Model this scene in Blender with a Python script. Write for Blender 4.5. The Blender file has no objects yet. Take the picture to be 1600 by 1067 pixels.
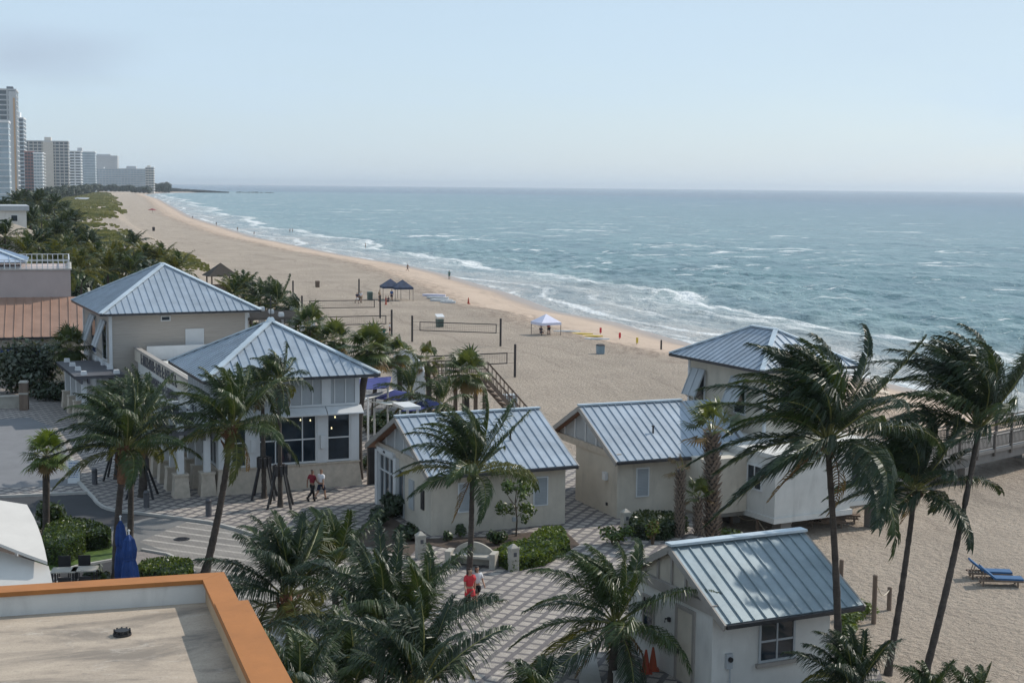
import bpy, math, random
import numpy as np
from mathutils import Vector, Matrix
R = math.radians
scene = bpy.context.scene
COL = scene.collection
# ---------------------------------------------------------------- camera model
F = 2280.0; CX, CY = 800.0, 533.5; ROLL = 0.00956; HC = 16.5
PITCH = math.atan((CY - (286 + 560 * ROLL)) / F)
_cp, _sp, _c, _s = math.cos(PITCH), math.sin(PITCH), math.cos(ROLL), math.sin(ROLL)
RX = (_c, _s * _sp, _s * _cp); UX = (-_s, _c * _sp, _c * _cp); FX = (0, _cp, -_sp)
def ray(px, py):
    a = (px - CX) / F; b = (CY - py) / F
    return [a * r + b * u + f for r, u, f in zip(RX, UX, FX)]
def P(px, py, z=0.0):
    d = ray(px, py); t = (z - HC) / d[2]
    return Vector((d[0] * t, d[1] * t, z))
def AT(px, py, y):
    d = ray(px, py); t = y / d[1]
    return Vector((d[0] * t, y, HC + d[2] * t))
cam_d = bpy.data.cameras.new('camera'); cam = bpy.data.objects.new('camera', cam_d); COL.objects.link(cam)
cam.matrix_world = Matrix(((RX[0], UX[0], -FX[0], 0), (RX[1], UX[1], -FX[1], 0), (RX[2], UX[2], -FX[2], HC), (0, 0, 0, 1)))
cam_d.sensor_width = 36; cam_d.lens = F * 36 / 1600; cam_d.clip_end = 120000; cam_d.clip_start = 0.5
scene.camera = cam
scene.view_settings.view_transform = 'Standard'; scene.view_settings.look = 'None'
scene.view_settings.exposure = 0.10; scene.view_settings.gamma = 1.0
scene.cycles.max_bounces = 6; scene.cycles.volume_bounces = 0; scene.cycles.transparent_max_bounces = 8
scene.cycles.use_denoising = True
# ---------------------------------------------------------------- helpers
def tag(o, label=None, cat=None, group=None, kind=None):
    if label: o['label'] = label
    if cat: o['category'] = cat
    if group: o['group'] = group
    if kind: o['kind'] = kind
    return o
def empty(name, loc, rz=0.0, label=None, cat=None, group=None):
    o = bpy.data.objects.new(name, None); COL.objects.link(o)
    o.empty_display_size = 0.2
    o.location = loc; o.rotation_euler = (0, 0, rz)
    return tag(o, label, cat, group)
def link_mesh(name, me, parent=None, loc=(0, 0, 0), rz=0.0):
    o = bpy.data.objects.new(name, me); COL.objects.link(o)
    if parent: o.parent = parent
    o.location = loc; o.rotation_euler = (0, 0, rz)
    return o
def copy_tree(o, parent=None):
    c = o.copy(); COL.objects.link(c)
    if parent: c.parent = parent
    for ch in o.children: copy_tree(ch, c)
    return c
class MB:
    def __init__(s): s.v = []; s.f = []; s.m = []
    def add(s, vs, fs, m=0):
        n = len(s.v); s.v.extend(tuple(v) for v in vs)
        for f in fs: s.f.append(tuple(i + n for i in f)); s.m.append(m)
        return s
    def hexa(s, p, m=0):   # 0-3 bottom ccw, 4-7 top
        return s.add(p, [(3, 2, 1, 0), (4, 5, 6, 7), (0, 1, 5, 4), (1, 2, 6, 5), (2, 3, 7, 6), (3, 0, 4, 7)], m)
    def box(s, x0, x1, y0, y1, z0, z1, m=0):
        return s.hexa([(x0, y0, z0), (x1, y0, z0), (x1, y1, z0), (x0, y1, z0), (x0, y0, z1), (x1, y0, z1), (x1, y1, z1), (x0, y1, z1)], m)
    def frustum(s, cx, cy, z0, z1, a, b, m=0):  # half sizes bottom a, top b
        return s.hexa([(cx - a, cy - a, z0), (cx + a, cy - a, z0), (cx + a, cy + a, z0), (cx - a, cy + a, z0),
                       (cx - b, cy - b, z1), (cx + b, cy - b, z1), (cx + b, cy + b, z1), (cx - b, cy + b, z1)], m)
    def prism(s, poly, z0, z1, m=0):
        n = len(poly)
        a = sum(poly[i][0] * poly[(i + 1) % n][1] - poly[(i + 1) % n][0] * poly[i][1] for i in range(n))
        if a < 0: poly = poly[::-1]
        vs = [(p[0], p[1], z0) for p in poly] + [(p[0], p[1], z1) for p in poly]
        fs = [tuple(range(n - 1, -1, -1)), tuple(range(n, 2 * n))] + [(i, (i + 1) % n, n + (i + 1) % n, n + i) for i in range(n)]
        return s.add(vs, fs, m)
    def poly(s, pts, m=0): return s.add(pts, [tuple(range(len(pts)))], m)
    def beam(s, a, b, w, h, m=0, up=(0, 0, 1)):
        a = Vector(a); b = Vector(b); t = (b - a).normalized(); u = Vector(up)
        if abs(t.dot(u)) > .98: u = Vector((0, 1, 0))
        x = t.cross(u).normalized() * (w / 2); z = x.cross(t).normalized() * (h / 2)
        return s.hexa([a - x - z, a + x - z, b + x - z, b - x - z, a - x + z, a + x + z, b + x + z, b - x + z], m)
    def tube(s, pts, rad, n=8, m=0, caps=True):
        pts = [Vector(p) for p in pts]; k = len(pts)
        if not isinstance(rad, (list, tuple)): rad = [rad] * k
        vs = []
        for i, p in enumerate(pts):
            t = (pts[min(i + 1, k - 1)] - pts[max(i - 1, 0)]).normalized()
            u = Vector((0, 0, 1)) if abs(t.z) < .9 else Vector((1, 0, 0))
            x = t.cross(u).normalized(); y = t.cross(x).normalized()
            for j in range(n):
                a = 2 * math.pi * j / n
                vs.append(p + (x * math.cos(a) + y * math.sin(a)) * rad[i])
        fs = []
        for i in range(k - 1):
            for j in range(n):
                fs.append((i * n + j, (i + 1) * n + j, (i + 1) * n + (j + 1) % n, i * n + (j + 1) % n))
        if caps: fs += [tuple(range(n)), tuple(range((k - 1) * n + n - 1, (k - 1) * n - 1, -1))]
        return s.add(vs, fs, m)
    def mesh(s, name, mats, smooth=False):
        me = bpy.data.meshes.new(name); me.from_pydata(s.v, [], s.f)
        if not isinstance(mats, (list, tuple)): mats = [mats]
        for m in mats: me.materials.append(m)
        if len(mats) > 1: me.polygons.foreach_set('material_index', s.m)
        if smooth: me.polygons.foreach_set('use_smooth', [True] * len(s.f))
        me.update()
        return me
    def build(s, name, mats, parent=None, loc=(0, 0, 0), rz=0.0, smooth=False):
        return link_mesh(name, s.mesh(name, mats, smooth), parent, loc, rz)
def build_split(s, name, mats, parent=None, loc=(0, 0, 0), rz=0.0, smooth=False):
    par = list(range(len(s.v)))
    def find(a):
        while par[a] != a: par[a] = par[par[a]]; a = par[a]
        return a
    for f in s.f:
        r0 = find(f[0])
        for i in f[1:]: par[find(i)] = r0
    grp = {}
    for f, m in zip(s.f, s.m): grp.setdefault(find(f[0]), []).append((f, m))
    out = []
    for fs in grp.values():
        ix = {}; q = MB()
        for f, m in fs:
            for i in f:
                if i not in ix: ix[i] = len(q.v); q.v.append(s.v[i])
            q.f.append(tuple(ix[i] for i in f)); q.m.append(m)
        out.append(q.build(name, mats, parent, loc, rz, smooth))
    return out
MB.split = build_split
# ---------------------------------------------------------------- materials
MATS = {}
def newmat(name):
    m = bpy.data.materials.new(name); m.use_nodes = True
    nt = m.node_tree; b = nt.nodes['Principled BSDF']
    MATS[name] = m
    return m, nt, b
def ramp(nt, fac, stops):
    r = nt.nodes.new('ShaderNodeValToRGB'); e = r.color_ramp.elements
    while len(e) < len(stops): e.new(.5)
    for el, (p, c) in zip(e, stops):
        el.position = p; el.color = (*c, 1) if len(c) == 3 else c
    nt.links.new(fac, r.inputs['Fac']); return r.outputs['Color']
def noise(nt, vec, scale, detail=3, rough=.55, dist=0.0):
    n = nt.nodes.new('ShaderNodeTexNoise'); n.inputs['Scale'].default_value = scale
    n.inputs['Detail'].default_value = detail; n.inputs['Roughness'].default_value = rough; n.inputs['Distortion'].default_value = dist
    if vec is not None: nt.links.new(vec, n.inputs['Vector'])
    return n.outputs['Fac']
def mapping(nt, vec, scale=(1, 1, 1), rot=(0, 0, 0), loc=(0, 0, 0)):
    n = nt.nodes.new('ShaderNodeMapping'); n.inputs['Scale'].default_value = scale; n.inputs['Rotation'].default_value = rot; n.inputs['Location'].default_value = loc
    nt.links.new(vec, n.inputs['Vector']); return n.outputs['Vector']
def ocoord(nt):
    n = nt.nodes.new('ShaderNodeTexCoord'); return n.outputs['Object']
def math_n(nt, op, a, b=None, c=None, clamp=False):
    n = nt.nodes.new('ShaderNodeMath'); n.operation = op; n.use_clamp = clamp
    for i, v in enumerate((a, b, c)):
        if v is None: continue
        if isinstance(v, (int, float)): n.inputs[i].default_value = v
        else: nt.links.new(v, n.inputs[i])
    return n.outputs[0]
def mixc(nt, fac, a, b, blend='MIX'):
    n = nt.nodes.new('ShaderNodeMix'); n.data_type = 'RGBA'; n.blend_type = blend
    for k, v in ((0, fac), (6, a), (7, b)):
        if isinstance(v, (int, float)): n.inputs[k].default_value = v
        elif isinstance(v, (tuple, list)): n.inputs[k].default_value = (*v, 1)
        else: nt.links.new(v, n.inputs[k])
    return n.outputs[2]
def sstep(nt, v, a, b):
    n = nt.nodes.new('ShaderNodeMapRange'); n.interpolation_type = 'SMOOTHSTEP'
    n.inputs[1].default_value = a; n.inputs[2].default_value = b
    nt.links.new(v, n.inputs[0]); return n.outputs[0]
def bump(nt, b, h, strength=.3, dist=.05):
    n = nt.nodes.new('ShaderNodeBump'); n.inputs['Strength'].default_value = strength; n.inputs['Distance'].default_value = dist
    nt.links.new(h, n.inputs['Height']); nt.links.new(n.outputs['Normal'], b.inputs['Normal'])
def simple(name, col, rough=.6, var=.12, scale=1.5, bmp=.15, bscale=30, metal=0.0, spec=.4, stretch=(1, 1, 1), dirt=0.0):
    m, nt, b = newmat(name); oc = ocoord(nt)
    v = mapping(nt, oc, stretch)
    n1 = noise(nt, v, scale, 5, .65)
    lo = tuple(max(0, c * (1 - var)) for c in col); hi = tuple(min(1, c * (1 + var)) for c in col)
    c = ramp(nt, n1, [(.3, lo), (.7, hi)])
    if dirt:
        n2 = noise(nt, mapping(nt, oc, (1.2, 1.2, .25)), 1.1, 6, .7, .6)
        c = mixc(nt, math_n(nt, 'MULTIPLY', sstep(nt, n2, .5, .75), dirt), c, tuple(x * .55 for x in col))
    nt.links.new(c, b.inputs['Base Color'])
    b.inputs['Roughness'].default_value = rough; b.inputs['Metallic'].default_value = metal
    b.inputs['Specular IOR Level'].default_value = spec
    if bmp: bump(nt, b, noise(nt, v, bscale, 3, .6), bmp, .02)
    return m
def leafmat(name, c1, c2, rough=.38, trans=.35, scale=2.0, spec=.5):
    m, nt, b = newmat(name); oc = ocoord(nt)
    c = ramp(nt, noise(nt, oc, scale, 4, .7), [(.32, c1), (.68, c2)])
    nt.links.new(c, b.inputs['Base Color']); b.inputs['Roughness'].default_value = rough
    b.inputs['Specular IOR Level'].default_value = spec
    t = nt.nodes.new('ShaderNodeBsdfTranslucent')
    g = mixc(nt, 1.0, c, (1.5, 1.35, .5), 'MULTIPLY'); nt.links.new(g, t.inputs['Color'])
    mx = nt.nodes.new('ShaderNodeMixShader'); mx.inputs[0].default_value = trans
    nt.links.new(b.outputs[0], mx.inputs[1]); nt.links.new(t.outputs[0], mx.inputs[2])
    nt.links.new(mx.outputs[0], nt.nodes['Material Output'].inputs['Surface'])
    return m
def glassmat(name, col=(.012, .018, .025), rough=.06):
    m, nt, b = newmat(name); oc = ocoord(nt)
    c = ramp(nt, noise(nt, oc, .8, 3), [(.3, col), (.75, tuple(x * 2.4 for x in col))])
    nt.links.new(c, b.inputs['Base Color']); b.inputs['Roughness'].default_value = rough; b.inputs['Specular IOR Level'].default_value = .6
    return m
M_STUCCO = simple('stucco_beige', (.51, .46, .385), .85, .12, .8, .25, 40, dirt=.42)
M_STUCCO_W = simple('stucco_white', (.57, .56, .53), .85, .09, .8, .2, 40, dirt=.35)
M_COQUINA = simple('coquina_base', (.48, .415, .34), .9, .16, 3, .3, 30, dirt=.2)
M_WHITE = simple('white_paint', (.60, .61, .615), .5, .06, 1.0, .08, 25, dirt=.15)
M_GREYTRIM = simple('taupe_trim', (.30, .275, .25), .7, .1, 2, .1)
M_DARKGREY = simple('dark_pergola_grey', (.085, .085, .095), .6, .15, 2, .1)
M_LTGREY = simple('light_grey_paint', (.36, .38, .395), .6, .08, 1.2, .1)
M_SOFFIT = simple('cedar_soffit', (.25, .12, .065), .6, .3, 3, .15, 30, stretch=(1, 8, 8))
M_GLASS = glassmat('dark_glass')
M_STONE = simple('cast_stone', (.38, .355, .31), .85, .12, 3, .25, 35, dirt=.3)
M_WOOD = simple('weathered_wood', (.17, .125, .095), .8, .3, 2.5, .3, 20, stretch=(1, 1, .2))
M_GREYWOOD = simple('silver_grey_timber', (.105, .093, .083), .8, .2, 2.5, .25, 20)
M_ROPE = simple('pale_rope', (.55, .48, .38), .9, .15, 6, .2)
M_BLACK = simple('black_paint', (.02, .02, .022), .55, .3, 3, .1)
M_DARKPOST = simple('dark_post', (.045, .04, .04), .7, .3, 3, .1)
M_RED = simple('red_cloth', (.55, .04, .05), .8, .12, 6, .1)
M_ORANGE = simple('cone_orange', (.36, .06, .03), .5, .12, 5, .05)
M_BLUE = simple('royal_blue_canvas', (.010, .042, .165), .75, .25, 2.5, .2, 12)
M_SAILBLUE = simple('shade_sail_blue', (.03, .04, .17), .8, .15, 1.5, .1)
M_SAILWHITE = simple('shade_sail_white', (.75, .73, .68), .8, .06, 1.5, .1)
M_METALDK = simple('dark_metal', (.06, .06, .065), .4, .2, 5, .05, metal=.6)
M_GREEN_BIN = simple('green_bin_paint', (.10, .14, .12), .6, .2, 5, .1)
M_CONC = simple('pale_concrete', (.40, .385, .36), .9, .12, .7, .25, 18, dirt=.35)
M_PIERC = simple('pier_concrete', (.20, .187, .175), .85, .12, .9, .2, 15, dirt=.3)
M_PINK = simple('pink_grey_stucco', (.42, .35, .33), .85, .06, .5, .15, 25, dirt=.12)
M_SIDING_COL = (.39, .35, .31)
def siding():
    m, nt, b = newmat('lap_siding'); oc = ocoord(nt)
    sx = nt.nodes.new('ShaderNodeSeparateXYZ'); nt.links.new(oc, sx.inputs[0])
    fr = math_n(nt, 'FRACT', math_n(nt, 'MULTIPLY', sx.outputs[2], 5.5))
    n1 = noise(nt, mapping(nt, oc, (.4, .4, 6)), 2, 4)
    c = ramp(nt, n1, [(.3, tuple(x * .93 for x in M_SIDING_COL)), (.7, tuple(x * 1.06 for x in M_SIDING_COL))])
    nt.links.new(c, b.inputs['Base Color']); b.inputs['Roughness'].default_value = .7
    bump(nt, b, fr, .7, .03); return m
M_SIDING = siding()
def metalroof(name, col, metal=.25, rough=.42):
    m, nt, b = newmat(name); oc = ocoord(nt)
    n1 = noise(nt, oc, .7, 5, .7); n2 = noise(nt, mapping(nt, oc, (3, 3, 3)), 2.5, 4, .6)
    c = ramp(nt, n1, [(.3, tuple(x * .80 for x in col)), (.7, tuple(min(1, x * 1.16) for x in col))])
    c = mixc(nt, math_n(nt, 'MULTIPLY', sstep(nt, n2, .55, .8), .3), c, tuple(x * .72 for x in col))
    n3 = noise(nt, mapping(nt, oc, (5, 5, .9)), 1.6, 5, .7)
    c = mixc(nt, math_n(nt, 'MULTIPLY', sstep(nt, n3, .52, .75), .35), c, (col[0] * 1.25, col[1] * 1.15, col[2] * 1.02))
    n4 = noise(nt, mapping(nt, oc, (4, 4, .6), (0, 0, 0), (9, 4, 2)), 2.2, 5, .75)
    c = mixc(nt, math_n(nt, 'MULTIPLY', sstep(nt, n4, .60, .78), .3), c, (col[0] * .7, col[1] * .62, col[2] * .55))
    nt.links.new(c, b.inputs['Base Color']); b.inputs['Metallic'].default_value = metal
    rr = nt.nodes.new('ShaderNodeMapRange'); rr.inputs[3].default_value = rough - .08; rr.inputs[4].default_value = rough + .14
    nt.links.new(n2, rr.inputs[0]); nt.links.new(rr.outputs[0], b.inputs['Roughness'])
    bump(nt, b, noise(nt, oc, 6, 2), .05, .02); return m
M_ROOF = metalroof('blue_grey_metal', (.315, .365, .42))
M_ROOF2 = metalroof('grey_blue_metal_old', (.27, .33, .36), .3, .38)
M_CAP = metalroof('pale_metal_cap', (.48, .55, .60), .2, .4)
M_COPPER = metalroof('copper_tan_metal', (.31, .19, .138), .1, .55)
M_BLUEROOF = metalroof('silver_blue_metal', (.45, .52, .62), .3, .35)
M_COCO = leafmat('coconut_leaf', (.016, .032, .010), (.060, .092, .026), .42, .26, 1.6, .38)
M_COCO_Y = leafmat('coconut_leaf_yellow', (.045, .06, .014), (.13, .13, .035), .42, .34, 1.6, .35)
M_COCO_D = leafmat('coconut_leaf_dark', (.010, .022, .011), (.036, .060, .026), .42, .2, 1.6, .38)
M_DRY = leafmat('dry_frond', (.10, .065, .03), (.22, .15, .07), .6, .25, 2, .3)
M_SABAL = leafmat('sabal_leaf', (.045, .065, .022), (.12, .15, .045), .4, .3, 1.6, .5)
M_RACHIS = simple('frond_stem', (.19, .19, .06), .5, .25, 3, .05)
M_TRUNK = None
def trunkmat():
    m, nt, b = newmat('palm_bark'); oc = ocoord(nt)
    sx = nt.nodes.new('ShaderNodeSeparateXYZ'); nt.links.new(oc, sx.inputs[0])
    rings = math_n(nt, 'FRACT', math_n(nt, 'ADD', math_n(nt, 'MULTIPLY', sx.outputs[2], 7.0), math_n(nt, 'MULTIPLY', noise(nt, oc, 4, 3), 1.2)))
    c = ramp(nt, noise(nt, oc, 3, 5, .7), [(.3, (.032, .026, .022)), (.7, (.095, .077, .064))])
    c = mixc(nt, math_n(nt, 'MULTIPLY', sstep(nt, rings, .75, 1.0), .5), c, (.02, .017, .015))
    nt.links.new(c, b.inputs['Base Color']); b.inputs['Roughness'].default_value = .9
    bump(nt, b, rings, .5, .03); return m
M_TRUNK = trunkmat()
M_BOOT = simple('orange_brown_fibre', (.15, .075, .042), .9, .45, 7, .5, 18)
M_BOOTG = simple('grey_brown_leaf_base', (.20, .16, .13), .9, .35, 5, .4, 18)
M_BUSH = leafmat('shrub_leaf', (.022, .045, .014), (.075, .115, .03), .4, .25, 2.2, .4)
M_BUSH_D = leafmat('dark_shrub_leaf', (.016, .03, .016), (.05, .072, .036), .4, .2, 2.2, .4)
M_BUSH_L = leafmat('light_shrub_leaf', (.05, .085, .018), (.14, .19, .04), .4, .3, 2.2, .4)
M_BUSH_S = leafmat('silver_shrub_leaf', (.06, .08, .06), (.16, .18, .14), .4, .2, 2.2, .4)
M_STEM = simple('brown_stem', (.09, .065, .045), .9, .25, 5, .3)
M_SKIN = simple('skin', (.38, .22, .15), .6, .06, 8, .05)
M_SKIN_D = simple('skin_tan', (.24, .13, .085), .6, .06, 8, .05)
M_HAIR = simple('dark_hair', (.015, .011, .009), .5, .3, 20, .3, 60)
# ---------------------------------------------------------------- sky, sun, air
SUN_AZ = R(56); SUN_EL = R(39.5)     # azimuth from +Y (view) towards +X (sea)
sun_dir = Vector((math.sin(SUN_AZ) * math.cos(SUN_EL), math.cos(SUN_AZ) * math.cos(SUN_EL), math.sin(SUN_EL)))
w = bpy.data.worlds.new('World'); scene.world = w; w.use_nodes = True
nt = w.node_tree; bg = nt.nodes['Background']
sky = nt.nodes.new('ShaderNodeTexSky'); sky.sky_type = 'NISHITA'; sky.sun_disc = False
sky.sun_elevation = SUN_EL; sky.sun_rotation = SUN_AZ; sky.altitude = 0; sky.air_density = 1.0; sky.dust_density = 0.6; sky.ozone_density = 1.5
tc = nt.nodes.new('ShaderNodeTexCoord')
mp = mapping(nt, tc.outputs['Generated'], (1.0, 1.0, 5.0))
cl = noise(nt, mp, 2.2, 6, .6, .4)
sx = nt.nodes.new('ShaderNodeSeparateXYZ'); nt.links.new(tc.outputs['Generated'], sx.inputs[0])
veil = math_n(nt, 'MULTIPLY', sstep(nt, cl, .35, .75), .22)
veil = math_n(nt, 'ADD', veil, .66)
skyc = mixc(nt, veil, sky.outputs[0], (5.3, 6.7, 8.15))
def blob(px, py, r0, r1, amt, col, sy):
    global skyc
    d = Vector(ray(px, py)).normalized()
    q = nt.nodes.new('ShaderNodeVectorMath'); q.operation = 'SUBTRACT'; nt.links.new(tc.outputs['Generated'], q.inputs[0]); q.inputs[1].default_value = d
    q2 = nt.nodes.new('ShaderNodeVectorMath'); q2.operation = 'MULTIPLY'; nt.links.new(q.outputs[0], q2.inputs[0]); q2.inputs[1].default_value = (1, 1, sy)
    l = nt.nodes.new('ShaderNodeVectorMath'); l.operation = 'LENGTH'; nt.links.new(q2.outputs[0], l.inputs[0])
    n_ = noise(nt, mapping(nt, tc.outputs['Generated'], (1, 1, 4)), 9, 6, .62, .5)
    ff = math_n(nt, 'SUBTRACT', 1, sstep(nt, math_n(nt, 'ADD', l.outputs['Value'], math_n(nt, 'MULTIPLY', n_, r1 * .5)), r0, r1))
    skyc = mixc(nt, math_n(nt, 'MULTIPLY', ff, amt), skyc, col)
blob(40, 85, .02, .13, .55, (3.5, 4.1, 5.2), 3.2)
blob(1500, 10, .05, .40, .4, (5.2, 6.3, 7.2), 3.5)
blob(700, -60, .05, .40, .3, (5.0, 6.2, 7.2), 4.5)
nt.links.new(skyc, bg.inputs['Color']); bg.inputs['Strength'].default_value = 0.108
sd = bpy.data.lights.new('sun', 'SUN'); sun = bpy.data.objects.new('sun', sd); COL.objects.link(sun)
sd.energy = 3.5; sd.angle = R(0.6); sd.color = (1.0, .93, .83)
sun.rotation_euler = sun_dir.to_track_quat('Z', 'Y').to_euler(); sun.location = (60, 40, 60)
# air
hz = MB(); hz.box(-7000, 32000, -60, 33000, -9.5, 95)
mh = bpy.data.materials.new('air_haze'); mh.use_nodes = True; nt = mh.node_tree; nt.nodes.remove(nt.nodes['Principled BSDF'])
pv = nt.nodes.new('ShaderNodeVolumePrincipled'); pv.inputs['Density'].default_value = 0.00007; pv.inputs['Color'].default_value = (.82, .91, 1.0, 1); pv.inputs['Anisotropy'].default_value = .35
nt.links.new(pv.outputs[0], nt.nodes['Material Output'].inputs['Volume'])
tag(hz.build('haze', mh), kind='stuff')
# ---------------------------------------------------------------- shore
SH = [(70, -40), (66, 10), (58, 50), (50, 90), (43.4, 122), (42.6, 126), (35.9, 147), (22.5, 176), (17.2, 195.5), (14.5, 206.5), (6.8, 222.7), (3.5, 240), (-.1, 257.7), (-13.8, 312), (-25, 348), (-44, 392), (-91.9, 523),
      (-179, 818), (-407, 1688), (-607, 2411), (-690, 2900), (-600, 3150), (-900, 3300), (-3000, 5000), (-6500, 12000), (-6500, 60000)]
SHx = np.array([p[0] for p in SH], float); SHy = np.array([p[1] for p in SH], float)
def S(y): return np.interp(y, SHy, SHx)
INL = [(12, 0), (12.5, 42), (13.2, 49), (10, 55), (9.5, 68), (9, 85), (2, 91), (-4, 101), (-13, 126), (-25, 160), (-50, 240), (-68, 320), (-96, 400), (-176, 660), (-309, 1138), (-549, 2000), (-760, 3000), (-1100, 3300), (-6900, 12000), (-7000, 60000)]
INx = np.array([p[0] for p in INL], float); INy = np.array([p[1] for p in INL], float)
def smooth(t): t = np.clip(t, 0, 1); return t * t * (3 - 2 * t)
def hgt(x, y):
    x = np.asarray(x, float); y = np.asarray(y, float)
    d = S(y) - x
    h = np.interp(d, [-400, -60, -10, 0, 8, 13, 15.5, 30, 80], [-9, -6, -3.2, -2.5, -1.85, -1.6, -1.15, -1.05, -1.0])
    k = smooth((np.interp(y, INy, INx) + 3 - x) / 6)
    top = np.where(y > 140, np.clip((y - 140) / 150, 0, 1) * .7 - .05, -.06)
    h = h + (top - h) * k
    h = h + .10 * np.sin(x * .31 + y * .13) * np.sin(y * .22 - x * .1) * (1 - k) * np.clip(d / 12, 0, 1)
    return h
def gz(x, y): return float(hgt(x, y))
def grid(name, X, Y, Z, mat, uv=None, smooth_=True):
    nr, nc = X.shape
    vs = np.stack([X, Y, Z], -1).reshape(-1, 3)
    i = np.arange(nr - 1)[:, None] * nc + np.arange(nc - 1)[None, :]
    fs = np.stack([i, i + 1, i + nc + 1, i + nc], -1).reshape(-1, 4)
    me = bpy.data.meshes.new(name)
    me.vertices.add(len(vs)); me.vertices.foreach_set('co', vs.ravel())
    me.loops.add(fs.size); me.loops.foreach_set('vertex_index', fs.ravel().astype(np.int32))
    me.polygons.add(len(fs)); me.polygons.foreach_set('loop_start', np.arange(0, fs.size, 4, dtype=np.int32)); me.polygons.foreach_set('loop_total', np.full(len(fs), 4, dtype=np.int32))
    me.polygons.foreach_set('use_smooth', np.full(len(fs), smooth_))
    me.materials.append(mat)
    if uv is not None:
        l = me.uv_layers.new(name='shore'); l.data.foreach_set('uv', uv.reshape(-1, 2)[fs.ravel()].astype(np.float32).ravel())
    me.update(calc_edges=True); me.validate()
    return link_mesh(name, me)
rows = np.concatenate([np.arange(-10, 130, 1.5), 130 * np.exp(np.linspace(0, math.log(60000 / 130), 330))])
cols = np.concatenate([[-60, -25, -10], np.arange(-5, 110, 1.3), 110 * np.exp(np.linspace(0.02, math.log(60), 34))])[::-1]
Y = np.repeat(rows[:, None], len(cols), 1); D = np.repeat(cols[None, :], len(rows), 0)
X = S(Y) - D; Z = hgt(X, Y)
uv = np.stack([D / 100, Y / 100], -1)
def sandmat():
    m, nt, b = newmat('sand'); oc = ocoord(nt)
    uvn = nt.nodes.new('ShaderNodeUVMap'); uvn.uv_map = 'shore'
    s2 = nt.nodes.new('ShaderNodeSeparateXYZ'); nt.links.new(uvn.outputs[0], s2.inputs[0])
    d = math_n(nt, 'MULTIPLY', s2.outputs[0], 100)
    wob = math_n(nt, 'MULTIPLY', math_n(nt, 'SUBTRACT', noise(nt, oc, .06, 4), .5), 9)
    dd = math_n(nt, 'ADD', d, wob)
    c = ramp(nt, noise(nt, oc, .12, 6, .65), [(.3, (0.329, 0.277, 0.230)), (.7, (0.427, 0.359, 0.298))])
    c2 = ramp(nt, noise(nt, oc, .12, 6, .65), [(.3, (0.402, 0.311, 0.244)), (.7, (0.491, 0.389, 0.313))])
    c = mixc(nt, math_n(nt, 'SUBTRACT', 1, sstep(nt, dd, 12, 22)), c, c2)
    c = mixc(nt, 1.0, c, (1.07, 1.055, 1.02), 'MULTIPLY')
    lv = nt.nodes.new('ShaderNodeCombineXYZ'); nt.links.new(dd, lv.inputs[0]); nt.links.new(math_n(nt, 'MULTIPLY', s2.outputs[1], 100), lv.inputs[1])
    trk = noise(nt, mapping(nt, lv.outputs[0], (.55, .018, 1)), 1.0, 6, .7, .3)
    c = mixc(nt, math_n(nt, 'MULTIPLY', sstep(nt, trk, .54, .66), .38), c, (.19, .155, .125))
    c = mixc(nt, math_n(nt, 'MULTIPLY', math_n(nt, 'SUBTRACT', 1, sstep(nt, trk, .34, .44)), .25), c, (.52, .44, .36))
    fine = noise(nt, oc, 4.6, 3, .7)
    c = mixc(nt, math_n(nt, 'MULTIPLY', sstep(nt, fine, .52, .68), .45), c, (.19, .15, .12))
    # wrack line and wet sand
    wr = math_n(nt, 'MULTIPLY', sstep(nt, dd, 9, 13), math_n(nt, 'SUBTRACT', 1, sstep(nt, dd, 15, 24)))
    wr = math_n(nt, 'MULTIPLY', wr, sstep(nt, noise(nt, mapping(nt, oc, (1, .35, 1)), .9, 5, .7), .40, .62))
    c = mixc(nt, math_n(nt, 'MULTIPLY', wr, .55), c, (.15, .11, .085))
    wet = math_n(nt, 'SUBTRACT', 1, sstep(nt, math_n(nt, 'ADD', d, math_n(nt, 'MULTIPLY', wob, .4)), 1.5, 6))
    c = mixc(nt, math_n(nt, 'MULTIPLY', wet, .75), c, (.25, .185, .14))
    nt.links.new(c, b.inputs['Base Color'])
    rg = nt.nodes.new('ShaderNodeMapRange'); rg.inputs[3].default_value = .95; rg.inputs[4].default_value = .35
    nt.links.new(wet, rg.inputs[0]); nt.links.new(rg.outputs[0], b.inputs['Roughness']); b.inputs['Specular IOR Level'].default_value = .3
    v = nt.nodes.new('ShaderNodeTexVoronoi'); v.feature = 'SMOOTH_F1'; v.inputs['Scale'].default_value = 2.9; v.inputs['Smoothness'].default_value = .5
    nt.links.new(mapping(nt, oc, (1, .85, 1)), v.inputs['Vector'])
    h = math_n(nt, 'ADD', math_n(nt, 'MULTIPLY', v.outputs['Distance'], .7), math_n(nt, 'MULTIPLY', noise(nt, oc, 3.2, 4, .8), 2.2))
    dry = sstep(nt, dd, 10, 18)
    h = math_n(nt, 'MULTIPLY', h, dry)
    bump(nt, b, h, 1.0, .17)
    return m
tag(grid('beach_sand', X, Y, Z, sandmat(), uv), kind='structure')
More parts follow.
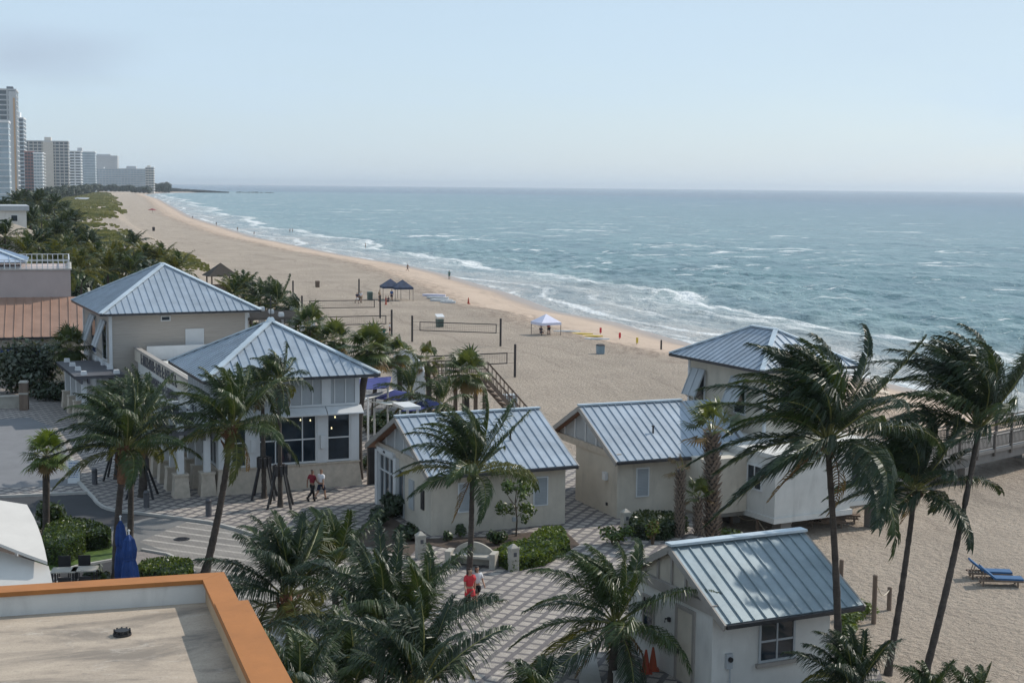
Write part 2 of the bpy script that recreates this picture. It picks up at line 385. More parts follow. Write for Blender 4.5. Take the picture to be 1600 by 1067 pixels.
# sea
rows = np.concatenate([np.arange(20, 90, 6), np.arange(90, 520, 1.15), 520 * np.exp(np.linspace(0, math.log(33000 / 520), 150))])
cols = np.concatenate([np.arange(-7, 75, .75), 75 * np.exp(np.linspace(.012, math.log(38000 / 75), 210))])
Y = np.repeat(rows[:, None], len(cols), 1); D = np.repeat(cols[None, :], len(rows), 0)
X = S(Y) + D
rg = np.random.default_rng(5)
ph = D + 6 * np.sin(Y * .021) + 3.5 * np.sin(Y * .057 + 1.3) + 2 * np.sin(Y * .13 + D * .03)
amp = np.interp(D, [0, 6, 20, 32, 70, 200, 1500, 3000], [0, .08, .25, .42, .34, .30, .2, 0])
fade = np.clip(1.3 - Y / 900, 0, 1)
wv = np.sin(ph * 2 * math.pi / 15.5); wv = np.sign(wv) * np.abs(wv) ** .8
Z = -2.5 + fade * amp * (wv * (.65 + .35 * np.sin(Y * .09 + D * .05)) + .45 * np.sin(D * .9 + Y * .35) * np.sin(Y * .24 - D * .2) + .3 * np.sin(D * 1.7 - Y * .5))
Z = np.where(D < 0, -2.5 + D * .05, Z)
uv = np.stack([ph / 100, Y / 100], -1)
def seamat():
    m, nt, b = newmat('sea_water'); oc = ocoord(nt)
    uvn = nt.nodes.new('ShaderNodeUVMap'); uvn.uv_map = 'shore'
    s2 = nt.nodes.new('ShaderNodeSeparateXYZ'); nt.links.new(uvn.outputs[0], s2.inputs[0])
    d = math_n(nt, 'MULTIPLY', s2.outputs[0], 100)
    big = noise(nt, mapping(nt, oc, (1, .5, 1), (0, 0, .3)), .012, 4, .6)
    fd = math_n(nt, 'ADD', d, math_n(nt, 'MULTIPLY', math_n(nt, 'SUBTRACT', big, .5), 120))
    deep = ramp(nt, sstep(nt, fd, 0, 1400), [(0, (.112, .208, .218)), (.3, (.082, .168, .198)), (.7, (.042, .115, .175)), (1, (.036, .070, .128))])
    shal = ramp(nt, sstep(nt, d, -2, 70), [(0, (.33, .31, .28)), (.2, (.27, .31, .30)), (.5, (.16, .25, .25)), (1, (.112, .208, .218))])
    c = mixc(nt, sstep(nt, d, 50, 110), shal, deep)
    patch = noise(nt, mapping(nt, oc, (1, .35, 1), (0, 0, .28)), .06, 5, .65)  # dark and light streaks put wave crest and trough shading into the colour
    c = mixc(nt, math_n(nt, 'MULTIPLY', sstep(nt, patch, .42, .66), .6), c, (.05, .115, .14))
    rip = noise(nt, mapping(nt, oc, (.5, 1, 1), (0, 0, .25)), .32, 6, .72, .4)
    c = mixc(nt, math_n(nt, 'MULTIPLY', sstep(nt, rip, .5, .72), .5), c, (.04, .098, .125))
    rip2 = noise(nt, mapping(nt, oc, (.5, 1, 1), (0, 0, .25), (7, 3, 0)), .20, 6, .7, .4)
    c = mixc(nt, math_n(nt, 'MULTIPLY', sstep(nt, rip2, .55, .78), .45), c, (.28, .37, .38))
    # foam
    vec = nt.nodes.new('ShaderNodeCombineXYZ'); nt.links.new(d, vec.inputs[0]); nt.links.new(math_n(nt, 'MULTIPLY', s2.outputs[1], 100), vec.inputs[1])
    lace = noise(nt, mapping(nt, vec.outputs[0], (1.0, .30, 1)), .42, 8, .72, 1.1)
    streak = noise(nt, mapping(nt, vec.outputs[0], (1.0, .10, 1)), .20, 5, .65, .5)
    zone = ramp(nt, math_n(nt, 'MULTIPLY', d, .01), [(0, (.46,) * 3), (.015, (.60,) * 3), (.05, (.36,) * 3), (.10, (.50,) * 3), (.13, (.40,) * 3), (.19, (.46,) * 3), (.265, (.61,) * 3), (.29, (.40,) * 3), (.38, (.34,) * 3), (.44, (.42,) * 3), (.50, (.24,) * 3), (1.0, (.12,) * 3)])
    mixn = math_n(nt, 'ADD', math_n(nt, 'MULTIPLY', lace, .62), math_n(nt, 'MULTIPLY', streak, .62))
    f1 = sstep(nt, math_n(nt, 'ADD', mixn, zone), 1.05, 1.26)
    cap = noise(nt, mapping(nt, oc, (.45, 1.0, 1), (0, 0, .25)), .16, 6, .62, .8)
    cap2 = noise(nt, mapping(nt, oc, (.45, 1.0, 1), (0, 0, .25), (40, 9, 0)), .045, 6, .66, .8)
    clus = noise(nt, oc, .012, 3, .6)
    near = math_n(nt, 'SUBTRACT', 1, sstep(nt, d, 150, 420))
    f2 = math_n(nt, 'MULTIPLY', sstep(nt, math_n(nt, 'ADD', cap, math_n(nt, 'MULTIPLY', clus, .20)), .705, .76), near)
    f3 = sstep(nt, math_n(nt, 'ADD', cap2, math_n(nt, 'MULTIPLY', clus, .22)), .752, .792)
    f2 = math_n(nt, 'MAXIMUM', f2, f3)
    f2 = math_n(nt, 'MULTIPLY', f2, sstep(nt, d, 30, 60))
    f2 = math_n(nt, 'MULTIPLY', f2, math_n(nt, 'SUBTRACT', 1, sstep(nt, d, 350, 1500)))
    foam = math_n(nt, 'MAXIMUM', f1, f2)
    c = mixc(nt, math_n(nt, 'MULTIPLY', foam, .92), c, (.72, .74, .74))
    nt.links.new(c, b.inputs['Base Color'])
    rg_ = nt.nodes.new('ShaderNodeMapRange'); rg_.inputs[3].default_value = .22; rg_.inputs[4].default_value = .8
    nt.links.new(foam, rg_.inputs[0]); nt.links.new(rg_.outputs[0], b.inputs['Roughness'])
    b.inputs['IOR'].default_value = 1.33; b.inputs['Specular IOR Level'].default_value = .25
    w1 = noise(nt, mapping(nt, oc, (1, .5, 1), (0, 0, .28)), .16, 4, .6, .3)
    w2 = noise(nt, mapping(nt, oc, (1, .6, 1), (0, 0, .2)), .8, 4, .65, .3)
    h = math_n(nt, 'ADD', math_n(nt, 'MULTIPLY', w1, 2.6), math_n(nt, 'MULTIPLY', w2, .75))
    h = math_n(nt, 'ADD', h, math_n(nt, 'MULTIPLY', foam, .12))
    bump(nt, b, h, 1.0, .9)
    return m
tag(grid('sea', X, Y, Z, seamat(), uv), kind='structure')
# ---------------------------------------------------------------- paved ground
def pavermat(name, rot, cell, gap, light, dark, axis2=True, wob=.05):
    m, nt, b = newmat(name); oc = ocoord(nt)
    v = mapping(nt, oc, (1 / cell, 1 / cell, 1), (0, 0, rot))
    nz = nt.nodes.new('ShaderNodeTexNoise'); nz.inputs['Scale'].default_value = .8; nt.links.new(v, nz.inputs['Vector'])
    sx = nt.nodes.new('ShaderNodeSeparateXYZ'); nt.links.new(v, sx.inputs[0])
    wb = math_n(nt, 'MULTIPLY', math_n(nt, 'SUBTRACT', nz.outputs['Fac'], .5), wob * 4)
    fx = math_n(nt, 'FRACT', math_n(nt, 'ADD', sx.outputs[0], wb)); fy = math_n(nt, 'FRACT', math_n(nt, 'ADD', sx.outputs[1], wb))
    mask = sstep(nt, fx, gap - .04, gap + .04)
    if axis2: mask = math_n(nt, 'MULTIPLY', mask, sstep(nt, fy, gap * .8 - .04, gap * .8 + .04))
    n1 = noise(nt, oc, 3.5, 5, .7); n2 = noise(nt, oc, .35, 4, .6)
    cl = ramp(nt, n1, [(.3, tuple(x * .82 for x in light)), (.7, tuple(x * 1.15 for x in light))])
    cd = ramp(nt, n1, [(.3, tuple(x * .8 for x in dark)), (.7, tuple(x * 1.2 for x in dark))])
    c = mixc(nt, mask, cd, cl)
    c = mixc(nt, math_n(nt, 'MULTIPLY', sstep(nt, n2, .42, .7), .45), c, tuple(x * .9 for x in dark))
    n3 = noise(nt, oc, 1.1, 6, .75, .5)
    c = mixc(nt, math_n(nt, 'MULTIPLY', sstep(nt, n3, .6, .75), .4), c, tuple(x * .6 for x in dark))
    br = nt.nodes.new('ShaderNodeTexBrick'); br.inputs['Scale'].default_value = 1.0; br.inputs['Brick Width'].default_value = .22; br.inputs['Row Height'].default_value = .11
    br.inputs['Mortar Size'].default_value = .008; br.inputs['Color1'].default_value = (1, 1, 1, 1); br.inputs['Color2'].default_value = (.86, .86, .86, 1); br.inputs['Mortar'].default_value = (.55, .55, .55, 1)
    nt.links.new(mapping(nt, oc, (1, 1, 1), (0, 0, rot)), br.inputs['Vector'])
    c = mixc(nt, 1.0, c, br.outputs['Color'], 'MULTIPLY')
    nt.links.new(c, b.inputs['Base Color']); b.inputs['Roughness'].default_value = .85
    bump(nt, b, n1, .2, .02); return m
M_PAVE = pavermat('diamond_pavers', R(21), .62, .34, (.42, .375, .33), (.15, .135, .135))
M_STRIPE = pavermat('striped_pavers', R(115), .95, .22, (.21, .195, .18), (.40, .37, .335), False, .02)
M_PINKPAVE = pavermat('plain_pavers', R(24), .5, .06, (.30, .26, .245), (.2, .18, .17))
M_ASPH2 = simple('worn_asphalt', (.15, .148, .145), .9, .15, .8, .3, 60, dirt=.3)
M_ASPH = simple('asphalt', (.042, .043, .047), .9, .2, .6, .3, 60, dirt=.2)
M_DRIVE = simple('concrete_drive', (.17, .172, .18), .9, .1, .5, .2, 40, dirt=.3)
M_LAWN = leafmat('lawn_grass', (.05, .095, .02), (.13, .20, .045), .6, .2, 3)
M_SOIL = simple('mulch', (.07, .05, .038), .95, .3, 3, .5, 25)
mb = MB(); mb.prism([(12, 2), (12, 42), (12.8, 49), (9.8, 55), (9.2, 68), (8.6, 85), (2, 90.5), (-4, 101), (-13, 125), (-20, 140), (-45, 150), (-110, 150), (-110, 2)], -1.5, 0)
tag(mb.build('plaza_pavement', M_PAVE), kind='structure')
def sheet(name, pxs, z, mat, th=.03):
    mb = MB(); mb.prism([tuple(P(x, y, z))[:2] for x, y in pxs], z - th, z)
    return tag(mb.build(name, mat), kind='structure')
sheet('concrete_drive', [(-300, 652), (0, 655), (45, 652), (80, 666), (100, 690), (112, 720), (118, 748), (128, 758), (0, 762), (-300, 770)], .004, M_DRIVE)
sheet('asphalt_road', [(-300, 785), (0, 778), (138, 772), (152, 787), (170, 797), (215, 803), (330, 818), (420, 845), (470, 870), (470, 930), (200, 905), (60, 900), (-300, 900)], .004, M_ASPH)
sheet('worn_asphalt', [(165, 824), (235, 808), (290, 812), (350, 822), (420, 846), (470, 870), (470, 900), (217, 900), (190, 870), (172, 845)], .0065, M_ASPH2)
sheet('striped_crossing', [(217, 846), (255, 830), (292, 815), (350, 823), (420, 847), (520, 890), (560, 960), (540, 1067), (330, 1000), (310, 893), (290, 875), (262, 862)], .008, M_STRIPE)
sheet('corner_pavement', [(205, 862), (240, 860), (270, 868), (292, 880), (305, 896), (290, 960), (150, 960)], .012, M_PINKPAVE)
sheet('lawn', [(40, 885), (100, 851), (150, 858), (176, 853), (182, 872), (120, 884), (86, 896)], .03, M_LAWN, .05)
sheet('planting_bed', [(-40, 900), (-40, 830), (60, 822), (130, 830), (172, 846), (168, 856), (100, 852), (40, 888)], .022, M_SOIL, .04)
sheet('garden_bed', [(630, 842), (700, 856), (780, 862), (795, 888), (870, 868), (905, 850), (880, 826), (760, 838)], .022, M_SOIL, .04)
sheet('garden_bed', [(565, 820), (600, 800), (665, 842), (640, 868), (560, 850)], .022, M_SOIL, .04)
sheet('edging_path', [(905, 1067), (940, 1067), (928, 1010), (915, 985), (900, 990)], .012, M_CONC)
def kerb(pxs, w=.16, h=.13):
    mb = MB(); ps = [P(x, y, 0) for x, y in pxs]
    for i, (a, b) in enumerate(zip(ps[:-1], ps[1:])):
        t = (b - a).normalized(); n = Vector((-t.y, t.x, 0)) * w / 2
        e = t * .02
        mb.hexa([a - n - e, b - n + e, b + n + e, a + n - e] + [p + Vector((0, 0, h + .0015 * (i % 2))) for p in (a - n - e, b - n + e, b + n + e, a + n - e)])
    return tag(mb.build('kerb', M_CONC), kind='structure')
kerb([(-60, 780), (10, 777), (138, 771), (145, 778), (152, 787), (160, 793), (170, 797), (190, 801), (215, 803), (270, 810), (330, 818), (375, 830), (420, 845)])
kerb([(112, 718), (118, 748), (138, 771)], .2, .1)
kerb([(222, 860), (262, 867), (288, 880), (304, 896)], .15, .1)
kerb([(40, 888), (86, 897), (120, 886), (176, 876)], .15, .1)
def flat_disc(px, py, r, name, label, cat):
    p = P(px, py, .01); mb = MB(); mb.prism([(math.cos(a * math.pi / 12) * r, math.sin(a * math.pi / 12) * r) for a in range(24)], 0, .012)
    for k in range(-3, 4): mb.box(-r * .6, r * .6, k * .09 - .012, k * .09 + .012, .0125, .02)
    tag(mb.build(name, M_METALDK, None, p), label, cat)
flat_disc(284, 842, .38, 'manhole_cover', 'larger round dark manhole cover set in the striped crossing', 'manhole cover')
flat_disc(369, 891, .18, 'manhole_cover', 'small round dark utility cover in the striped paving by the ochre parapet', 'utility cover')
# ---------------------------------------------------------------- architecture helpers
def clip_v(poly, u):
    vs = []
    n = len(poly)
    for i in range(n):
        (u0, v0), (u1, v1) = poly[i], poly[(i + 1) % n]
        if abs(u1 - u0) < 1e-9: continue
        t = (u - u0) / (u1 - u0)
        if 0 <= t <= 1: vs.append(v0 + (v1 - v0) * t)
    return (min(vs), max(vs)) if len(vs) >= 2 else None
def roof_face(mb, pts, sp=.46, th=.09, rib=.052, rw=.045, off=.5):
    """standing-seam face: pts[0]->pts[1] is the eave (left to right seen from outside)"""
    pts = [Vector(p) for p in pts]
    ue = (pts[1] - pts[0]); L = ue.length; ue.normalize()
    n = (pts[1] - pts[0]).cross(pts[-1] - pts[0]).normalized(); ve = n.cross(ue)
    k = len(pts); dn = n * th
    mb.add(pts + [p - dn for p in pts], [tuple(range(k)), tuple(range(2 * k - 1, k - 1, -1))] + [((i + 1) % k, i, k + i, k + (i + 1) % k) for i in range(k)])
    q = [((p - pts[0]).dot(ue), (p - pts[0]).dot(ve)) for p in pts]
    u0 = min(a for a, b in q); u1 = max(a for a, b in q)
    u = u0 + sp * off
    while u < u1 - .05:
        r = clip_v(q, u)
        if r and r[1] - r[0] > .15:
            a = pts[0] + ue * u + ve * (r[0] + .01); b = pts[0] + ue * u + ve * (r[1] - .04)
            x = ue * rw / 2; h = n * rib
            mb.hexa([a - x - n * .004, a + x - n * .004, b + x - n * .004, b - x - n * .004, a - x * .6 + h, a + x * .6 + h, b + x * .6 + h, b - x * .6 + h])
        u += sp
def cap_strip(mb, a, b, w=.26, h=.085):
    mb.beam(Vector(a) + Vector((0, 0, .05)), Vector(b) + Vector((0, 0, .05)), w, h)
def gable_roof(parent, x0, x1, hw, ze, rise, mat, capw=.26, soffit=M_SOFFIT, sp=.46, barge=M_GREYTRIM, xb=None):
    mb = MB(); xb = x1 if xb is None else xb
    roof_face(mb, [(x0, 0, ze), (x1, 0, ze), (x1, hw, ze + rise), (x0, hw, ze + rise)], sp)
    roof_face(mb, [(x1, 2 * hw, ze), (x0, 2 * hw, ze), (x0, hw + .001, ze + rise), (x1, hw + .001, ze + rise)], sp)
    r = mb.build('roof', mat, parent)
    c = MB(); cap_strip(c, (x0 - .03, hw, ze + rise), (x1 + .03, hw, ze + rise), capw)
    c.build('ridge_cap', M_CAP, r)
    s = MB()
    for y0, y1 in ((0, hw), (2 * hw, hw)):
        s.hexa([(x0 + .06, y0 + .05 * (1 if y0 == 0 else -1), ze - .19), (x1 - .06, y0 + .05 * (1 if y0 == 0 else -1), ze - .19), (x1 - .06, y1, ze + rise - .19), (x0 + .06, y1, ze + rise - .19),
                (x0 + .06, y0 + .05 * (1 if y0 == 0 else -1), ze - .105), (x1 - .06, y0 + .05 * (1 if y0 == 0 else -1), ze - .105), (x1 - .06, y1, ze + rise - .105), (x0 + .06, y1, ze + rise - .105)] if y0 == 0 else
               [(x1 - .06, y0 - .05, ze - .19), (x0 + .06, y0 - .05, ze - .19), (x0 + .06, y1, ze + rise - .19), (x1 - .06, y1, ze + rise - .19),
                (x1 - .06, y0 - .05, ze - .105), (x0 + .06, y0 - .05, ze - .105), (x0 + .06, y1, ze + rise - .105), (x1 - .06, y1, ze + rise - .105)])
    s.build('soffit', soffit, parent)
    for xx in (x0, x1):
        g = MB()
        for y0 in (-.02, 2 * hw + .02):
            g.beam((xx, y0, ze - .13), (xx, hw, ze + rise - .13), .07, .24)
        g.build('barge_board', barge, parent)
    e = MB(); e.beam((x0 + .04, -.05, ze - .10), (x1 - .04, -.05, ze - .10), .12, .13); e.build('gutter', M_METALDK, parent)
    return r
def hip_roof(parent, W, Dp, ze, rise, ridge, mat, sp=.46, capw=.26):
    """ridge = length of ridge along y (0 for a pyramid)"""
    a0 = (Dp - ridge) / 2; T0 = (W / 2, a0, ze + rise); T1 = (W / 2, Dp - a0, ze + rise)
    c = [(0, 0, ze), (W, 0, ze), (W, Dp, ze), (0, Dp, ze)]
    mb = MB()
    roof_face(mb, [c[0], c[1], T0], sp); roof_face(mb, [c[2], c[3], T1], sp)
    if ridge > .01:
        roof_face(mb, [c[1], c[2], T1, T0], sp); roof_face(mb, [c[3], c[0], T0, T1], sp)
    else:
        roof_face(mb, [c[1], c[2], T0], sp); roof_face(mb, [c[3], c[0], T0], sp)
    r = mb.build('roof', mat, parent)
    k = MB()
    for p, t in ((c[0], T0), (c[1], T0), (c[2], T1), (c[3], T1)): cap_strip(k, p, t, capw)
    if ridge > .01: cap_strip(k, T0, T1, capw)
    else: k.frustum(W / 2, Dp / 2, ze + rise, ze + rise + .22, .22, .12)
    k.build('hip_cap', M_CAP, r)
    s = MB(); s.box(.05, W - .05, .05, Dp - .05, ze - .17, ze - .1); s.build('soffit', M_LTGREY, parent)
    g = MB()
    for a, b in ((0, 1), (1, 2), (2, 3), (3, 0)):
        g.beam((c[a][0], c[a][1], ze - .07), (c[b][0], c[b][1], ze - .07), .09, .15)
    g.build('fascia', M_METALDK, parent)
    return r
def frame_rect(mb, plane, c, a0, a1, z0, z1, w=.08, d=.08, m=0):
    """rectangular frame. plane 'y': wall facing -y at y=c ; plane 'x': wall facing -x at x=c"""
    def bx(a, b, za, zb):
        if plane == 'y': mb.box(a, b, c - d, c + .01, za, zb, m)
        else: mb.box(c - d, c + .01, a, b, za, zb, m)
    bx(a0, a0 + w, z0, z1); bx(a1 - w, a1, z0, z1); bx(a0 + w, a1 - w, z0, z0 + w); bx(a0 + w, a1 - w, z1 - w, z1)
def window(parent, plane, c, a0, a1, z0, z1, frame=M_WHITE, glass=M_GLASS, vm=(), hm=(), w=.08, d=.07, sill=None, name='window'):
    f = MB(); frame_rect(f, plane, c, a0, a1, z0, z1, w, d)
    for v in vm:
        p = (v - .03, v + .03)
        if plane == 'y': f.box(*p, c - d + .012, c + .01, z0 + w, z1 - w)
        else: f.box(c - d + .012, c + .01, *p, z0 + w, z1 - w)
    for h in hm:
        if plane == 'y': f.box(a0 + w, a1 - w, c - d + .02, c + .008, h - .035, h + .035)
        else: f.box(c - d + .02, c + .008, a0 + w, a1 - w, h - .035, h + .035)
    fo = f.build(name, frame, parent)
    g = MB()
    if plane == 'y': g.box(a0 + w * .5, a1 - w * .5, c - .025, c + .02, z0 + w * .5, z1 - w * .5)
    else: g.box(c - .025, c + .02, a0 + w * .5, a1 - w * .5, z0 + w * .5, z1 - w * .5)
    g.build('pane', glass, fo)
    if sill:
        s = MB()
        if plane == 'y': s.box(a0 - .1, a1 + .1, c - .14, c + .01, z0 - .14, z0 - .002)
        else: s.box(c - .14, c + .01, a0 - .1, a1 + .1, z0 - .14, z0 - .002)
        s.build('sill', sill, fo)
    return fo
def louvre(parent, plane, c, a0, a1, z0, z1):
    f = MB(); frame_rect(f, plane, c, a0, a1, z0, z1, .06, .05)
    fo = f.build('louvred_shutter', M_WHITE, parent)
    s = MB(); z = z0 + .09
    while z < z1 - .07:
        if plane == 'y': s.hexa([(a0 + .06, c - .045, z), (a1 - .06, c - .045, z), (a1 - .06, c - .01, z + .03), (a0 + .06, c - .01, z + .03), (a0 + .06, c - .045, z + .018), (a1 - .06, c - .045, z + .018), (a1 - .06, c - .01, z + .05), (a0 + .06, c - .01, z + .05)])
        z += .075
    if plane == 'y': s.box(a0 + .05, a1 - .05, c - .012, c + .01, z0 + .05, z1 - .05)
    s.build('slats', M_LTGREY, fo)
def bahama(parent, c, y0, y1, z0, z1, tilt=24, L=1.6):
    """window in a wall facing -x with a top hung shutter propped out"""
    window(parent, 'x', c, y0, y1, z0, z1, w=.09, d=.06)
    s = MB(); t = R(tilt); dx, dz = -math.sin(t) * L, -math.cos(t) * L
    a = Vector((c - .09, 0, z1 + .08)); b = a + Vector((dx, 0, dz)); n = Vector((-math.cos(t), 0, math.sin(t))) * .05
    ya, yb = y0 - .12, y1 + .12
    s.hexa([(a.x, ya, a.z), (a.x, yb, a.z), (b.x, yb, b.z), (b.x, ya, b.z)] + [(p.x + n.x, y, p.z + n.z) for p, y in ((a, ya), (a, yb), (b, yb), (b, ya))])
    for f in (.03, .5, .97):
        yy = ya + (yb - ya) * f
        s.beam((a.x + n.x * 1.3, yy, a.z + n.z), (b.x + n.x * 1.3, yy, b.z + n.z), .07, .04)
    so = s.build('propped_shutter', M_LTGREY, parent)
    k = MB()
    for yy in (ya + .1, yb - .1): k.beam((c, yy, z0 + .2), (b.x, yy, b.z + .05), .03, .03)
    k.build('prop_arm', M_METALDK, so)
# ---------------------------------------------------------------- gabled huts
def hut(loc, ang, label, x0, x1, hw, ze, rise, wx0, wx1, wy0, wyl, wy1, roofmat, wallmat, front, gtrim=M_COQUINA, panel=M_LTGREY, capw=.26):
    r = empty('gabled_hut', (loc[0], loc[1], 0), R(ang), label, 'hut')
    gable_roof(r, x0, x1, hw, ze, rise, roofmat, capw)
    sl = rise / hw
    mb = MB(); zt = ze + sl * wy0 - .2
    mb.prism([(wx0, wy0), (wx1, wy0), (wx1, wy1), (wx0 if wyl == wy1 else wx0 + 1.6, wy1)] + ([] if wyl == wy1 else [(wx0 + 1.6, wyl), (wx0, wyl)]), -.3, zt)
    mb.build('wall', wallmat, r)
    # gable infill both ends
    g = MB(); yc = hw; zb = zt
    for xa, xb in ((wx0 + .12, wx0 + .3), (wx1 - .3, wx1 - .02)):
        ya, yb = wy0 + .05, 2 * hw - wy0 - .05; zp = ze + rise - .22
        g.add([(xa, ya, zb + .002), (xa, yb, zb + .002), (xa, yc, zp), (xb, ya, zb + .002), (xb, yb, zb + .002), (xb, yc, zp)], [(0, 2, 1), (3, 4, 5), (0, 1, 4, 3), (1, 2, 5, 4), (2, 0, 3, 5)])
    g.split('gable_panel', panel, r)
    t = MB(); t.box(wx0 - .06, wx0 + .2, wy0 - .04, 2 * hw - wy0 + .04, zt - .12, zt + .22); t.build('tie_beam', gtrim, r)
    b = MB()
    for f in (-.66, -.33, 0, .33, .66):
        yy = hw + f * (hw - wy0); h = ze + rise - .24 - abs(f) * (hw - wy0) * sl
        if h > zt + .3: b.box(wx0 + .06, wx0 + .14, yy - .05, yy + .05, zt + .21, h)
    b.split('batten', M_WHITE if gtrim is M_COQUINA else M_GREYTRIM, r)
    return r, zt
h3, zt3 = hut((5.21, 71.28), 23.2, 'gabled hut with blue metal roof joined to the taller hip roofed tower', 0, 6.1, 4.34, 3.0, 2.16, .35, 8.4, .5, 5.3, 8.2, M_ROOF, M_STUCCO, None)
louvre(h3, 'y', .5, 1.4, 2.15, 1.0, 2.5); louvre(h3, 'y', .5, 4.6, 5.35, 1.0, 2.5)
mb = MB(); roof_face(mb, [(6.12, .62, 3.28), (7.75, .62, 3.28), (7.75, 2.6, 4.27), (6.12, 2.6, 4.27)]); mb.build('lower_roof', M_ROOF, h3)
mb = MB(); roof_face(mb, [(6.11, 2.0, 3.98), (8.1, 2.0, 3.98), (8.1, 4.3, 5.13), (6.11, 4.3, 5.13)]); mb.build('link_roof', M_ROOF, h3)
mb = MB(); mb.box(6.3, 8.3, .44, .5, -.25, 2.9); mb.box(6.2, 6.36, .4, .52, -.3, 3.0); mb.box(8.2, 8.42, .4, .52, -.3, 3.0); mb.split('white_panel', M_STUCCO_W, h3)
mb = MB(); mb.box(.3, 8.45, .42, .52, -.42, -.08); mb.build('plinth', M_STUCCO_W, h3)
mb = MB(); mb.box(.17, .34, 1.5, 1.85, 1.75, 2.15); mb.build('meter_box', M_WHITE, h3)
mb = MB(); mb.box(1.9, 1.94, 5.4, 8.0, .02, 2.5); mb.build('gate', M_LTGREY, h3)
mb = MB(); mb.box(.3, .5, 7.9, 8.1, 0, 2.9); mb.build('porch_post', M_STUCCO, h3)
mb = MB(); mb.tube([(3.1, 1.9, 3.95), (3.1, 1.9, 4.3)], .05); mb.tube([(3.1, 1.9, 4.28), (3.1, 1.9, 4.34)], .09); mb.build('vent_pipe', M_METALDK, h3)
mb = MB(); mb.box(.28, .34, 1.5, 1.62, .45, .6); mb.build('wall_outlet', M_METALDK, h3)
h2, zt2 = hut((-3.89, 67.14), 24, 'gabled hut with blue metal roof and tall glazed front under cedar eaves', 0, 7.87, 4.6, 3.0, 2.12, .4, 7.45, .55, 8.4, 8.4, M_ROOF, M_STUCCO, None)
louvre(h2, 'y', .55, 1.75, 2.5, 1.0, 2.45); louvre(h2, 'y', .55, 5.7, 6.5, 1.0, 2.45)
window(h2, 'x', .4, 5.5, 7.9, .25, 2.85, vm=(6.3, 7.1), hm=(1.95,), w=.12, d=.12, name='glazed_front')
window(h2, 'x', .4, 4.25, 5.0, .05, 2.45, frame=M_LTGREY, w=.06, name='glazed_door')
mb = MB(); mb.box(.2, .42, 5.05, 5.45, 0, 2.9); mb.box(.2, .42, 7.95, 8.3, 0, 2.9); mb.box(.18, .42, 5.46, 7.94, 2.86, 3.1); mb.split('white_surround', M_WHITE, h2)
mb = MB(); mb.box(.34, .4, 1.45, 1.85, 1.05, 2.0); mb.box(.33, .345, 1.5, 1.8, 1.1, 1.95); mb.build('wall_plaque', M_METALDK, h2)
mb = MB(); mb.box(.33, .4, 2.85, 3.5, .75, 2.2); mb.build('grey_door', M_LTGREY, h2)
mb = MB(); mb.box(.17, .19, 6.6, 6.9, 2.93, 3.04); mb.build('number_plate', M_BLACK, h2)
mb = MB(); mb.tube([(5.2, 2.2, 4.05), (5.2, 2.2, 4.4)], .05); mb.tube([(5.2, 2.2, 4.38), (5.2, 2.2, 4.44)], .09); mb.build('vent_pipe', M_METALDK, h2)
mb = MB(); mb.box(4.6, 4.85, .5, .56, .35, .55); mb.build('wall_vent', M_LTGREY, h2)
h4, zt4 = hut((6.86, 45.3), 25.4, 'small white hut with worn silver ribbed roof and square four pane window', 0, 5.56, 3.45, 2.7, 1.76, .05, 4.75, .75, 6.15, 6.15, M_ROOF2, M_STUCCO_W, None, gtrim=M_GREYTRIM, panel=M_STUCCO, capw=.42)
window(h4, 'y', .75, 1.85, 3.3, .95, 2.36, frame=M_LTGREY, vm=(2.575,), hm=(1.66,), w=.08, d=.06, sill=M_GREYTRIM)
window(h4, 'x', .05, 4.35, 5.15, .95, 2.4, frame=M_GREYTRIM, hm=(1.68,), w=.1, d=.06, sill=M_GREYTRIM)
mb = MB(); frame_rect(mb, 'x', .05, 1.75, 2.95, -.1, 2.62, .13, .07); dr = mb.build('door_frame', M_GREYTRIM, h4)
mb = MB(); mb.box(.02, .06, 1.88, 2.82, 0, 2.49); mb.build('door', M_STUCCO, dr)
mb = MB(); mb.tube([(-.02, 2.72, 1.0), (-.06, 2.72, 1.0), (-.06, 2.6, 1.0)], .018, 6); mb.box(-.01, .02, 2.68, 2.76, .93, 1.1); mb.build('door_handle', M_METALDK, dr)
mb = MB(); mb.box(-.03, .05, 3.3, 3.42, 1.85, 2.0); mb.tube([(-.03, 3.36, 1.95), (-.14, 3.36, 1.98), (-.16, 3.36, 1.85)], .03, 6); mb.build('wall_lamp', M_BLACK, h4)
mb = MB(); mb.box(.55, .78, .62, .75, .95, 1.45); mb.tube([(.67, .62, .95), (.67, .62, .3)], .03, 6); mo = mb.build('electric_meter', M_LTGREY, h4)
mb = MB(); mb.tube([(.67, .63, 1.27), (.67, .55, 1.27)], .085, 14); mb.build('meter_dial', M_BLACK, mo)
mb = MB(); mb.box(4.76, 4.9, .8, 1.0, 0, 1.6); mb.build('service_pipe', M_GREYTRIM, h4)
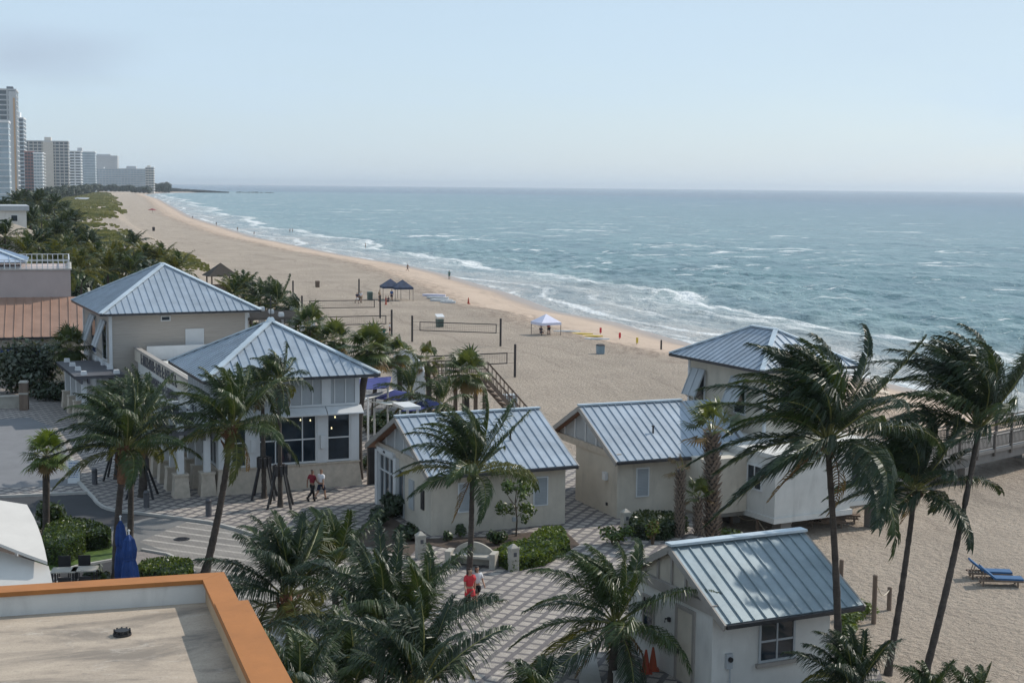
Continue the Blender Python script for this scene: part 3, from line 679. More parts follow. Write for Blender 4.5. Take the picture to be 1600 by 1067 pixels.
# ---------------------------------------------------------------- tower and low white wing on stilts
tw = empty('hip_roofed_tower', (13.0, 75.1, 0), R(27), 'two storey beige tower with blue hip roof and propped shutters above the beach', 'tower building')
hip_roof(tw, 6.6, 8.8, 7.1, 1.72, 2.2, M_ROOF)
mb = MB(); mb.box(.85, 5.75, .85, 7.95, .3, 6.96); mb.build('wall', M_STUCCO, tw)
mb = MB()
for x, y in ((.85, .85), (5.75, .85), (.85, 7.95), (5.75, 7.95)): mb.box(x - .07, x + .07, y - .07, y + .07, 3.3, 6.94)
mb.split('corner_board', M_WHITE, tw)
bahama(tw, .85, 6.35, 7.45, 4.35, 6.3); bahama(tw, .85, 2.5, 3.6, 4.35, 6.3)
window(tw, 'y', .85, 1.7, 2.9, 4.5, 6.2, hm=(5.4,)); window(tw, 'y', .85, 3.7, 4.9, 4.5, 6.2, hm=(5.4,))
lw = empty('stilted_wing', (13.1, 71.1, 0), R(29), 'low flat roofed white building raised on square concrete stilts over the sand', 'building')
mb = MB(); mb.box(0, 4.9, 0, 9, .25, 3.2); mb.box(4.9, 7.6, .35, 9, .55, 3.199); mb.box(-.08, 7.68, -.08, 9.08, 3.2, 3.42); mb.build('wall', M_STUCCO_W, lw)
mb = MB(); mb.box(-.1, 5.0, -.1, 9.1, -.02, .25); mb.box(5.0, 7.7, .25, 9.1, .3, .549); mb.build('floor_slab', M_STUCCO_W, lw)
window(lw, 'y', .35, 5.15, 7.2, 1.35, 2.75, vm=(5.83, 6.52), w=.07); window(lw, 'x', 0, 1.0, 2.2, 1.4, 2.7, vm=(1.6,))
for x, y in ((.9, .5), (7.0, .5), (.9, 4.6), (7.0, 4.6), (.9, 8.5), (7.0, 8.5), (4, 4.6), (4, 8.5)):
    mb = MB(); mb.box(x - .33, x + .33, y - .33, y + .33, -1.5, -.025 if x < 5 else .295); mb.build('stilt', M_PIERC, lw)
mb = MB(); mb.box(-2.6, -.02, 2.2, 6, .2, 3.0); mb.build('link_wall', M_STUCCO, lw)
# ---------------------------------------------------------------- pier
pa, pb = P(1455, 723.5, .65), P(1600, 692, .65)
pdir = (pb - pa).normalized(); pang = math.atan2(pdir.y, pdir.x)
pier = empty('fishing_pier', (pa.x, pa.y, 0), pang, 'grey concrete pier with slatted railings running out over the surf', 'pier')
PL = 95; PW = 3.4
mb = MB(); mb.box(-7, PL, 0, PW, .45, .65); mb.build('deck', M_PIERC, pier)
mb = MB(); mb.box(-7, PL, .15, .6, -.12, .445); mb.box(-7, PL, PW - .6, PW - .15, -.12, .445); mb.split('edge_beam', M_PIERC, pier)
for k in range(9):
    x = 4.2 + k * 11.0; z0 = gz(*(pa + pdir * x)[:2]) - 1
    for y in (.38, PW - .38):
        mb = MB(); mb.box(x - .35, x + .35, y - .33, y + .33, min(z0, -2), -.125); mb.build('pile', M_PIERC, pier)
for y, s in ((.06, 1), (PW - .06, -1)):
    rl = MB(); rl.box(-7, PL, y - .06, y + .06, 1.62, 1.7); rl.box(-7, PL, y - .03, y + .03, .8, .86)
    rl.box(-7, PL, y - .02, y + .02, 1.45, 1.5)
    x = -6.9
    while x < PL:
        rl.box(x - .02, x + .02, y - .02, y + .02, .86, 1.45); x += .16
    ro = rl.build('railing', M_GREYWOOD, pier)
    x = -6.8; q = MB()
    while x < PL:
        q.box(x - .07, x + .07, y - .075, y + .075, .2, 1.76); x += 2.0
    q.split('railing_post', M_GREYWOOD, ro)
# ---------------------------------------------------------------- restaurant pavilion
rs = empty('restaurant_pavilion', (-8.4, 79.6, 0), R(24), 'large glazed restaurant pavilion with pyramid shaped blue metal roof', 'restaurant')
class Shift:
    """build roof parts with their meshes shifted into the parent's frame"""
    def __init__(s, parent, off): s.parent = parent; s.off = off
    def __enter__(s): s.n = set(s.parent.children); return s
    def __exit__(s, *a):
        for c in s.parent.children:
            if c not in s.n: c.location = s.off
WZ = 6.25
with Shift(rs, (-8.7, -.9, 0)): hip_roof(rs, 9.6, 9.6, WZ, 2.6, 0, M_ROOF, .5, .34)
mb = MB(); mb.box(-7.8, 0, 0, 7.8, 4.3, WZ - .16); mb.build('upper_wall', M_LTGREY, rs)
mb = MB()
mb.hexa([(-7.95, -.15, -.05), (.15, -.15, -.05), (.15, 7.95, -.05), (-7.95, 7.95, -.05), (-7.8, 0, 1.3), (0, 0, 1.3), (0, 7.8, 1.3), (-7.8, 7.8, 1.3)])
mb.box(-7.86, .06, -.06, 7.86, 1.302, 1.38); mb.build('stone_base', M_COQUINA, rs)
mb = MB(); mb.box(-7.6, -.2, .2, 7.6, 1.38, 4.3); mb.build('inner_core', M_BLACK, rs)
mb = MB()
for a, b in ((-7.8, -7.15), (-6.25, -5.65), (-2.38, -1.85), (-.46, 0)): mb.box(a, b, 0, .3, 1.382, 4.3)
for a, b in ((.301, .7), (2.6, 3.1), (5.0, 5.5), (7.3, 7.8)): mb.box(-7.8, -7.5, a, b, 1.382, 4.3)
mb.box(-.3, 0, .301, 7.8, 1.382, 4.3)
mb.split('column', M_WHITE, rs)
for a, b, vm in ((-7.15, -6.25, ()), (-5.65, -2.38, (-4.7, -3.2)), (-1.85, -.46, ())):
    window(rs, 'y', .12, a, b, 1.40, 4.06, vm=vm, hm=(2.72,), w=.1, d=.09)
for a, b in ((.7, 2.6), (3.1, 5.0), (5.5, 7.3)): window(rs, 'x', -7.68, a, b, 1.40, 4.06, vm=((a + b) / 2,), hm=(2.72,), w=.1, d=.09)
mb = MB()
for a, b in ((-7.85, -1.95), (-1.9, .12)):
    mb.hexa([(a, -.5, 4.06), (b, -.5, 4.06), (b, -.005, 4.2), (a, -.005, 4.2), (a, -.5, 4.12), (b, -.5, 4.12), (b, -.005, 4.48), (a, -.005, 4.48)])
mb.split('awning_ledge', M_WHITE, rs)
mb = MB()
x = -7.6
while x < -.1: mb.box(x - .03, x + .03, -.035, -.001, 4.62, WZ - .2); x += .62
for a in (-7.8, -5.95, -2.12, -.22): mb.box(a - .02, a + .5 if a < -.5 else a + .24, -.055, -.002, 4.6, WZ - .18)
y = .3
while y < 7.7: mb.box(-7.835, -7.801, y - .03, y + .03, 4.45, WZ - .2); y += .45
mb.box(-7.8, 0, -.06, -.003, 4.5, 4.61); mb.split('batten', M_WHITE, rs)
for x, z in ((-2.1, 2.55), (-5.95, 2.55)):
    mb = MB(); mb.box(x - .13, x + .13, -.16, -.002, z - .35, z + .35); mb.build('wall_light', M_WHITE, rs)
M_LAMP = bpy.data.materials.new('warm_bulb'); M_LAMP.use_nodes = True
_b = M_LAMP.node_tree.nodes['Principled BSDF']; _b.inputs['Emission Color'].default_value = (1, .85, .45, 1); _b.inputs['Emission Strength'].default_value = 1.6
for x, z in ((-4.0, 3.8), (-2.75, 3.7), (-1.55, 3.2), (-1.35, 3.8), (-3.3, 3.75)):
    mb = MB(); mb.frustum(x, .075, z, z + .1, .03, .012); mb.build('pendant_lamp', M_LAMP, rs)
# weather vane finial
mb = MB(); mb.tube([(-3.9, 3.9, WZ + 2.8), (-3.9, 3.9, WZ + 4.0)], .03, 6); mb.beam((-4.3, 3.9, WZ + 3.6), (-3.5, 3.9, WZ + 3.6), .03, .03); mb.build('finial', M_METALDK, rs)
# flat link building between the two hip roofed buildings
lk = empty('flat_link_building', (-18.6, 85.0, 0), R(24), 'flat roofed link building with dark lettering along its sloping parapet', 'building')
mb = MB(); mb.box(0, 6.5, 0, 19.5, 0, 3.9); mb.build('wall', M_STUCCO_W, lk)
mb = MB(); mb.box(-.1, .15, -.05, 20.3, 3.9, 4.75); mb.box(.152, 6.5, 0, .2, 3.9, 4.4); mb.build('parapet', M_STUCCO, lk)
mb = MB(); mb.box(-.16, .21, -.1, 20.35, 4.75, 4.87); mb.build('coping', M_GREYTRIM, lk)
rnd = random.Random(4)
def letters(y, z, h, n):
    for k in range(n):
        mb = MB()
        wd = h * rnd.choice((.5, .6, .7)); kind = rnd.randrange(4); t = h * .2
        x0, x1 = -.16, -.101
        mb.box(x0, x1, y - t, y, z, z + h)
        if kind in (0, 1): mb.box(x0, x1, y - wd, y - t, z + h - t, z + h)
        if kind in (0, 2): mb.box(x0, x1, y - wd, y - t, z, z + t)
        if kind in (1, 2, 3): mb.box(x0, x1, y - wd, y - t, z + h * .42, z + h * .42 + t)
        if kind == 3: mb.box(x0, x1, y - wd, y - wd + t, z, z + h)
        mb.build('letter', M_DARKGREY, lk)
        y -= wd + h * .22
        if rnd.random() < .15: y -= h * .4
letters(17.5, 3.95, .72, 19); letters(15.0, 2.85, .72, 17)
# ---------------------------------------------------------------- upper beige building
ub = empty('upper_building', (-28.9, 102.0, 0), R(25), 'tall beige lap sided building with blue pyramid roof and propped shutters', 'building')
hip_roof(ub, 11.5, 13.4, 7.3, 3.1, 0.9, M_ROOF, .5, .34)
mb = MB(); mb.box(.8, 10.6, .8, 12.6, 0, 7.15); mb.build('wall', M_SIDING, ub)
mb = MB()
for x, y in ((.8, .8), (10.6, .8), (.8, 12.6)): mb.box(x - .1, x + .1, y - .1, y + .1, 0, 7.1)
mb.box(.72, .8, .92, 12.5, 0, 3.6); mb.split('corner_board', M_WHITE, ub)
bahama(ub, .8, 2.3, 4.1, 3.7, 6.5, 20, 2.0); bahama(ub, .8, 7.0, 9.0, 3.7, 6.5, 20, 2.0)
window(ub, 'y', .8, 4.35, 5.05, 6.62, 7.0, w=.07, name='vent_window')
mb = MB(); frame_rect(mb, 'y', .8, 6.1, 7.45, 3.8, 6.0, .12, .07); d_ = mb.build('door_frame', M_WHITE, ub)
mb = MB(); mb.box(6.2, 7.35, .77, .82, 3.8, 5.9); mb.build('door', M_WHITE, d_)
mb = MB(); mb.tube([(6.35, .77, 4.8), (6.35, .7, 4.8), (6.45, .7, 4.8)], .03, 6); mb.build('door_handle', M_METALDK, d_)
mb = MB(); mb.box(3.2, 7.6, .1, .25, 3.9, 4.9); mb.build('balcony_wall', M_WHITE, ub)
# ---------------------------------------------------------------- pergolas
def pergola(loc, ang, W, ys, xs, h, label, ped=1.15, roofz=None, solid=False, caps=True):
    r = empty('pergola', (loc[0], loc[1], 0), R(ang), label, 'pergola')
    for x in xs:
        for y in ys:
            if ped:
                q = MB(); q.frustum(x, y, 0, ped, .43, .34); q.frustum(x, y, ped, ped + .1, .39, .39); q.build('pedestal', M_COQUINA, r)
            q = MB(); q.box(x - .17, x + .17, y - .17, y + .17, ped + (.1 if ped else 0), h + .35)
            po = q.build('post', M_WHITE, r)
            if caps:
                q = MB(); q.frustum(x, y, h + .352, h + .62, .2, .17); q.build('post_cap', M_WHITE, po)
    b = MB()
    for x in xs: 
        for s in (-.24, .24): b.box(x + s - .06, x + s + .06, ys[0] - .7, ys[-1] + .7, h - .2, h + .12)
    b.build('main_beam', M_DARKGREY, r)
    b = MB(); y = ys[0] - .5
    while y < ys[-1] + .55:
        b.box(xs[0] - .7, xs[-1] + .5, y - .04, y + .04, h + .122, h + .32); y += .55 if not solid else .32
    if solid: b.box(xs[0] - .7, xs[-1] + .5, ys[0] - .6, ys[-1] + .6, h + .322, h + .345)
    b.build('rafters', M_DARKGREY, r)
    return r
pergola((-8.4, 79.6), 24, 2, (.4, 2.5, 4.6, 6.7, 8.8), (-9.75, -8.35), 3.25, 'dark slatted pergola on tapered stone pedestals beside the glazed restaurant')
pergola((-32.6, 106.3), 25, 2, (-7.6, -5.0, -2.4, .3), (0, 2.2), 3.0, 'dark roofed pergola with four white cap blocks along the upper beige building', solid=True)
pg = pergola((-20.2, 110.5), 25, 2, (0, 2.8, 5.5), (0, 2.7, 5.2), 6.1, 'raised grey timber pergola behind the pyramid roofed restaurant', ped=0)
for o in pg.children:
    if o.name.startswith(('rafters', 'main_beam')): o.data.materials[0] = M_GREYWOOD
# ---------------------------------------------------------------- copper roofed building on the left
ob = empty('copper_roofed_building', (-35.6, 119.5, 0), R(17), 'building with tan copper seamed roof beneath a pinkish parapet terrace', 'building')
mb = MB(); mb.box(-34, 0, .7, 16, 0, 3.75); mb.build('wall', M_STUCCO, ob)
mb = MB(); roof_face(mb, [(-35, 0, 3.9), (.5, 0, 3.9), (.5, 6.2, 6.7), (-35, 6.2, 6.7)], .72, .1, .07, .07); mb.build('roof', M_COPPER, ob)
mb = MB(); mb.beam((-35, -.06, 3.82), (.5, -.06, 3.82), .14, .18); mb.build('gutter', M_METALDK, ob)
mb = MB(); mb.box(-34, -.6, 6.2, 17, 3.76, 9.0); mb.build('parapet_wall', M_PINK, ob)
mb = MB(); mb.box(-34.1, -.5, 6.1, 6.5, 9.0, 9.12); mb.box(-.9, -.5, 6.502, 17, 9.0, 9.12); mb.build('coping', M_CONC, ob)
mb = MB()
def rail(mb, a, b, z0, h, n):
    a = Vector(a); b = Vector(b)
    mb.beam((a.x, a.y, z0 + h), (b.x, b.y, z0 + h), .07, .06); mb.beam((a.x, a.y, z0 + .12), (b.x, b.y, z0 + .12), .05, .05)
    for k in range(n + 1):
        p = a.lerp(b, k / n); mb.box(p.x - .035, p.x + .035, p.y - .035, p.y + .035, z0, z0 + h - .03)
rail(mb, (-20, 6.35, 0), (-.7, 6.35, 0), 9.12, .75, 44); rail(mb, (-.7, 6.4, 0), (-.7, 16.8, 0), 9.12, .75, 20); rail(mb, (-9, 16.8, 0), (-.75, 16.8, 0), 9.12, .75, 18)
mb.build('terrace_railing', M_WHITE, ob)
mb = MB(); mb.box(-26, -8.2, 9.2, 15.0, 9.0, 9.6); mb.build('penthouse_wall', M_STUCCO, ob)
mb = MB()
roof_face(mb, [(-27, 8.6, 9.6), (-4.2, 8.6, 9.6), (-9.6, 12.4, 11.6), (-24, 12.4, 11.6)], .95, .1, .07); roof_face(mb, [(-4.2, 8.6, 9.6), (-4.2, 16.2, 9.6), (-9.6, 12.4, 11.6)], .95, .1, .07)
roof_face(mb, [(-4.2, 16.2, 9.6), (-27, 16.2, 9.6), (-24, 12.4, 11.6), (-9.6, 12.4, 11.6)], .95, .1, .07)
mb.build('hip_roof', M_BLUEROOF, ob)
mb = MB(); cap_strip(mb, (-4.2, 8.6, 9.6), (-9.6, 12.4, 11.6), .3); cap_strip(mb, (-24, 12.4, 11.6), (-9.6, 12.4, 11.6), .4); mb.build('ridge_cap', M_CAP, ob)
mb = MB(); mb.box(-12.2, -11.6, .55, .7, 0, 3.7); mb.build('blue_post', simple('teal_blue_paint', (.02, .10, .20), .6), ob)
mb = MB(); mb.hexa([(-6.5, -.9, 2.2), (-2.0, -.9, 2.2), (-2.0, .68, 2.9), (-6.5, .68, 2.9), (-6.5, -.9, 2.3), (-2, -.9, 2.3), (-2.0, .68, 3.05), (-6.5, .68, 3.05)]); mb.build('awning', M_BLUE, ob)
window(ob, 'y', .7, -11.4, -8.6, .4, 2.9, frame=M_METALDK, vm=(-10,), hm=(1.7,))
# ---------------------------------------------------------------- pale low building far left
lb = empty('low_pale_building', AT(42, 360, 215) * Vector((1, 1, 0)), R(20), 'low pale building with flat roof band and tan hipped roof among the palms', 'building')
zt = AT(40, 322, 215).z
mb = MB(); mb.box(-40, 0, 0, 14, -1, zt - .7); mb.build('wall', M_STUCCO_W, lb)
mb = MB(); mb.box(-40.4, .4, -.4, 14.4, zt - .7, zt); mb.build('roof_band', M_LTGREY, lb)
window(lb, 'y', 0, -2.2, -1.2, zt - 2.3, zt - 1.3, w=.08); window(lb, 'y', 0, -9, -8, zt - 2.3, zt - 1.3, w=.08)
mb = MB(); c = [(-14, -9, zt - 4.2), (2.4, -9, zt - 4.2), (2.4, -.05, zt - 4.2), (-14, -.05, zt - 4.2)]; t = [(-9, -4.5, zt - 2.4), (-2, -4.5, zt - 2.4)]
mb.add(c + t, [(0, 1, 5, 4), (1, 2, 5), (2, 3, 4, 5), (3, 0, 4), (3, 2, 1, 0)]); mb.build('hipped_roof', simple('tan_shingle', (.36, .30, .24), .9, .15, 2, .3), lb)
# ---------------------------------------------------------------- foreground roof terrace with ochre parapet
M_OCHRE = simple('ochre_coping', (.345, .135, .037), .75, .10, 1.6, .15, 30, dirt=.35)
M_TERR = None
def terr():
    m, nt, b = newmat('stained_roof_screed'); oc = ocoord(nt)
    n1 = noise(nt, mapping(nt, oc, (.6, 1.6, 1), (0, 0, .25)), .55, 7, .68, .8); n2 = noise(nt, oc, 5, 6, .7); n3 = noise(nt, mapping(nt, oc, (1, 2.2, 1), (0, 0, .3)), 1.3, 5, .75, .4)
    c = ramp(nt, n1, [(.38, (.21, .175, .140)), (.50, (.38, .31, .24)), (.66, (.48, .395, .305))])
    c = mixc(nt, math_n(nt, 'MULTIPLY', sstep(nt, n3, .55, .72), .5), c, (.53, .47, .40))
    c = mixc(nt, math_n(nt, 'MULTIPLY', sstep(nt, n2, .56, .72), .4), c, (.15, .135, .12))
    n4 = noise(nt, oc, 26, 4, .8); n5 = noise(nt, oc, 2.1, 7, .8, 1.2)
    c = mixc(nt, math_n(nt, 'MULTIPLY', sstep(nt, n4, .48, .66), .35), c, (.17, .145, .12))
    c = mixc(nt, math_n(nt, 'MULTIPLY', sstep(nt, n5, .60, .70), .55), c, (.55, .48, .40))
    nt.links.new(c, b.inputs['Base Color']); b.inputs['Roughness'].default_value = .85; bump(nt, b, n4, .4, .02); return m
M_TERR = terr()
ZP = 9.5
f0, f1 = P(350, 893, ZP), P(-300, 934, ZP); n1_ = P(470, 1125, ZP)
dv = (f1 - f0).normalized(); rv = (n1_ - f0).normalized()
tang = math.atan2(-dv.y, -dv.x)
tr = empty('roof_terrace', (f0.x, f0.y, 0), tang, 'flat stained roof terrace bounded by a wide ochre coping in the foreground', 'building')
rl = Vector((rv.x * math.cos(-tang) - rv.y * math.sin(-tang), rv.x * math.sin(-tang) + rv.y * math.cos(-tang)))  # direction of right edge in local frame
CW = .43
def rp(t, off): # point along right edge, off inwards
    nrm = Vector((rl.y, -rl.x)); nrm = nrm if nrm.x < 0 else -nrm
    return rl * t + nrm * off
mb = MB()
c0 = (0, 0); ci = rp(CW / abs(rl.y), CW)
mb.prism([(-14, 0), c0, tuple(ci), (-14, ci.y)], ZP - .08, ZP)
k1 = 2.1
mb.prism([tuple(rp(.001, .001)), tuple(rp(k1, 0)), tuple(rp(k1, CW)), tuple(rp(CW / abs(rl.y) + .002, CW))], ZP - .08, ZP - .002)
mb.prism([tuple(rp(k1 + .002, -.13)), tuple(rp(9.5, -.13)), tuple(rp(9.5, CW)), tuple(rp(k1 + .002, CW))], ZP - .08, ZP + .05)
mb.build('coping', M_OCHRE, tr)
mb = MB()
mb.prism([(-14, ci.y + .04), (ci.x + .06, ci.y + .04), (ci.x + .3, -.08), (-14, -.08)], ZP - 1.2, ZP - .081)
mb.build('parapet_wall', M_STUCCO_W, tr)
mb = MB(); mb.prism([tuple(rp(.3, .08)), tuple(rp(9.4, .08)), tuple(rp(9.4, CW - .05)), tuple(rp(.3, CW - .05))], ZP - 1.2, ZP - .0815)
mb.build('parapet_wall', simple('tan_parapet_bounce', (.46, .32, .20), .8, .12, 2, .15, 30, dirt=.3), tr)  # warm bounce light put into this wall's tan colour
mb = MB(); mb.prism([(-14, -.1), tuple(rp(.1, .1)), tuple(rp(9.4, .1)), (-14, rp(9.4, 0).y)], ZP - .75, ZP - .43); mb.build('roof_floor', M_TERR, tr)
mb = MB(); mb.prism([(-13.9, -.12), tuple(rp(.12, .12)), tuple(rp(9.3, .12)), (-13.9, rp(9.3, 0).y)], 0, ZP - .76); mb.build('body', M_STUCCO, tr)
p = P(191, 992, ZP - .43)
mb = MB(); mb.tube([(0, 0, -.01), (0, 0, .04), (0, 0, .045), (0, 0, .09)], [.15, .15, .12, .12], 14)
for k in range(10): mb.box(math.cos(k * .628) * .13 - .012, math.cos(k * .628) * .13 + .012, math.sin(k * .628) * .13 - .012, math.sin(k * .628) * .13 + .012, .04, .1)
tag(mb.build('roof_drain', M_BLACK, None, p), 'small black domed drain on the stained roof terrace', 'drain')
# white tent canopy beside the terrace
M_TENT = simple('white_tent_fabric', (.56, .53, .49), .7, .05, 1.2, .12, 9, dirt=.1)
def sailmesh(rows_, name, mat, th=.05, parent=None, sub=1):
    mb = MB(); nr = len(rows_); nc = len(rows_[0])
    top = [Vector(p) for r in rows_ for p in r]; bot = [p - Vector((0, 0, th)) for p in top]; N = nr * nc
    fs = []
    for i in range(nr - 1):
        for j in range(nc - 1):
            a = i * nc + j; fs.append((a, a + 1, a + nc + 1, a + nc)); fs.append((N + a + nc, N + a + nc + 1, N + a + 1, N + a))
    edge = [j for j in range(nc)] + [i * nc + nc - 1 for i in range(1, nr)] + [(nr - 1) * nc + j for j in range(nc - 2, -1, -1)] + [i * nc for i in range(nr - 2, 0, -1)]
    for a, b in zip(edge, edge[1:] + edge[:1]): fs.append((b, a, N + a, N + b))
    mb.add(top + bot, fs); return mb.build(name, mat, parent, smooth=True)
def on_plane(q, a, b, c):
    n = (b - a).cross(c - a); d = Vector(ray(*q)); o = Vector((0, 0, HC)); return o + d * ((a - o).dot(n) / d.dot(n))
up = (P(-260, 740, 6.5), P(42, 788, 5.6), P(74, 876, 4.75))
lo = (P(76, 884, 4.5), P(88, 990, 3.5), P(-260, 800, 5.0))
p0 = up[2]; tn = empty('tent_canopy', (p0.x - 3, p0.y, 0), 0, 'white fabric canopy with curved edge beside the ochre terrace', 'canopy')
off = Vector((-tn.location.x, -tn.location.y, 0))
def panel(pxs, pl, th):
    t = [on_plane(q, *pl) + off for q in pxs]; n = len(t); d = Vector((0, 0, th)); m = MB()
    m.add(t + [p - d for p in t], [tuple(range(n)), tuple(range(2 * n - 1, n - 1, -1))] + [((i + 1) % n, i, n + i, n + (i + 1) % n) for i in range(n)]); return m.build('canopy_fabric', M_TENT, tn)
panel([(-260, 740), (-260, 762), (0, 849), (38, 864), (74, 877), (70, 858), (65, 839), (59, 822), (52, 806), (42, 788)], up, .10)
panel([(-260, 790), (-260, 960), (86, 990), (85, 950), (83, 915), (79, 896), (76, 884), (20, 866)], lo, .08)
for q, z in ((up[1], 5.4), (lo[1], 3.4)):
    q = q + off; mb = MB(); mb.tube([(q.x - .4, q.y, 0), (q.x - .4, q.y, z - .05)], .06); mb.build('pole', M_WHITE, tn)
# ---------------------------------------------------------------- thatched hut
tk = P(345, 446, -.3)
th = empty('thatched_beach_hut', (tk.x, tk.y, gz(tk.x, tk.y)), R(24), 'open thatched shelter with dark pyramid roof at the top of the beach', 'shelter')
M_THATCH = simple('dark_thatch', (.048, .040, .033), .95, .35, 2, .8, 14, stretch=(1, 1, 3))
mb = MB(); a = 2.5
for k in range(4):
    z0, z1, s0, s1 = 2.3 + k * .5, 2.9 + k * .5, a * (1 - k * .25) + .12, max(.05, a * (1 - (k + 1) * .25))
    mb.frustum(0, 0, z0, z1, s0, s1)
mb.build('thatch_roof', M_THATCH, th)
for x in (-1.9, 1.9):
    for y in (-1.9, 1.9):
        mb = MB(); mb.tube([(x, y, -.3), (x, y, 2.45)], .13); mb.build('post', M_WOOD, th)
mb = MB(); mb.box(-1.9, 1.0, -1.6, -1.5, 0, 1.0); mb.build('counter', M_WOOD, th)
# ---------------------------------------------------------------- beach stair deck, white gate wall and fence
dk = P(690, 640, 0); ds = empty('beach_stair', (dk.x, dk.y, 0), R(24), 'weathered timber deck and stair with railings leading down to the sand', 'stair')
D0 = AT(680, 608, 98); 
def L(px, py, y):   # pixel at depth y -> local frame of ds
    p = AT(px, py, y) - Vector((dk.x, dk.y, 0)); c_, s_ = math.cos(-R(24)), math.sin(-R(24))
    return Vector((p.x * c_ - p.y * s_, p.x * s_ + p.y * c_, p.z))
q = L(678, 594, 97); zz = q.z
mb = MB(); mb.box(q.x, q.x + 3.9, q.y - .2, q.y + 1.8, zz - .2, zz); mb.build('deck', M_WOOD, ds)
mb = MB()
for y in (q.y - .1, q.y + 1.7):
    mb.box(q.x, q.x + 3.9, y - .04, y + .04, zz + 1.0, zz + 1.1); mb.box(q.x, q.x + 3.9, y - .03, y + .03, zz + .2, zz + .26); mb.box(q.x, q.x + 3.9, y - .03, y + .03, zz + .6, zz + .66)
    for k in range(14): mb.box(q.x + k * .3 - .025, q.x + k * .3 + .025, y - .025, y + .025, zz, zz + 1.0)
mb.build('deck_railing', M_WOOD, ds)
for x in (q.x + .3, q.x + 2.2, q.x + 3.7):
    for y in (q.y, q.y + 1.6):
        mb = MB(); mb.box(x - .11, x + .11, y - .11, y + .11, -1.4, zz - .2); mb.build('deck_post', M_WOOD, ds)
mb = MB(); x0 = q.x + 3.9; n = 14; run = .30; ris = (zz + 1.0) / n
for k in range(n): mb.box(x0 + k * run, x0 + (k + 1) * run + .03, q.y - .1, q.y + 1.7, zz - (k + 1) * ris - .05, zz - (k + 1) * ris)
mb.build('stair_treads', M_WOOD, ds)
mb = MB()
for y in (q.y - .1, q.y + 1.7):
    mb.beam((x0, y, zz + 1.02), (x0 + n * run, y, zz - n * ris + 1.02), .08, .1); mb.beam((x0, y, zz - .2), (x0 + n * run, y, zz - n * ris - .2), .08, .26)
    for k in range(n + 1): mb.box(x0 + k * run - .025, x0 + k * run + .025, y - .025, y + .025, zz - k * ris - .2, zz - k * ris + 1.0)
mb.build('stair_railing', M_WOOD, ds)
gw = P(650, 590, 0); g0 = AT(614, 560, 108); g1 = AT(664, 565, 103)
gt = empty('white_gate_wall', (g0.x, g0.y, 0), math.atan2(g1.y - g0.y, g1.x - g0.x), 'white gate wall with curved top and vertical slats at the sand edge', 'gate wall')
Lg = (g1 - g0).length; zc = g0.z
mb = MB(); pts = []
for k in range(13): pts.append((Lg * k / 12, zc + 1.05 * math.sin(k / 12 * math.pi) ** .7 - .35 * k / 12))
mb.add([(x, -.06, -1.0) for x, z in pts] + [(x, -.06, z) for x, z in pts] + [(x, .06, -1.0) for x, z in pts] + [(x, .06, z) for x, z in pts],
       [(k, k + 1, 14 + k, 13 + k) for k in range(12)] + [(26 + k + 1, 26 + k, 39 + k, 40 + k) for k in range(12)] + [(13 + k, 14 + k, 40 + k, 39 + k) for k in range(12)] + [(0, 13, 39, 26), (12, 38, 51, 25)])
mb.build('wall', M_WHITE, gt)
mb = MB()
for k in range(11): mb.box(1.0 + k * (Lg - 1.4) / 11, 1.06 + k * (Lg - 1.4) / 11, -.11, -.061, zc - 1.2, zc + .25)
mb.box(.95, Lg - .4, -.12, -.062, zc + .25, zc + .32); mb.build('slats', M_WHITE, gt)
fa, fb = AT(500, 552, 112), AT(640, 575, 106)
fn = empty('white_picket_fence', (fa.x, fa.y, 0), math.atan2(fb.y - fa.y, fb.x - fa.x), 'low white picket fence between the fan palms and the volleyball sand', 'fence')
Lf = (Vector((fb.x, fb.y, 0)) - Vector((fa.x, fa.y, 0))).length; z0 = -.1
mb = MB(); x = 0
while x < Lf: mb.box(x - .04, x + .04, -.02, .02, z0, 1.35); x += .17
mb.box(0, Lf, .022, .07, .3, .4); mb.box(0, Lf, .022, .07, 1.0, 1.1); mb.build('pickets', M_WHITE, fn)
# ---------------------------------------------------------------- shade sails over the dining deck
def sail(pxs, mat, label, sag=.5):
    pts = [AT(*p) for p in pxs]; n = 8
    rows_ = []
    for i in range(n + 1):
        u = i / n; a = pts[0].lerp(pts[1], u); b = (pts[3] if len(pts) == 4 else pts[2]).lerp(pts[2], u)
        rows_.append([a.lerp(b, v / n) - Vector((0, 0, sag * math.sin(math.pi * v / n) * math.sin(math.pi * min(max(u, .1), .9)))) for v in range(n + 1)])
    c = sum(pts, Vector()) / len(pts)
    e = empty('shade_sail', (c.x, c.y, 0), 0, label, 'shade sail', 'shade sails over the dining deck')
    off = Vector((-c.x, -c.y, 0)); sailmesh([[p + off for p in r] for r in rows_], 'sail_cloth', mat, .03, e)
    for p in (pts[0], pts[2]):
        mb = MB(); mb.tube([(p.x + off.x, p.y + off.y, 0), (p.x + off.x, p.y + off.y, p.z + .05)], .06); mb.build('mast', M_WHITE, e)
sail([(556, 592, 93), (612, 588, 96), (606, 606, 91), (556, 609, 89)], M_SAILBLUE, 'blue shade sail just right of the restaurant eave', .2)
sail([(556, 620, 90), (616, 608, 93), (575, 622, 86), (560, 632, 86)], M_SAILWHITE, 'upper white shade sail crossing above the blue sails', .15)
sail([(585, 622, 92), (615, 608, 94), (640, 612, 92), (636, 625, 89)], M_SAILBLUE, 'middle blue shade sail behind the wind bent palms', .15)
sail([(562, 624, 88), (608, 632, 88), (662, 624, 90), (600, 626, 90)], M_SAILWHITE, 'narrow drooping white shade sail lowest over the deck', .2)
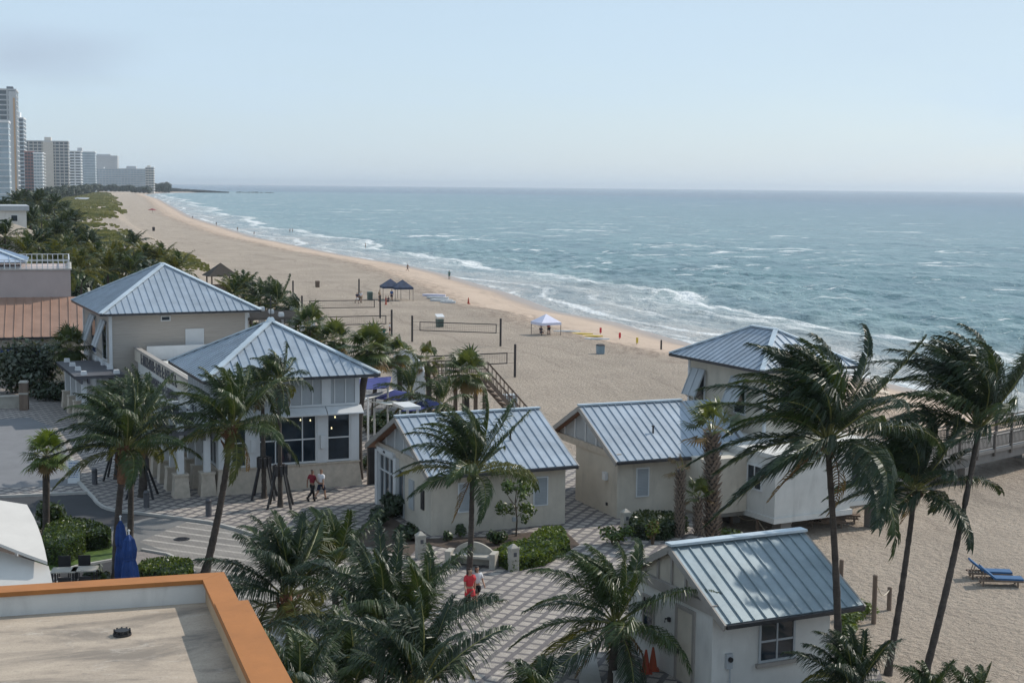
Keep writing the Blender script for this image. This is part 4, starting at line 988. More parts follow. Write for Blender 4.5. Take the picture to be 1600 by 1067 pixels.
sail([(625, 642, 87), (668, 622, 92), (690, 628, 90), (684, 637, 87)], M_SAILBLUE, 'right hand blue shade sail above the glazed hut roof', .2)
mb = MB(); e0 = AT(556, 640, 86)
cp = empty('flat_canopy', (-7.6, 83.0, 0), R(24), 'thin white flat canopy attached beside the restaurant wall', 'canopy')
mb.box(.3, 1.3, -3.4, -1.4, 4.12, 4.28); mb.build('canopy_slab', M_WHITE, cp)
for y in (-3.2, -1.6): 
    mb = MB(); mb.box(1.1, 1.22, y - .06, y + .06, 0, 4.12); mb.build('post', M_WHITE, cp)
sb = empty('service_screen', (-7.9, 78.9, 0), R(24), 'dark gate screen between the restaurant wall and the glazed hut', 'screen')
mb = MB(); mb.box(.3, 1.9, .6, .7, 0, 2.3); mb.build('panel', M_BLACK, sb)
mb = MB(); mb.box(.25, .35, .55, .75, 0, 2.4); mb.box(1.85, 1.95, .55, .75, 0, 2.4); mb.build('frame_post', M_METALDK, sb)
# ---------------------------------------------------------------- palms
WIND = Vector((-.55, .22, .05))
def frond(mb, base, az, el, L, wind, rng, nst=44, lw=.052, ll=.95, droop=.16, hang=.55, m=0, mr=1, thick=.035, start=.14):
    d = Vector((math.cos(az) * math.cos(el), math.sin(az) * math.cos(el), math.sin(el)))
    N = 14; seg = L / N; p = Vector(base); pts = [p.copy()]; tang = [d.copy()]
    side_sw = rng.uniform(-.02, .02)
    for i in range(N):
        s = (i + 1) / N
        d = d + Vector((0, 0, -1)) * droop * (.25 + s) * .55 + wind * (.03 + .12 * s) + Vector((-d.y, d.x, 0)) * side_sw
        d.normalize(); p = p + d * seg; pts.append(p.copy()); tang.append(d.copy())
    mb.tube(pts[::2] if N % 2 == 0 else pts, [thick * (1 - .85 * i / 7) for i in range(8)], 4, mr, caps=False)
    V = []; Fc = []
    roll = rng.uniform(-.35, .35)
    for k in range(nst):
        t = start + (1 - start) * (k + .5) / nst
        f = t * N; i = min(int(f), N - 1); a = f - i
        q = pts[i].lerp(pts[i + 1], a); T = tang[i].lerp(tang[i + 1], a).normalized()
        S_ = T.cross(Vector((0, 0, 1)))
        if S_.length < .15: S_ = Vector((math.sin(az), -math.cos(az), 0))
        S_.normalize(); Nn = S_.cross(T).normalized()
        S_ = (S_ * math.cos(roll) + Nn * math.sin(roll)); Nn = S_.cross(T).normalized()
        tt = (t - start) / (1 - start)
        l = ll * (.45 + .55 * math.sin(math.pi * min(1, tt * 1.25 + .12))) if tt < .7 else ll * (1.02 - .75 * (tt - .3) / .7)
        fw = .55 + .85 * tt
        for sg in (-1, 1):
            if rng.random() < .05: continue
            j = rng.uniform(.82, 1.15)
            d1 = (S_ * sg + T * fw + Nn * rng.uniform(.15, .42) + wind * .35).normalized()
            d2 = (d1 * .8 + Vector((0, 0, -1)) * hang * rng.uniform(.7, 1.7) + wind * .6 + T * .1).normalized()
            d3 = (d2 + Vector((0, 0, -1)) * hang * .7 + wind * .35).normalized()
            W = (T - d1 * T.dot(d1)); W = (W.normalized() + Nn * rng.uniform(-.7, .7)).normalized() * lw * .5
            l_ = l * j
            p1 = q + d1 * l_ * .38; p2 = p1 + d2 * l_ * .36; p3 = p2 + d3 * l_ * .30
            n = len(V)
            V += [q - W * .6, q + W * .6, p1 - W, p1 + W, p2 - W * .75, p2 + W * .75, p3]
            Fc += [(n, n + 1, n + 3, n + 2), (n + 2, n + 3, n + 5, n + 4), (n + 4, n + 5, n + 6)]
    mb.add(V, Fc, m)
def trunk_pts(b, c, bow, n=12):
    b = Vector(b); c = Vector(c); r = []
    for i in range(n + 1):
        t = i / n; p = b.lerp(c, t); 
        p = p + Vector((bow[0], bow[1], 0)) * math.sin(math.pi * t)
        r.append(p)
    return r
def crown_mesh(rng, L, n, wind, elmin=-25, elmax=82, nst=44, lw=.052, ll=.95, droop=.16, mats=None, az0=None, hang=.55, epow=1.5):
    mb = MB(); dead = MB(); ga = 2.39996
    a0 = rng.uniform(0, 6.28) if az0 is None else az0
    for i in range(n):
        t = i / (n - 1); el = R(elmax + (elmin - elmax) * t ** epow) + rng.uniform(-.12, .12)
        az = a0 + i * ga + rng.uniform(-.2, .2)
        Lf = L * (.68 + .32 * min(1, t * 2.2)) * rng.uniform(.9, 1.08)
        base = Vector((math.cos(az) * .09, math.sin(az) * .09, .25 - .3 * t))
        m = 2 if (t > .8 and rng.random() < .5) else (0 if rng.random() < .75 else 1)
        frond(mb, base, az, el, Lf, wind, rng, nst, lw, ll * rng.uniform(.85, 1.1), droop * rng.uniform(.75, 1.3), hang, m, 3)
    return mb
def coconut_palm(base, crown, L, n, seed, label, wind=WIND, r0=.15, bow=(0, 0), mats=(None,), nst=44, lw=.042, ll=.95, elmin=-25, elmax=86, droop=.19, hang=.8, boot=0.0, dead=2, group='coconut palms around the plaza'):
    rng = random.Random(seed)
    e = empty('coconut_palm', base, 0, label, 'palm tree', group)
    c = Vector(crown) - Vector(base)
    pts = trunk_pts((0, 0, -.35), c, bow, 34 if r0 < .3 else 12)
    k = len(pts); rad = [r0 * (1.55 - .55 * min(1, i / k * 9)) * (1 - .35 * i / (k - 1)) * (1 + (.07 if i % 2 else -.03) + rng.uniform(-.03, .03)) for i in range(k)]
    mb = MB(); mb.tube(pts, rad, 10); mb.build('trunk', M_TRUNK, e, smooth=True)
    mm = mats if mats[0] else (M_COCO, M_COCO_D, M_COCO_Y, M_RACHIS)
    crown_mesh(rng, L, n, wind, elmin, elmax, nst, lw, ll, droop, hang=hang).build('crown', mm, e, loc=c)
    t = (pts[-1] - pts[-4]).normalized()
    if boot:
        q = MB(); hh = boot
        q.tube([pts[-1] - t * hh, pts[-1] - t * hh * .8, pts[-1] - t * .2, pts[-1] + t * .15], [r0 * .95, r0 * 1.22, r0 * 1.32, r0 * .8], 12)
        for i in range(46):
            a = rng.uniform(0, 6.28); h = rng.uniform(.05, hh); o = pts[-1] - t * h + Vector((math.cos(a), math.sin(a), 0)) * r0 * 1.3
            q.beam(o, o + Vector((math.cos(a) * rng.uniform(.08, .22), math.sin(a) * rng.uniform(.08, .22), rng.uniform(.1, .35))), rng.uniform(.05, .1), .02)
        q.build('fibre_sheath', M_BOOT, e)
    if dead:
        q = MB()
        for i in range(dead):
            frond(q, Vector((0, 0, -.1)), rng.uniform(0, 6.28), R(rng.uniform(-50, -20)), L * .62, wind, rng, 22, lw, ll * .6, droop * 1.6, .9, 0, 1)
        q.build('dead_frond', (M_DRY, M_BOOT), e, loc=c)
    # coconuts and flower stalks
    q = MB()
    for i in range(5):
        a = rng.uniform(0, 6.28); o = Vector((math.cos(a) * .24, math.sin(a) * .24, -.12 - rng.random() * .15))
        q.tube([o + Vector((0, 0, .13)), o + Vector((0, 0, .07)), o, o - Vector((0, 0, .08)), o - Vector((0, 0, .13))], [.02, .085, .105, .08, .02], 7)
    if seed < 40: q.split('coconut', M_RACHIS if seed % 2 else M_STEM, e, loc=c)
    return e
def fan_leaf(mb, base, az, el, pet, Rl, rng, m=0, mr=1, segs=22, droop=.5, wind=Vector((0, 0, 0))):
    d = Vector((math.cos(az) * math.cos(el), math.sin(az) * math.cos(el), math.sin(el)))
    e = d + Vector((0, 0, -.25)) + wind * .3; e.normalize()
    p1 = Vector(base) + d * pet * .5; h = p1 + e * pet * .5
    mb.tube([base, p1, h], [.025, .018, .012], 4, mr, caps=False)
    T = (e + Vector((0, 0, -.2)) + wind * .4).normalized(); S_ = T.cross(Vector((0, 0, 1)))
    if S_.length < .1: S_ = Vector((1, 0, 0))
    S_.normalize(); Nn = S_.cross(T).normalized()
    V = []; Fc = []
    for k in range(segs):
        a = (k / (segs - 1) - .5) * R(250)
        dd = (T * math.cos(a) + S_ * math.sin(a) + Nn * (.25 - .35 * abs(math.sin(a))) ).normalized()
        l = Rl * (1 - .25 * abs(a) / 2.2) * rng.uniform(.88, 1.08)
        W = dd.cross(Nn).normalized() * Rl * .055
        q1 = h + dd * l * .55; tip = q1 + (dd * .8 + Vector((0, 0, -droop * rng.uniform(.6, 1.6))) + wind * .5).normalized() * l * .45
        n = len(V); V += [h - W * .15, h + W * .15, q1 - W, q1 + W, tip]
        Fc += [(n, n + 1, n + 3, n + 2), (n + 2, n + 3, n + 4)]
    mb.add(V, Fc, m)
def fan_crown(rng, n, pet, Rl, wind=Vector((0, 0, 0)), elmin=-40, elmax=80, segs=22, droop=.5):
    mb = MB()
    for i in range(n):
        t = i / (n - 1); az = i * 2.39996 + rng.uniform(-.2, .2); el = R(elmax + (elmin - elmax) * t) + rng.uniform(-.12, .12)
        fan_leaf(mb, Vector((math.cos(az) * .08, math.sin(az) * .08, .2 - .35 * t)), az, el, pet * rng.uniform(.8, 1.15), Rl * rng.uniform(.85, 1.1), rng, 2 if t > .86 else (0 if rng.random() < .7 else 1), 3, segs, droop, wind)
    return mb
def boots(mb, pts, rad, rng, per=9, dz=.16, out=.16):
    L_ = sum((pts[i + 1] - pts[i]).length for i in range(len(pts) - 1)); n = int(L_ / dz)
    for j in range(n):
        f = j / n * (len(pts) - 1); i = int(f); p = pts[i].lerp(pts[i + 1], f - i); r = rad[i] + (rad[i + 1] - rad[i]) * (f - i)
        for k in range(per):
            a = (k + .5 * (j % 2)) / per * 6.2832 + rng.uniform(-.1, .1); o = Vector((math.cos(a), math.sin(a), 0)); s_ = Vector((-o.y, o.x, 0))
            b = p + o * r * .9; tp = p + o * (r + out * rng.uniform(.7, 1.2)) + Vector((0, 0, dz * rng.uniform(1.3, 2.0)))
            w = r * 2.4 / per * 1.1
            mb.add([b - s_ * w, b + s_ * w, tp + s_ * w * .5, tp - s_ * w * .5, b - s_ * w + Vector((0, 0, .05)) - o * .03, b + s_ * w + Vector((0, 0, .05)) - o * .03], [(0, 1, 2, 3), (3, 2, 5, 4), (0, 3, 4), (1, 5, 2)])
def fan_palm(base, crown, n, pet, Rl, seed, label, r0=.17, boot=0.0, wind=Vector((-.15, .05, 0)), bow=(0, 0), group='fan palms around the huts', mats=None, segs=22, elmin=-40, droop=.5, boutr=.16):
    rng = random.Random(seed); e = empty('fan_palm', base, 0, label, 'palm tree', group); c = Vector(crown) - Vector(base)
    pts = trunk_pts((0, 0, -.35), c, bow, 8); rad = [r0 * (1.12 if i == 0 else 1.0) for i in range(9)]
    mb = MB(); mb.tube(pts, rad, 10); mb.build('trunk', M_TRUNK, e, smooth=True)
    if boot:
        q = MB(); k0 = int(round(8 * (1 - boot))); boots(q, pts[k0:], rad[k0:], rng, out=boutr); q.build('leaf_bases', M_BOOTG, e)
    fan_crown(rng, n, pet, Rl, wind, elmin, 82, segs, droop).build('crown', mats or (M_SABAL, M_COCO, M_DRY, M_RACHIS), e, loc=c)
    return e
def gp(px, py, z=0): 
    p = P(px, py, z); return p
def cpalm(bpx, bpy, cpx, cpy, L, n, seed, label, bz=0.0, dy=0.0, **k):
    b = P(bpx, bpy, bz); c = AT(cpx, cpy, b.y + dy); return coconut_palm(b, c, L, n, seed, label, **k)
# right group
STR = Vector((-.72, .30, .10))
RM = (M_COCO_D, M_COCO, M_COCO_D, M_RACHIS); RG = 'coconut palms on the right hand sand'
cpalm(1312, 1137, 1293, 690, 4.3, 42, 11, 'tall slim coconut palm beside the small white hut, crown before the tower', -.5, wind=STR, r0=.135, nst=88, lw=.044, ll=1.15, bow=(.10, 0), dead=2, elmin=-16, group=RG, mats=RM)
cpalm(1385, 1055, 1430, 765, 3.4, 30, 12, 'lowest of the three slim sand palms, crown between the two taller ones', -.8, dy=2.0, wind=STR, r0=.13, nst=80, lw=.044, ll=1.0, bow=(.05, 0), dead=1, elmin=-10, group=RG, mats=RM)
cpalm(1437, 1074, 1530, 668, 4.7, 36, 13, 'tallest leaning coconut palm whose crown stands against the surf', -.8, dy=3.5, wind=STR, r0=.14, nst=88, lw=.046, ll=1.2, bow=(.12, 0), dead=0, elmin=12, group=RG, mats=RM)
# centre
cpalm(729, 946, 738, 738, 3.3, 28, 21, 'coconut palm standing in front of the glazed hut roof', 0, wind=WIND, r0=.14, nst=78, lw=.038, ll=.85, bow=(.05, 0), dead=1, elmin=2)
cpalm(955, 1068, 962, 975, 3.5, 26, 22, 'short spreading coconut palm left of the small white hut', 0, wind=WIND, r0=.17, nst=76, lw=.038, dead=4, elmin=-35, ll=1.0)
# left group
cpalm(180, 905, 196, 700, 3.3, 32, 31, 'leaning palm with orange fibre trunk before the slatted pergola', 0, wind=WIND, r0=.17, nst=76, ll=.85, elmin=-6, boot=1.5, bow=(-.1, 0), mats=(M_COCO, M_COCO_D, M_COCO_Y, M_RACHIS))
cpalm(203, 862, 206, 665, 3.1, 26, 32, 'straight palm directly behind the orange fibre trunk', 0, wind=WIND, r0=.15, nst=48)
cpalm(222, 776, 228, 650, 2.7, 20, 33, 'propped palm on four black stays beside the pergola pedestals', 0, wind=WIND, r0=.24, nst=46)
cpalm(182, 748, 188, 640, 2.5, 16, 34, 'propped palm furthest behind the orange fibre trunk', 0, wind=WIND, r0=.18, nst=40)
cpalm(318, 894, 362, 668, 3.3, 32, 35, 'leaning palm with ragged brown boot before the pavilion roof corner', 0, wind=Vector((-.45, .2, .12)), r0=.17, nst=74, lw=.04, boot=.9, ll=.85, bow=(.12, 0), elmin=-14)
cpalm(413, 778, 410, 612, 2.0, 16, 36, 'left of two slender propped palms at the pavilion windows', 0, wind=WIND, r0=.14, nst=40, dead=3, ll=.75, elmin=-40)
cpalm(438, 792, 436, 598, 2.1, 18, 37, 'right of two slender propped palms at the pavilion windows', 0, wind=WIND, r0=.13, nst=42, dead=2, ll=.75)
# foreground thicket
def fg(cx, cy, D, L, n, seed, label, **k):
    c = AT(cx, cy, D); b = Vector((c.x + k.pop('bx', .3), c.y + k.pop('by', .3), 0)); return coconut_palm(b, c, L, n, seed, label, group='coconut palms massed below the terrace', **k)
GW = Vector((-.28, .12, .03))
fg(448, 935, 42, 3.1, 22, 41, 'bushy palm rising beside the ochre coping corner', wind=GW, r0=.17, nst=84, lw=.036, ll=1.0, boot=.9, droop=.16, elmin=-18, mats=(M_COCO_D, M_COCO, M_COCO_Y, M_RACHIS))
fg(590, 995, 39, 3.3, 19, 42, 'dense green palm in the middle of the foreground thicket', wind=GW, nst=90, lw=.036, ll=1.05, droop=.15, elmin=-2, mats=(M_COCO_D, M_COCO, M_COCO_Y, M_RACHIS))
fg(652, 1000, 39, 2.7, 14, 43, 'upright palm at the right of the foreground thicket', wind=GW, nst=84, lw=.036, ll=1.0, droop=.13, elmin=12)
fg(650, 1085, 33, 2.7, 18, 44, 'low dark palm cut by the bottom frame edge', wind=GW, nst=84, lw=.032, ll=.9, droop=.16, elmin=0, mats=(M_COCO_D, M_COCO_D, M_COCO_Y, M_RACHIS))
fg(545, 1090, 34, 2.5, 16, 45, 'dark palm just right of the ochre coping at the bottom edge', wind=GW, nst=80, lw=.032, ll=.85, droop=.16, elmin=0)
fg(462, 1105, 29, 1.7, 12, 46, 'small palm poking over the ochre coping at the bottom', wind=Vector((-.12, .05, 0)), nst=70, lw=.028, ll=.7, droop=.16, elmin=12, dead=0)
fg(835, 1115, 37, 1.7, 11, 47, 'short palm with arching fronds below the paved walk', wind=GW, nst=70, lw=.032, ll=.75, droop=.24, elmin=10, dead=0)
fg(520, 890, 47, 2.4, 13, 48, 'pale tipped palm behind the thicket on the paving', wind=GW, nst=74, lw=.036, ll=.9, droop=.13, elmin=12, dead=0, mats=(M_COCO, M_COCO_Y, M_COCO_Y, M_RACHIS))
# bottom right
fg(1330, 1085, 44, 2.5, 20, 49, 'low green palm beneath the small white hut wall corner', wind=GW, nst=76, lw=.034, ll=.85, elmin=0, dead=0, bx=0)
fg(1450, 1100, 43, 1.5, 12, 50, 'grey green palm tips at the bottom edge left of the loungers', wind=GW, nst=60, lw=.03, ll=.6, elmin=20, dead=0, bx=0)
fg(1520, 1105, 43, 1.5, 10, 51, 'sparse palm tips rising from the bottom edge below the loungers', wind=GW, nst=60, lw=.03, ll=.6, elmin=25, dead=0, bx=0)
# fan palms
def fpalm(bpx, bpy, cpx, cpy, n, pet, Rl, seed, label, bz=0, **k):
    b = P(bpx, bpy, bz); return fan_palm(b, AT(cpx, cpy, b.y), n, pet, Rl, seed, label, **k)
fpalm(72, 846, 72, 712, 26, .55, .75, 61, 'small round headed fan palm at the clipped hedge', r0=.16, mats=(M_BUSH_L, M_SABAL, M_DRY, M_RACHIS))
fpalm(563, 748, 577, 548, 30, .8, 1.0, 62, 'tall fan palm beside the restaurant wall and white canopy', r0=.2, bow=(-.3, 0))
fpalm(580, 668, 590, 560, 22, .7, .9, 63, 'slim fan palm just behind the tall one at the pavilion eave', r0=.15)
def fpD(cx, cy, D, n, pet, Rl, seed, label, bz=0, **k):
    c = AT(cx, cy, D); return fan_palm(Vector((c.x + .2, c.y, bz)), c, n, pet, Rl, seed, label, **k)
fpD(521, 534, 104, 28, .8, 1.0, 64, 'round fan palm above the right slope of the restaurant roof')
fpD(482, 512, 106, 28, .9, 1.1, 65, 'fan palm beside the raised timber pergola')
fpD(728, 585, 92, 26, .9, 1.1, 66, 'fan palm before the timber beach stair', wind=Vector((-.3, .1, 0)))
fpD(623, 555, 99, 18, .7, .9, 67, 'wind swept fan palm left of the white gate wall', wind=Vector((-.4, .1, -.2)))
fpD(668, 565, 97, 14, .7, .8, 68, 'yellowing fan palm at the right edge of the white gate wall', mats=(M_COCO_Y, M_SABAL, M_DRY, M_RACHIS), droop=1.2)
b = P(1113, 842, -.3); fan_palm(b, AT(1112, 676, b.y), 13, .9, 1.0, 69, 'stout fan palm with crosshatched boots and sparse blown crown', r0=.30, boot=1, wind=Vector((-.5, .1, .1)), elmin=10, boutr=.2)
b = P(1061, 848, -.3); fan_palm(b, AT(1063, 735, b.y), 5, .4, .5, 70, 'bare headed booted fan palm, leftmost of the three by the hut wall', r0=.17, boot=1, wind=Vector((-.5, .1, -.4)), elmin=20, mats=(M_DRY, M_SABAL, M_DRY, M_RACHIS))
b = P(1091, 845, -.3); fan_palm(b, AT(1091, 778, b.y), 10, .45, .6, 71, 'shortest booted fan palm between two taller trunks by the hut wall', r0=.16, boot=1, elmin=0)
def cD(cx, cy, D, L, n, seed, label, **k):
    c = AT(cx, cy, D); return coconut_palm(Vector((c.x + .2, c.y, k.pop('bz', 0))), c, L, n, seed, label, **k)
cD(640, 615, 90, 2.7, 16, 81, 'wind bent young coconut palm over the shade sails', wind=STR, nst=40, ll=.75, dead=3, r0=.14)
cD(690, 632, 86, 2.3, 14, 82, 'ragged coconut palm between the shade sails and the stair', wind=STR, nst=40, ll=.7, dead=3, r0=.13)
cD(432, 478, 128, 3.0, 22, 83, 'dark coconut palm left of the timber pergola at the sand edge', nst=36, lw=.07)
cD(405, 470, 138, 2.6, 20, 84, 'leafy coconut palm beyond the upper building roof', nst=34, lw=.07)
cD(462, 498, 118, 2.4, 16, 85, 'young coconut palm with a long blown frond above the sand', nst=34, lw=.06)
# palm stays
def stays(px, py, z1, s, label):
    b = P(px, py, 0); e = empty('palm_stay', b, R(20), label, 'palm support', 'dark timber palm stays')
    for k in range(4):
        a = k * math.pi / 2 + .5
        q = MB(); q.beam((math.cos(a) * s, math.sin(a) * s, -.02), (math.cos(a) * .3, math.sin(a) * .3, z1), .09, .09); q.build('brace', M_BLACK, e)
    q = MB()
    for k in range(8):
        a = k * math.pi / 4; q.box(math.cos(a) * .31 - .07, math.cos(a) * .31 + .07, math.sin(a) * .31 - .07, math.sin(a) * .31 + .07, z1 - .25, z1 + .3)
    q.build('batten_collar', M_DARKPOST, e)
stays(222, 776, 1.75, 1.0, 'black timber stays round the palm by the pergola pedestals')
stays(182, 748, 1.6, .85, 'black timber stays half hidden behind the orange fibre trunk')
stays(413, 778, 1.9, .85, 'dark stays of the left slender palm at the pavilion windows')
stays(438, 792, 1.9, .85, 'dark stays of the right slender palm at the pavilion windows')
# ---------------------------------------------------------------- shrubs
def leafclump(mb, rng, c, r, n, size, m=(0, 1), flat=1.0):
    c = Vector(c); V = []; 
    for i in range(n):
        d = Vector((rng.gauss(0, 1), rng.gauss(0, 1), rng.gauss(0, 1))).normalized(); rr = rng.random() ** .45
        p = c + Vector((d.x * r[0], d.y * r[1], d.z * r[2])) * rr
        if p.z < .02: p.z = .02 + rng.random() * .1
        u = (d + Vector((rng.uniform(-.7, .7), rng.uniform(-.7, .7), rng.uniform(-.2, .9)))).normalized(); w = u.cross(Vector((rng.uniform(-1, 1), rng.uniform(-1, 1), rng.uniform(-1, 1)))).normalized()
        v = u.cross(w); s = size * rng.uniform(.6, 1.3)
        mb.add([p - w * s, p + v * s * .55, p + w * s * 1.1, p - v * s * .55], [(0, 1, 2, 3)], m[0] if rng.random() < .65 else m[1])
def bush(loc, r, n, size, seed, label, mats=None, group=None, clumps=5, name='shrub', cat='shrub'):
    rng = random.Random(seed); e = empty(name, loc, 0, label, cat, group)
    mb = MB(); q = MB()
    for k in range(clumps):
        a = rng.uniform(0, 6.28); o = rng.uniform(.1, .65)
        c = Vector((math.cos(a) * r[0] * o, math.sin(a) * r[1] * o, r[2] * rng.uniform(.45, 1.15)))
        leafclump(mb, rng, c, (r[0] * .5, r[1] * .5, r[2] * .5), n // clumps, size)
        q.tube([(c.x * .15, c.y * .15, -.1), tuple(c * .6), tuple(c)], [.05, .035, .015], 5)
    mb.build('foliage', mats or (M_BUSH, M_BUSH_D), e); q.build('stems', M_STEM, e)
    return e
# small tree before the glazed hut
b = P(806, 838, 0); rng = random.Random(7)
e = empty('young_tree', b, 0, 'young bright green tree against the glazed hut wall', 'tree')
mb = MB(); mb.tube([(0, 0, -.1), (.05, 0, .8), (-.05, .05, 1.6), (.05, 0, 2.6)], [.05, .04, .03, .015], 6)
for a in (0, 1.3, 2.4, 3.6, 5.0): mb.tube([(0, 0, .9 + a * .15), (math.cos(a) * .6, math.sin(a) * .6, 1.5 + a * .2)], [.02, .008], 5)
mb.build('trunk', M_STEM, e)
mb = MB()
for k in range(16):
    a = rng.uniform(0, 6.28); z = rng.uniform(.9, 2.8); rr = .75 * (1 - abs(z - 1.6) / 1.6) + .1
    leafclump(mb, rng, (math.cos(a) * rr, math.sin(a) * rr, z), (.33, .33, .3), 70, .085)
mb.build('crown', (M_BUSH, M_BUSH_L), e)
# hedges
def hedge(pxs, h, size, n, seed, label, mats):
    pts = [P(x, y, 0) for x, y in pxs]; c = sum(pts, Vector()) / len(pts); rng = random.Random(seed)
    e = empty('clipped_hedge', c, 0, label, 'hedge'); pl = [(p.x - c.x, p.y - c.y) for p in pts]
    core = MB(); core.prism([(x * .88, y * .88) for x, y in pl], -.05, h * .9); core.build('branches', M_BUSH_D, e)
    mb = MB(); k = len(pl); x0 = min(p[0] for p in pl); x1 = max(p[0] for p in pl); y0 = min(p[1] for p in pl); y1 = max(p[1] for p in pl)
    def inside(x, y):
        r = False
        for i in range(k):
            (a, b), (c_, d) = pl[i], pl[(i + 1) % k]
            if (b > y) != (d > y) and x < (c_ - a) * (y - b) / (d - b) + a: r = not r
        return r
    cnt = 0
    while cnt < n:
        if rng.random() < .5:
            x, y = rng.uniform(x0, x1), rng.uniform(y0, y1)
            if not inside(x, y): continue
            p = Vector((x, y, h * rng.uniform(.86, 1.04)))
        else:
            i = rng.randrange(k); t = rng.random(); a, b_ = pl[i], pl[(i + 1) % k]
            p = Vector((a[0] + (b_[0] - a[0]) * t, a[1] + (b_[1] - a[1]) * t, h * rng.random())); p.x *= rng.uniform(.94, 1.02); p.y *= rng.uniform(.94, 1.02)
        u = Vector((rng.gauss(0, 1), rng.gauss(0, 1), abs(rng.gauss(0, 1)))).normalized(); w = u.cross(Vector((rng.uniform(-1, 1), rng.uniform(-1, 1), rng.uniform(-1, 1)))).normalized(); v = u.cross(w); s = size * rng.uniform(.6, 1.3)
        mb.add([p - w * s, p + v * s * .6, p + w * s, p - v * s * .6], [(0, 1, 2, 3)], 0 if rng.random() < .6 else 1); cnt += 1
    mb.build('foliage', mats, e); return e
hedge([(62, 880), (74, 850), (104, 838), (134, 848), (133, 866), (100, 888)], .95, .06, 4200, 3, 'clipped square hedge at the foot of the small fan palm', (M_BUSH, M_BUSH_L))
hedge([(84, 836), (110, 830), (150, 838), (172, 848), (172, 858), (138, 862), (104, 842)], .75, .085, 2600, 4, 'glossy leaved hedge along the road kerb', (M_BUSH, M_BUSH_D))
hedge([(215, 905), (222, 892), (260, 886), (298, 890), (302, 900), (280, 915)], .5, .08, 1800, 5, 'low shrub border by the closed blue umbrellas', (M_BUSH_L, M_BUSH))
hedge([(770, 880), (790, 866), (850, 852), (880, 850), (890, 862), (850, 884), (800, 893)], .55, .09, 3600, 6, 'leafy ground hedge beside the curved stone bench', (M_BUSH_L, M_BUSH))
hedge([(830, 850), (850, 838), (878, 838), (884, 848), (850, 858)], .5, .09, 1200, 7, 'small bright shrub border near the hut corner', (M_BUSH_L, M_BUSH_L))
hedge([(980, 828), (1000, 818), (1060, 820), (1075, 832), (1040, 845), (990, 843)], .7, .09, 2400, 8, 'dark sea lavender hedge at the plinth of the joined hut', (M_BUSH_D, M_BUSH_D))
def sb_(px, py, r, n, sz, seed, label, mats=None, name='shrub', z=0): return bush(P(px, py, z), r, n, sz, seed, label, mats, None, 6, name)
sb_(75, 838, (.9, .9, 1.1), 500, .16, 1, 'spiky broad leaved plant behind the square hedge')
sb_(150, 905, (.6, .5, .4), 500, .12, 2, 'variegated silver shrub left of the blue umbrellas', (M_BUSH_S, M_BUSH))
sb_(718, 838, (.45, .45, .45), 350, .08, 3, 'little round shrub against the glazed hut front wall')
sb_(775, 850, (.55, .5, .5), 500, .09, 4, 'dark shrub beneath the young tree')
sb_(700, 845, (.3, .3, .35), 200, .08, 5, 'tiny shrub left of the hut front palm trunk')
sb_(612, 808, (.9, .8, .8), 900, .12, 6, 'dark spreading shrub at the glazed hut door', (M_BUSH_D, M_BUSH_D))
sb_(590, 820, (.7, .7, .7), 600, .12, 7, 'dark shrub at the paving edge before the glazed front', (M_BUSH_D, M_BUSH_D))
sb_(635, 845, (.7, .6, .6), 600, .12, 8, 'dark shrub under the hut corner plaque', (M_BUSH_D, M_BUSH))
sb_(1155, 1128, (1.0, .6, .7), 1500, .07, 9, 'clipped round shrub under the electric meter', (M_BUSH_D, M_BUSH))
sb_(1020, 850, (.5, .5, .8), 300, .08, 10, 'thin orange flowering shrub near the booted palms', (M_BUSH_L, M_DRY))
sb_(960, 850, (.9, .6, .6), 500, .1, 11, 'low shrub beside the paved gap between huts', (M_BUSH_L, M_BUSH))
sb_(1135, 840, (1.2, .8, .35), 700, .09, 12, 'flat pale green shrub by the rope post', (M_BUSH_L, M_BUSH_S), z=-.4)
for k, (px, py, r) in enumerate([(1325, 968, (.7, .9, .28)), (1345, 950, (.9, .9, .3)), (1330, 985, (.6, .6, .22))]):
    p = P(px, py, -.8); p.z = gz(p.x, p.y)
    bush(p, r, 700, .09, 90 + k, ['bright beach creeper patch nearest the rope posts', 'largest bright creeper patch at the hut eave', 'small creeper patch closest to the slim palm foot'][k], (M_BUSH_L, M_BUSH_L), 'beach creeper beside the hut', 6, 'beach_creeper', 'creeper')
# dark trees before the copper roof
def bigbush(cx, cy, D, r, n, sz, seed, label, mats, **k):
    c = AT(cx, cy, D); return bush(Vector((c.x, c.y, gz(c.x, c.y))), r, n, sz, seed, label, mats, **k)
bigbush(50, 600, 112, (2.9, 2.0, 3.0), 3000, .2, 101, 'grey green dense tree before the copper roofed building', (M_BUSH_D, M_BUSH_S), clumps=12, name='dense_tree', cat='tree')
bigbush(20, 600, 114, (2.0, 1.6, 2.2), 1500, .2, 102, 'dark shrub mass at the left frame edge under the copper roof', (M_BUSH_D, M_BUSH_D), clumps=8)
bigbush(85, 610, 110, (2.0, 1.2, 1.0), 1400, .18, 103, 'dark low hedge mass behind the brown totem post', (M_BUSH_D, M_BUSH_D), clumps=8)
fpD(108, 545, 110, 34, .9, 1.15, 72, 'shaggy fan palm under the copper eave', boot=.7, elmin=-65)
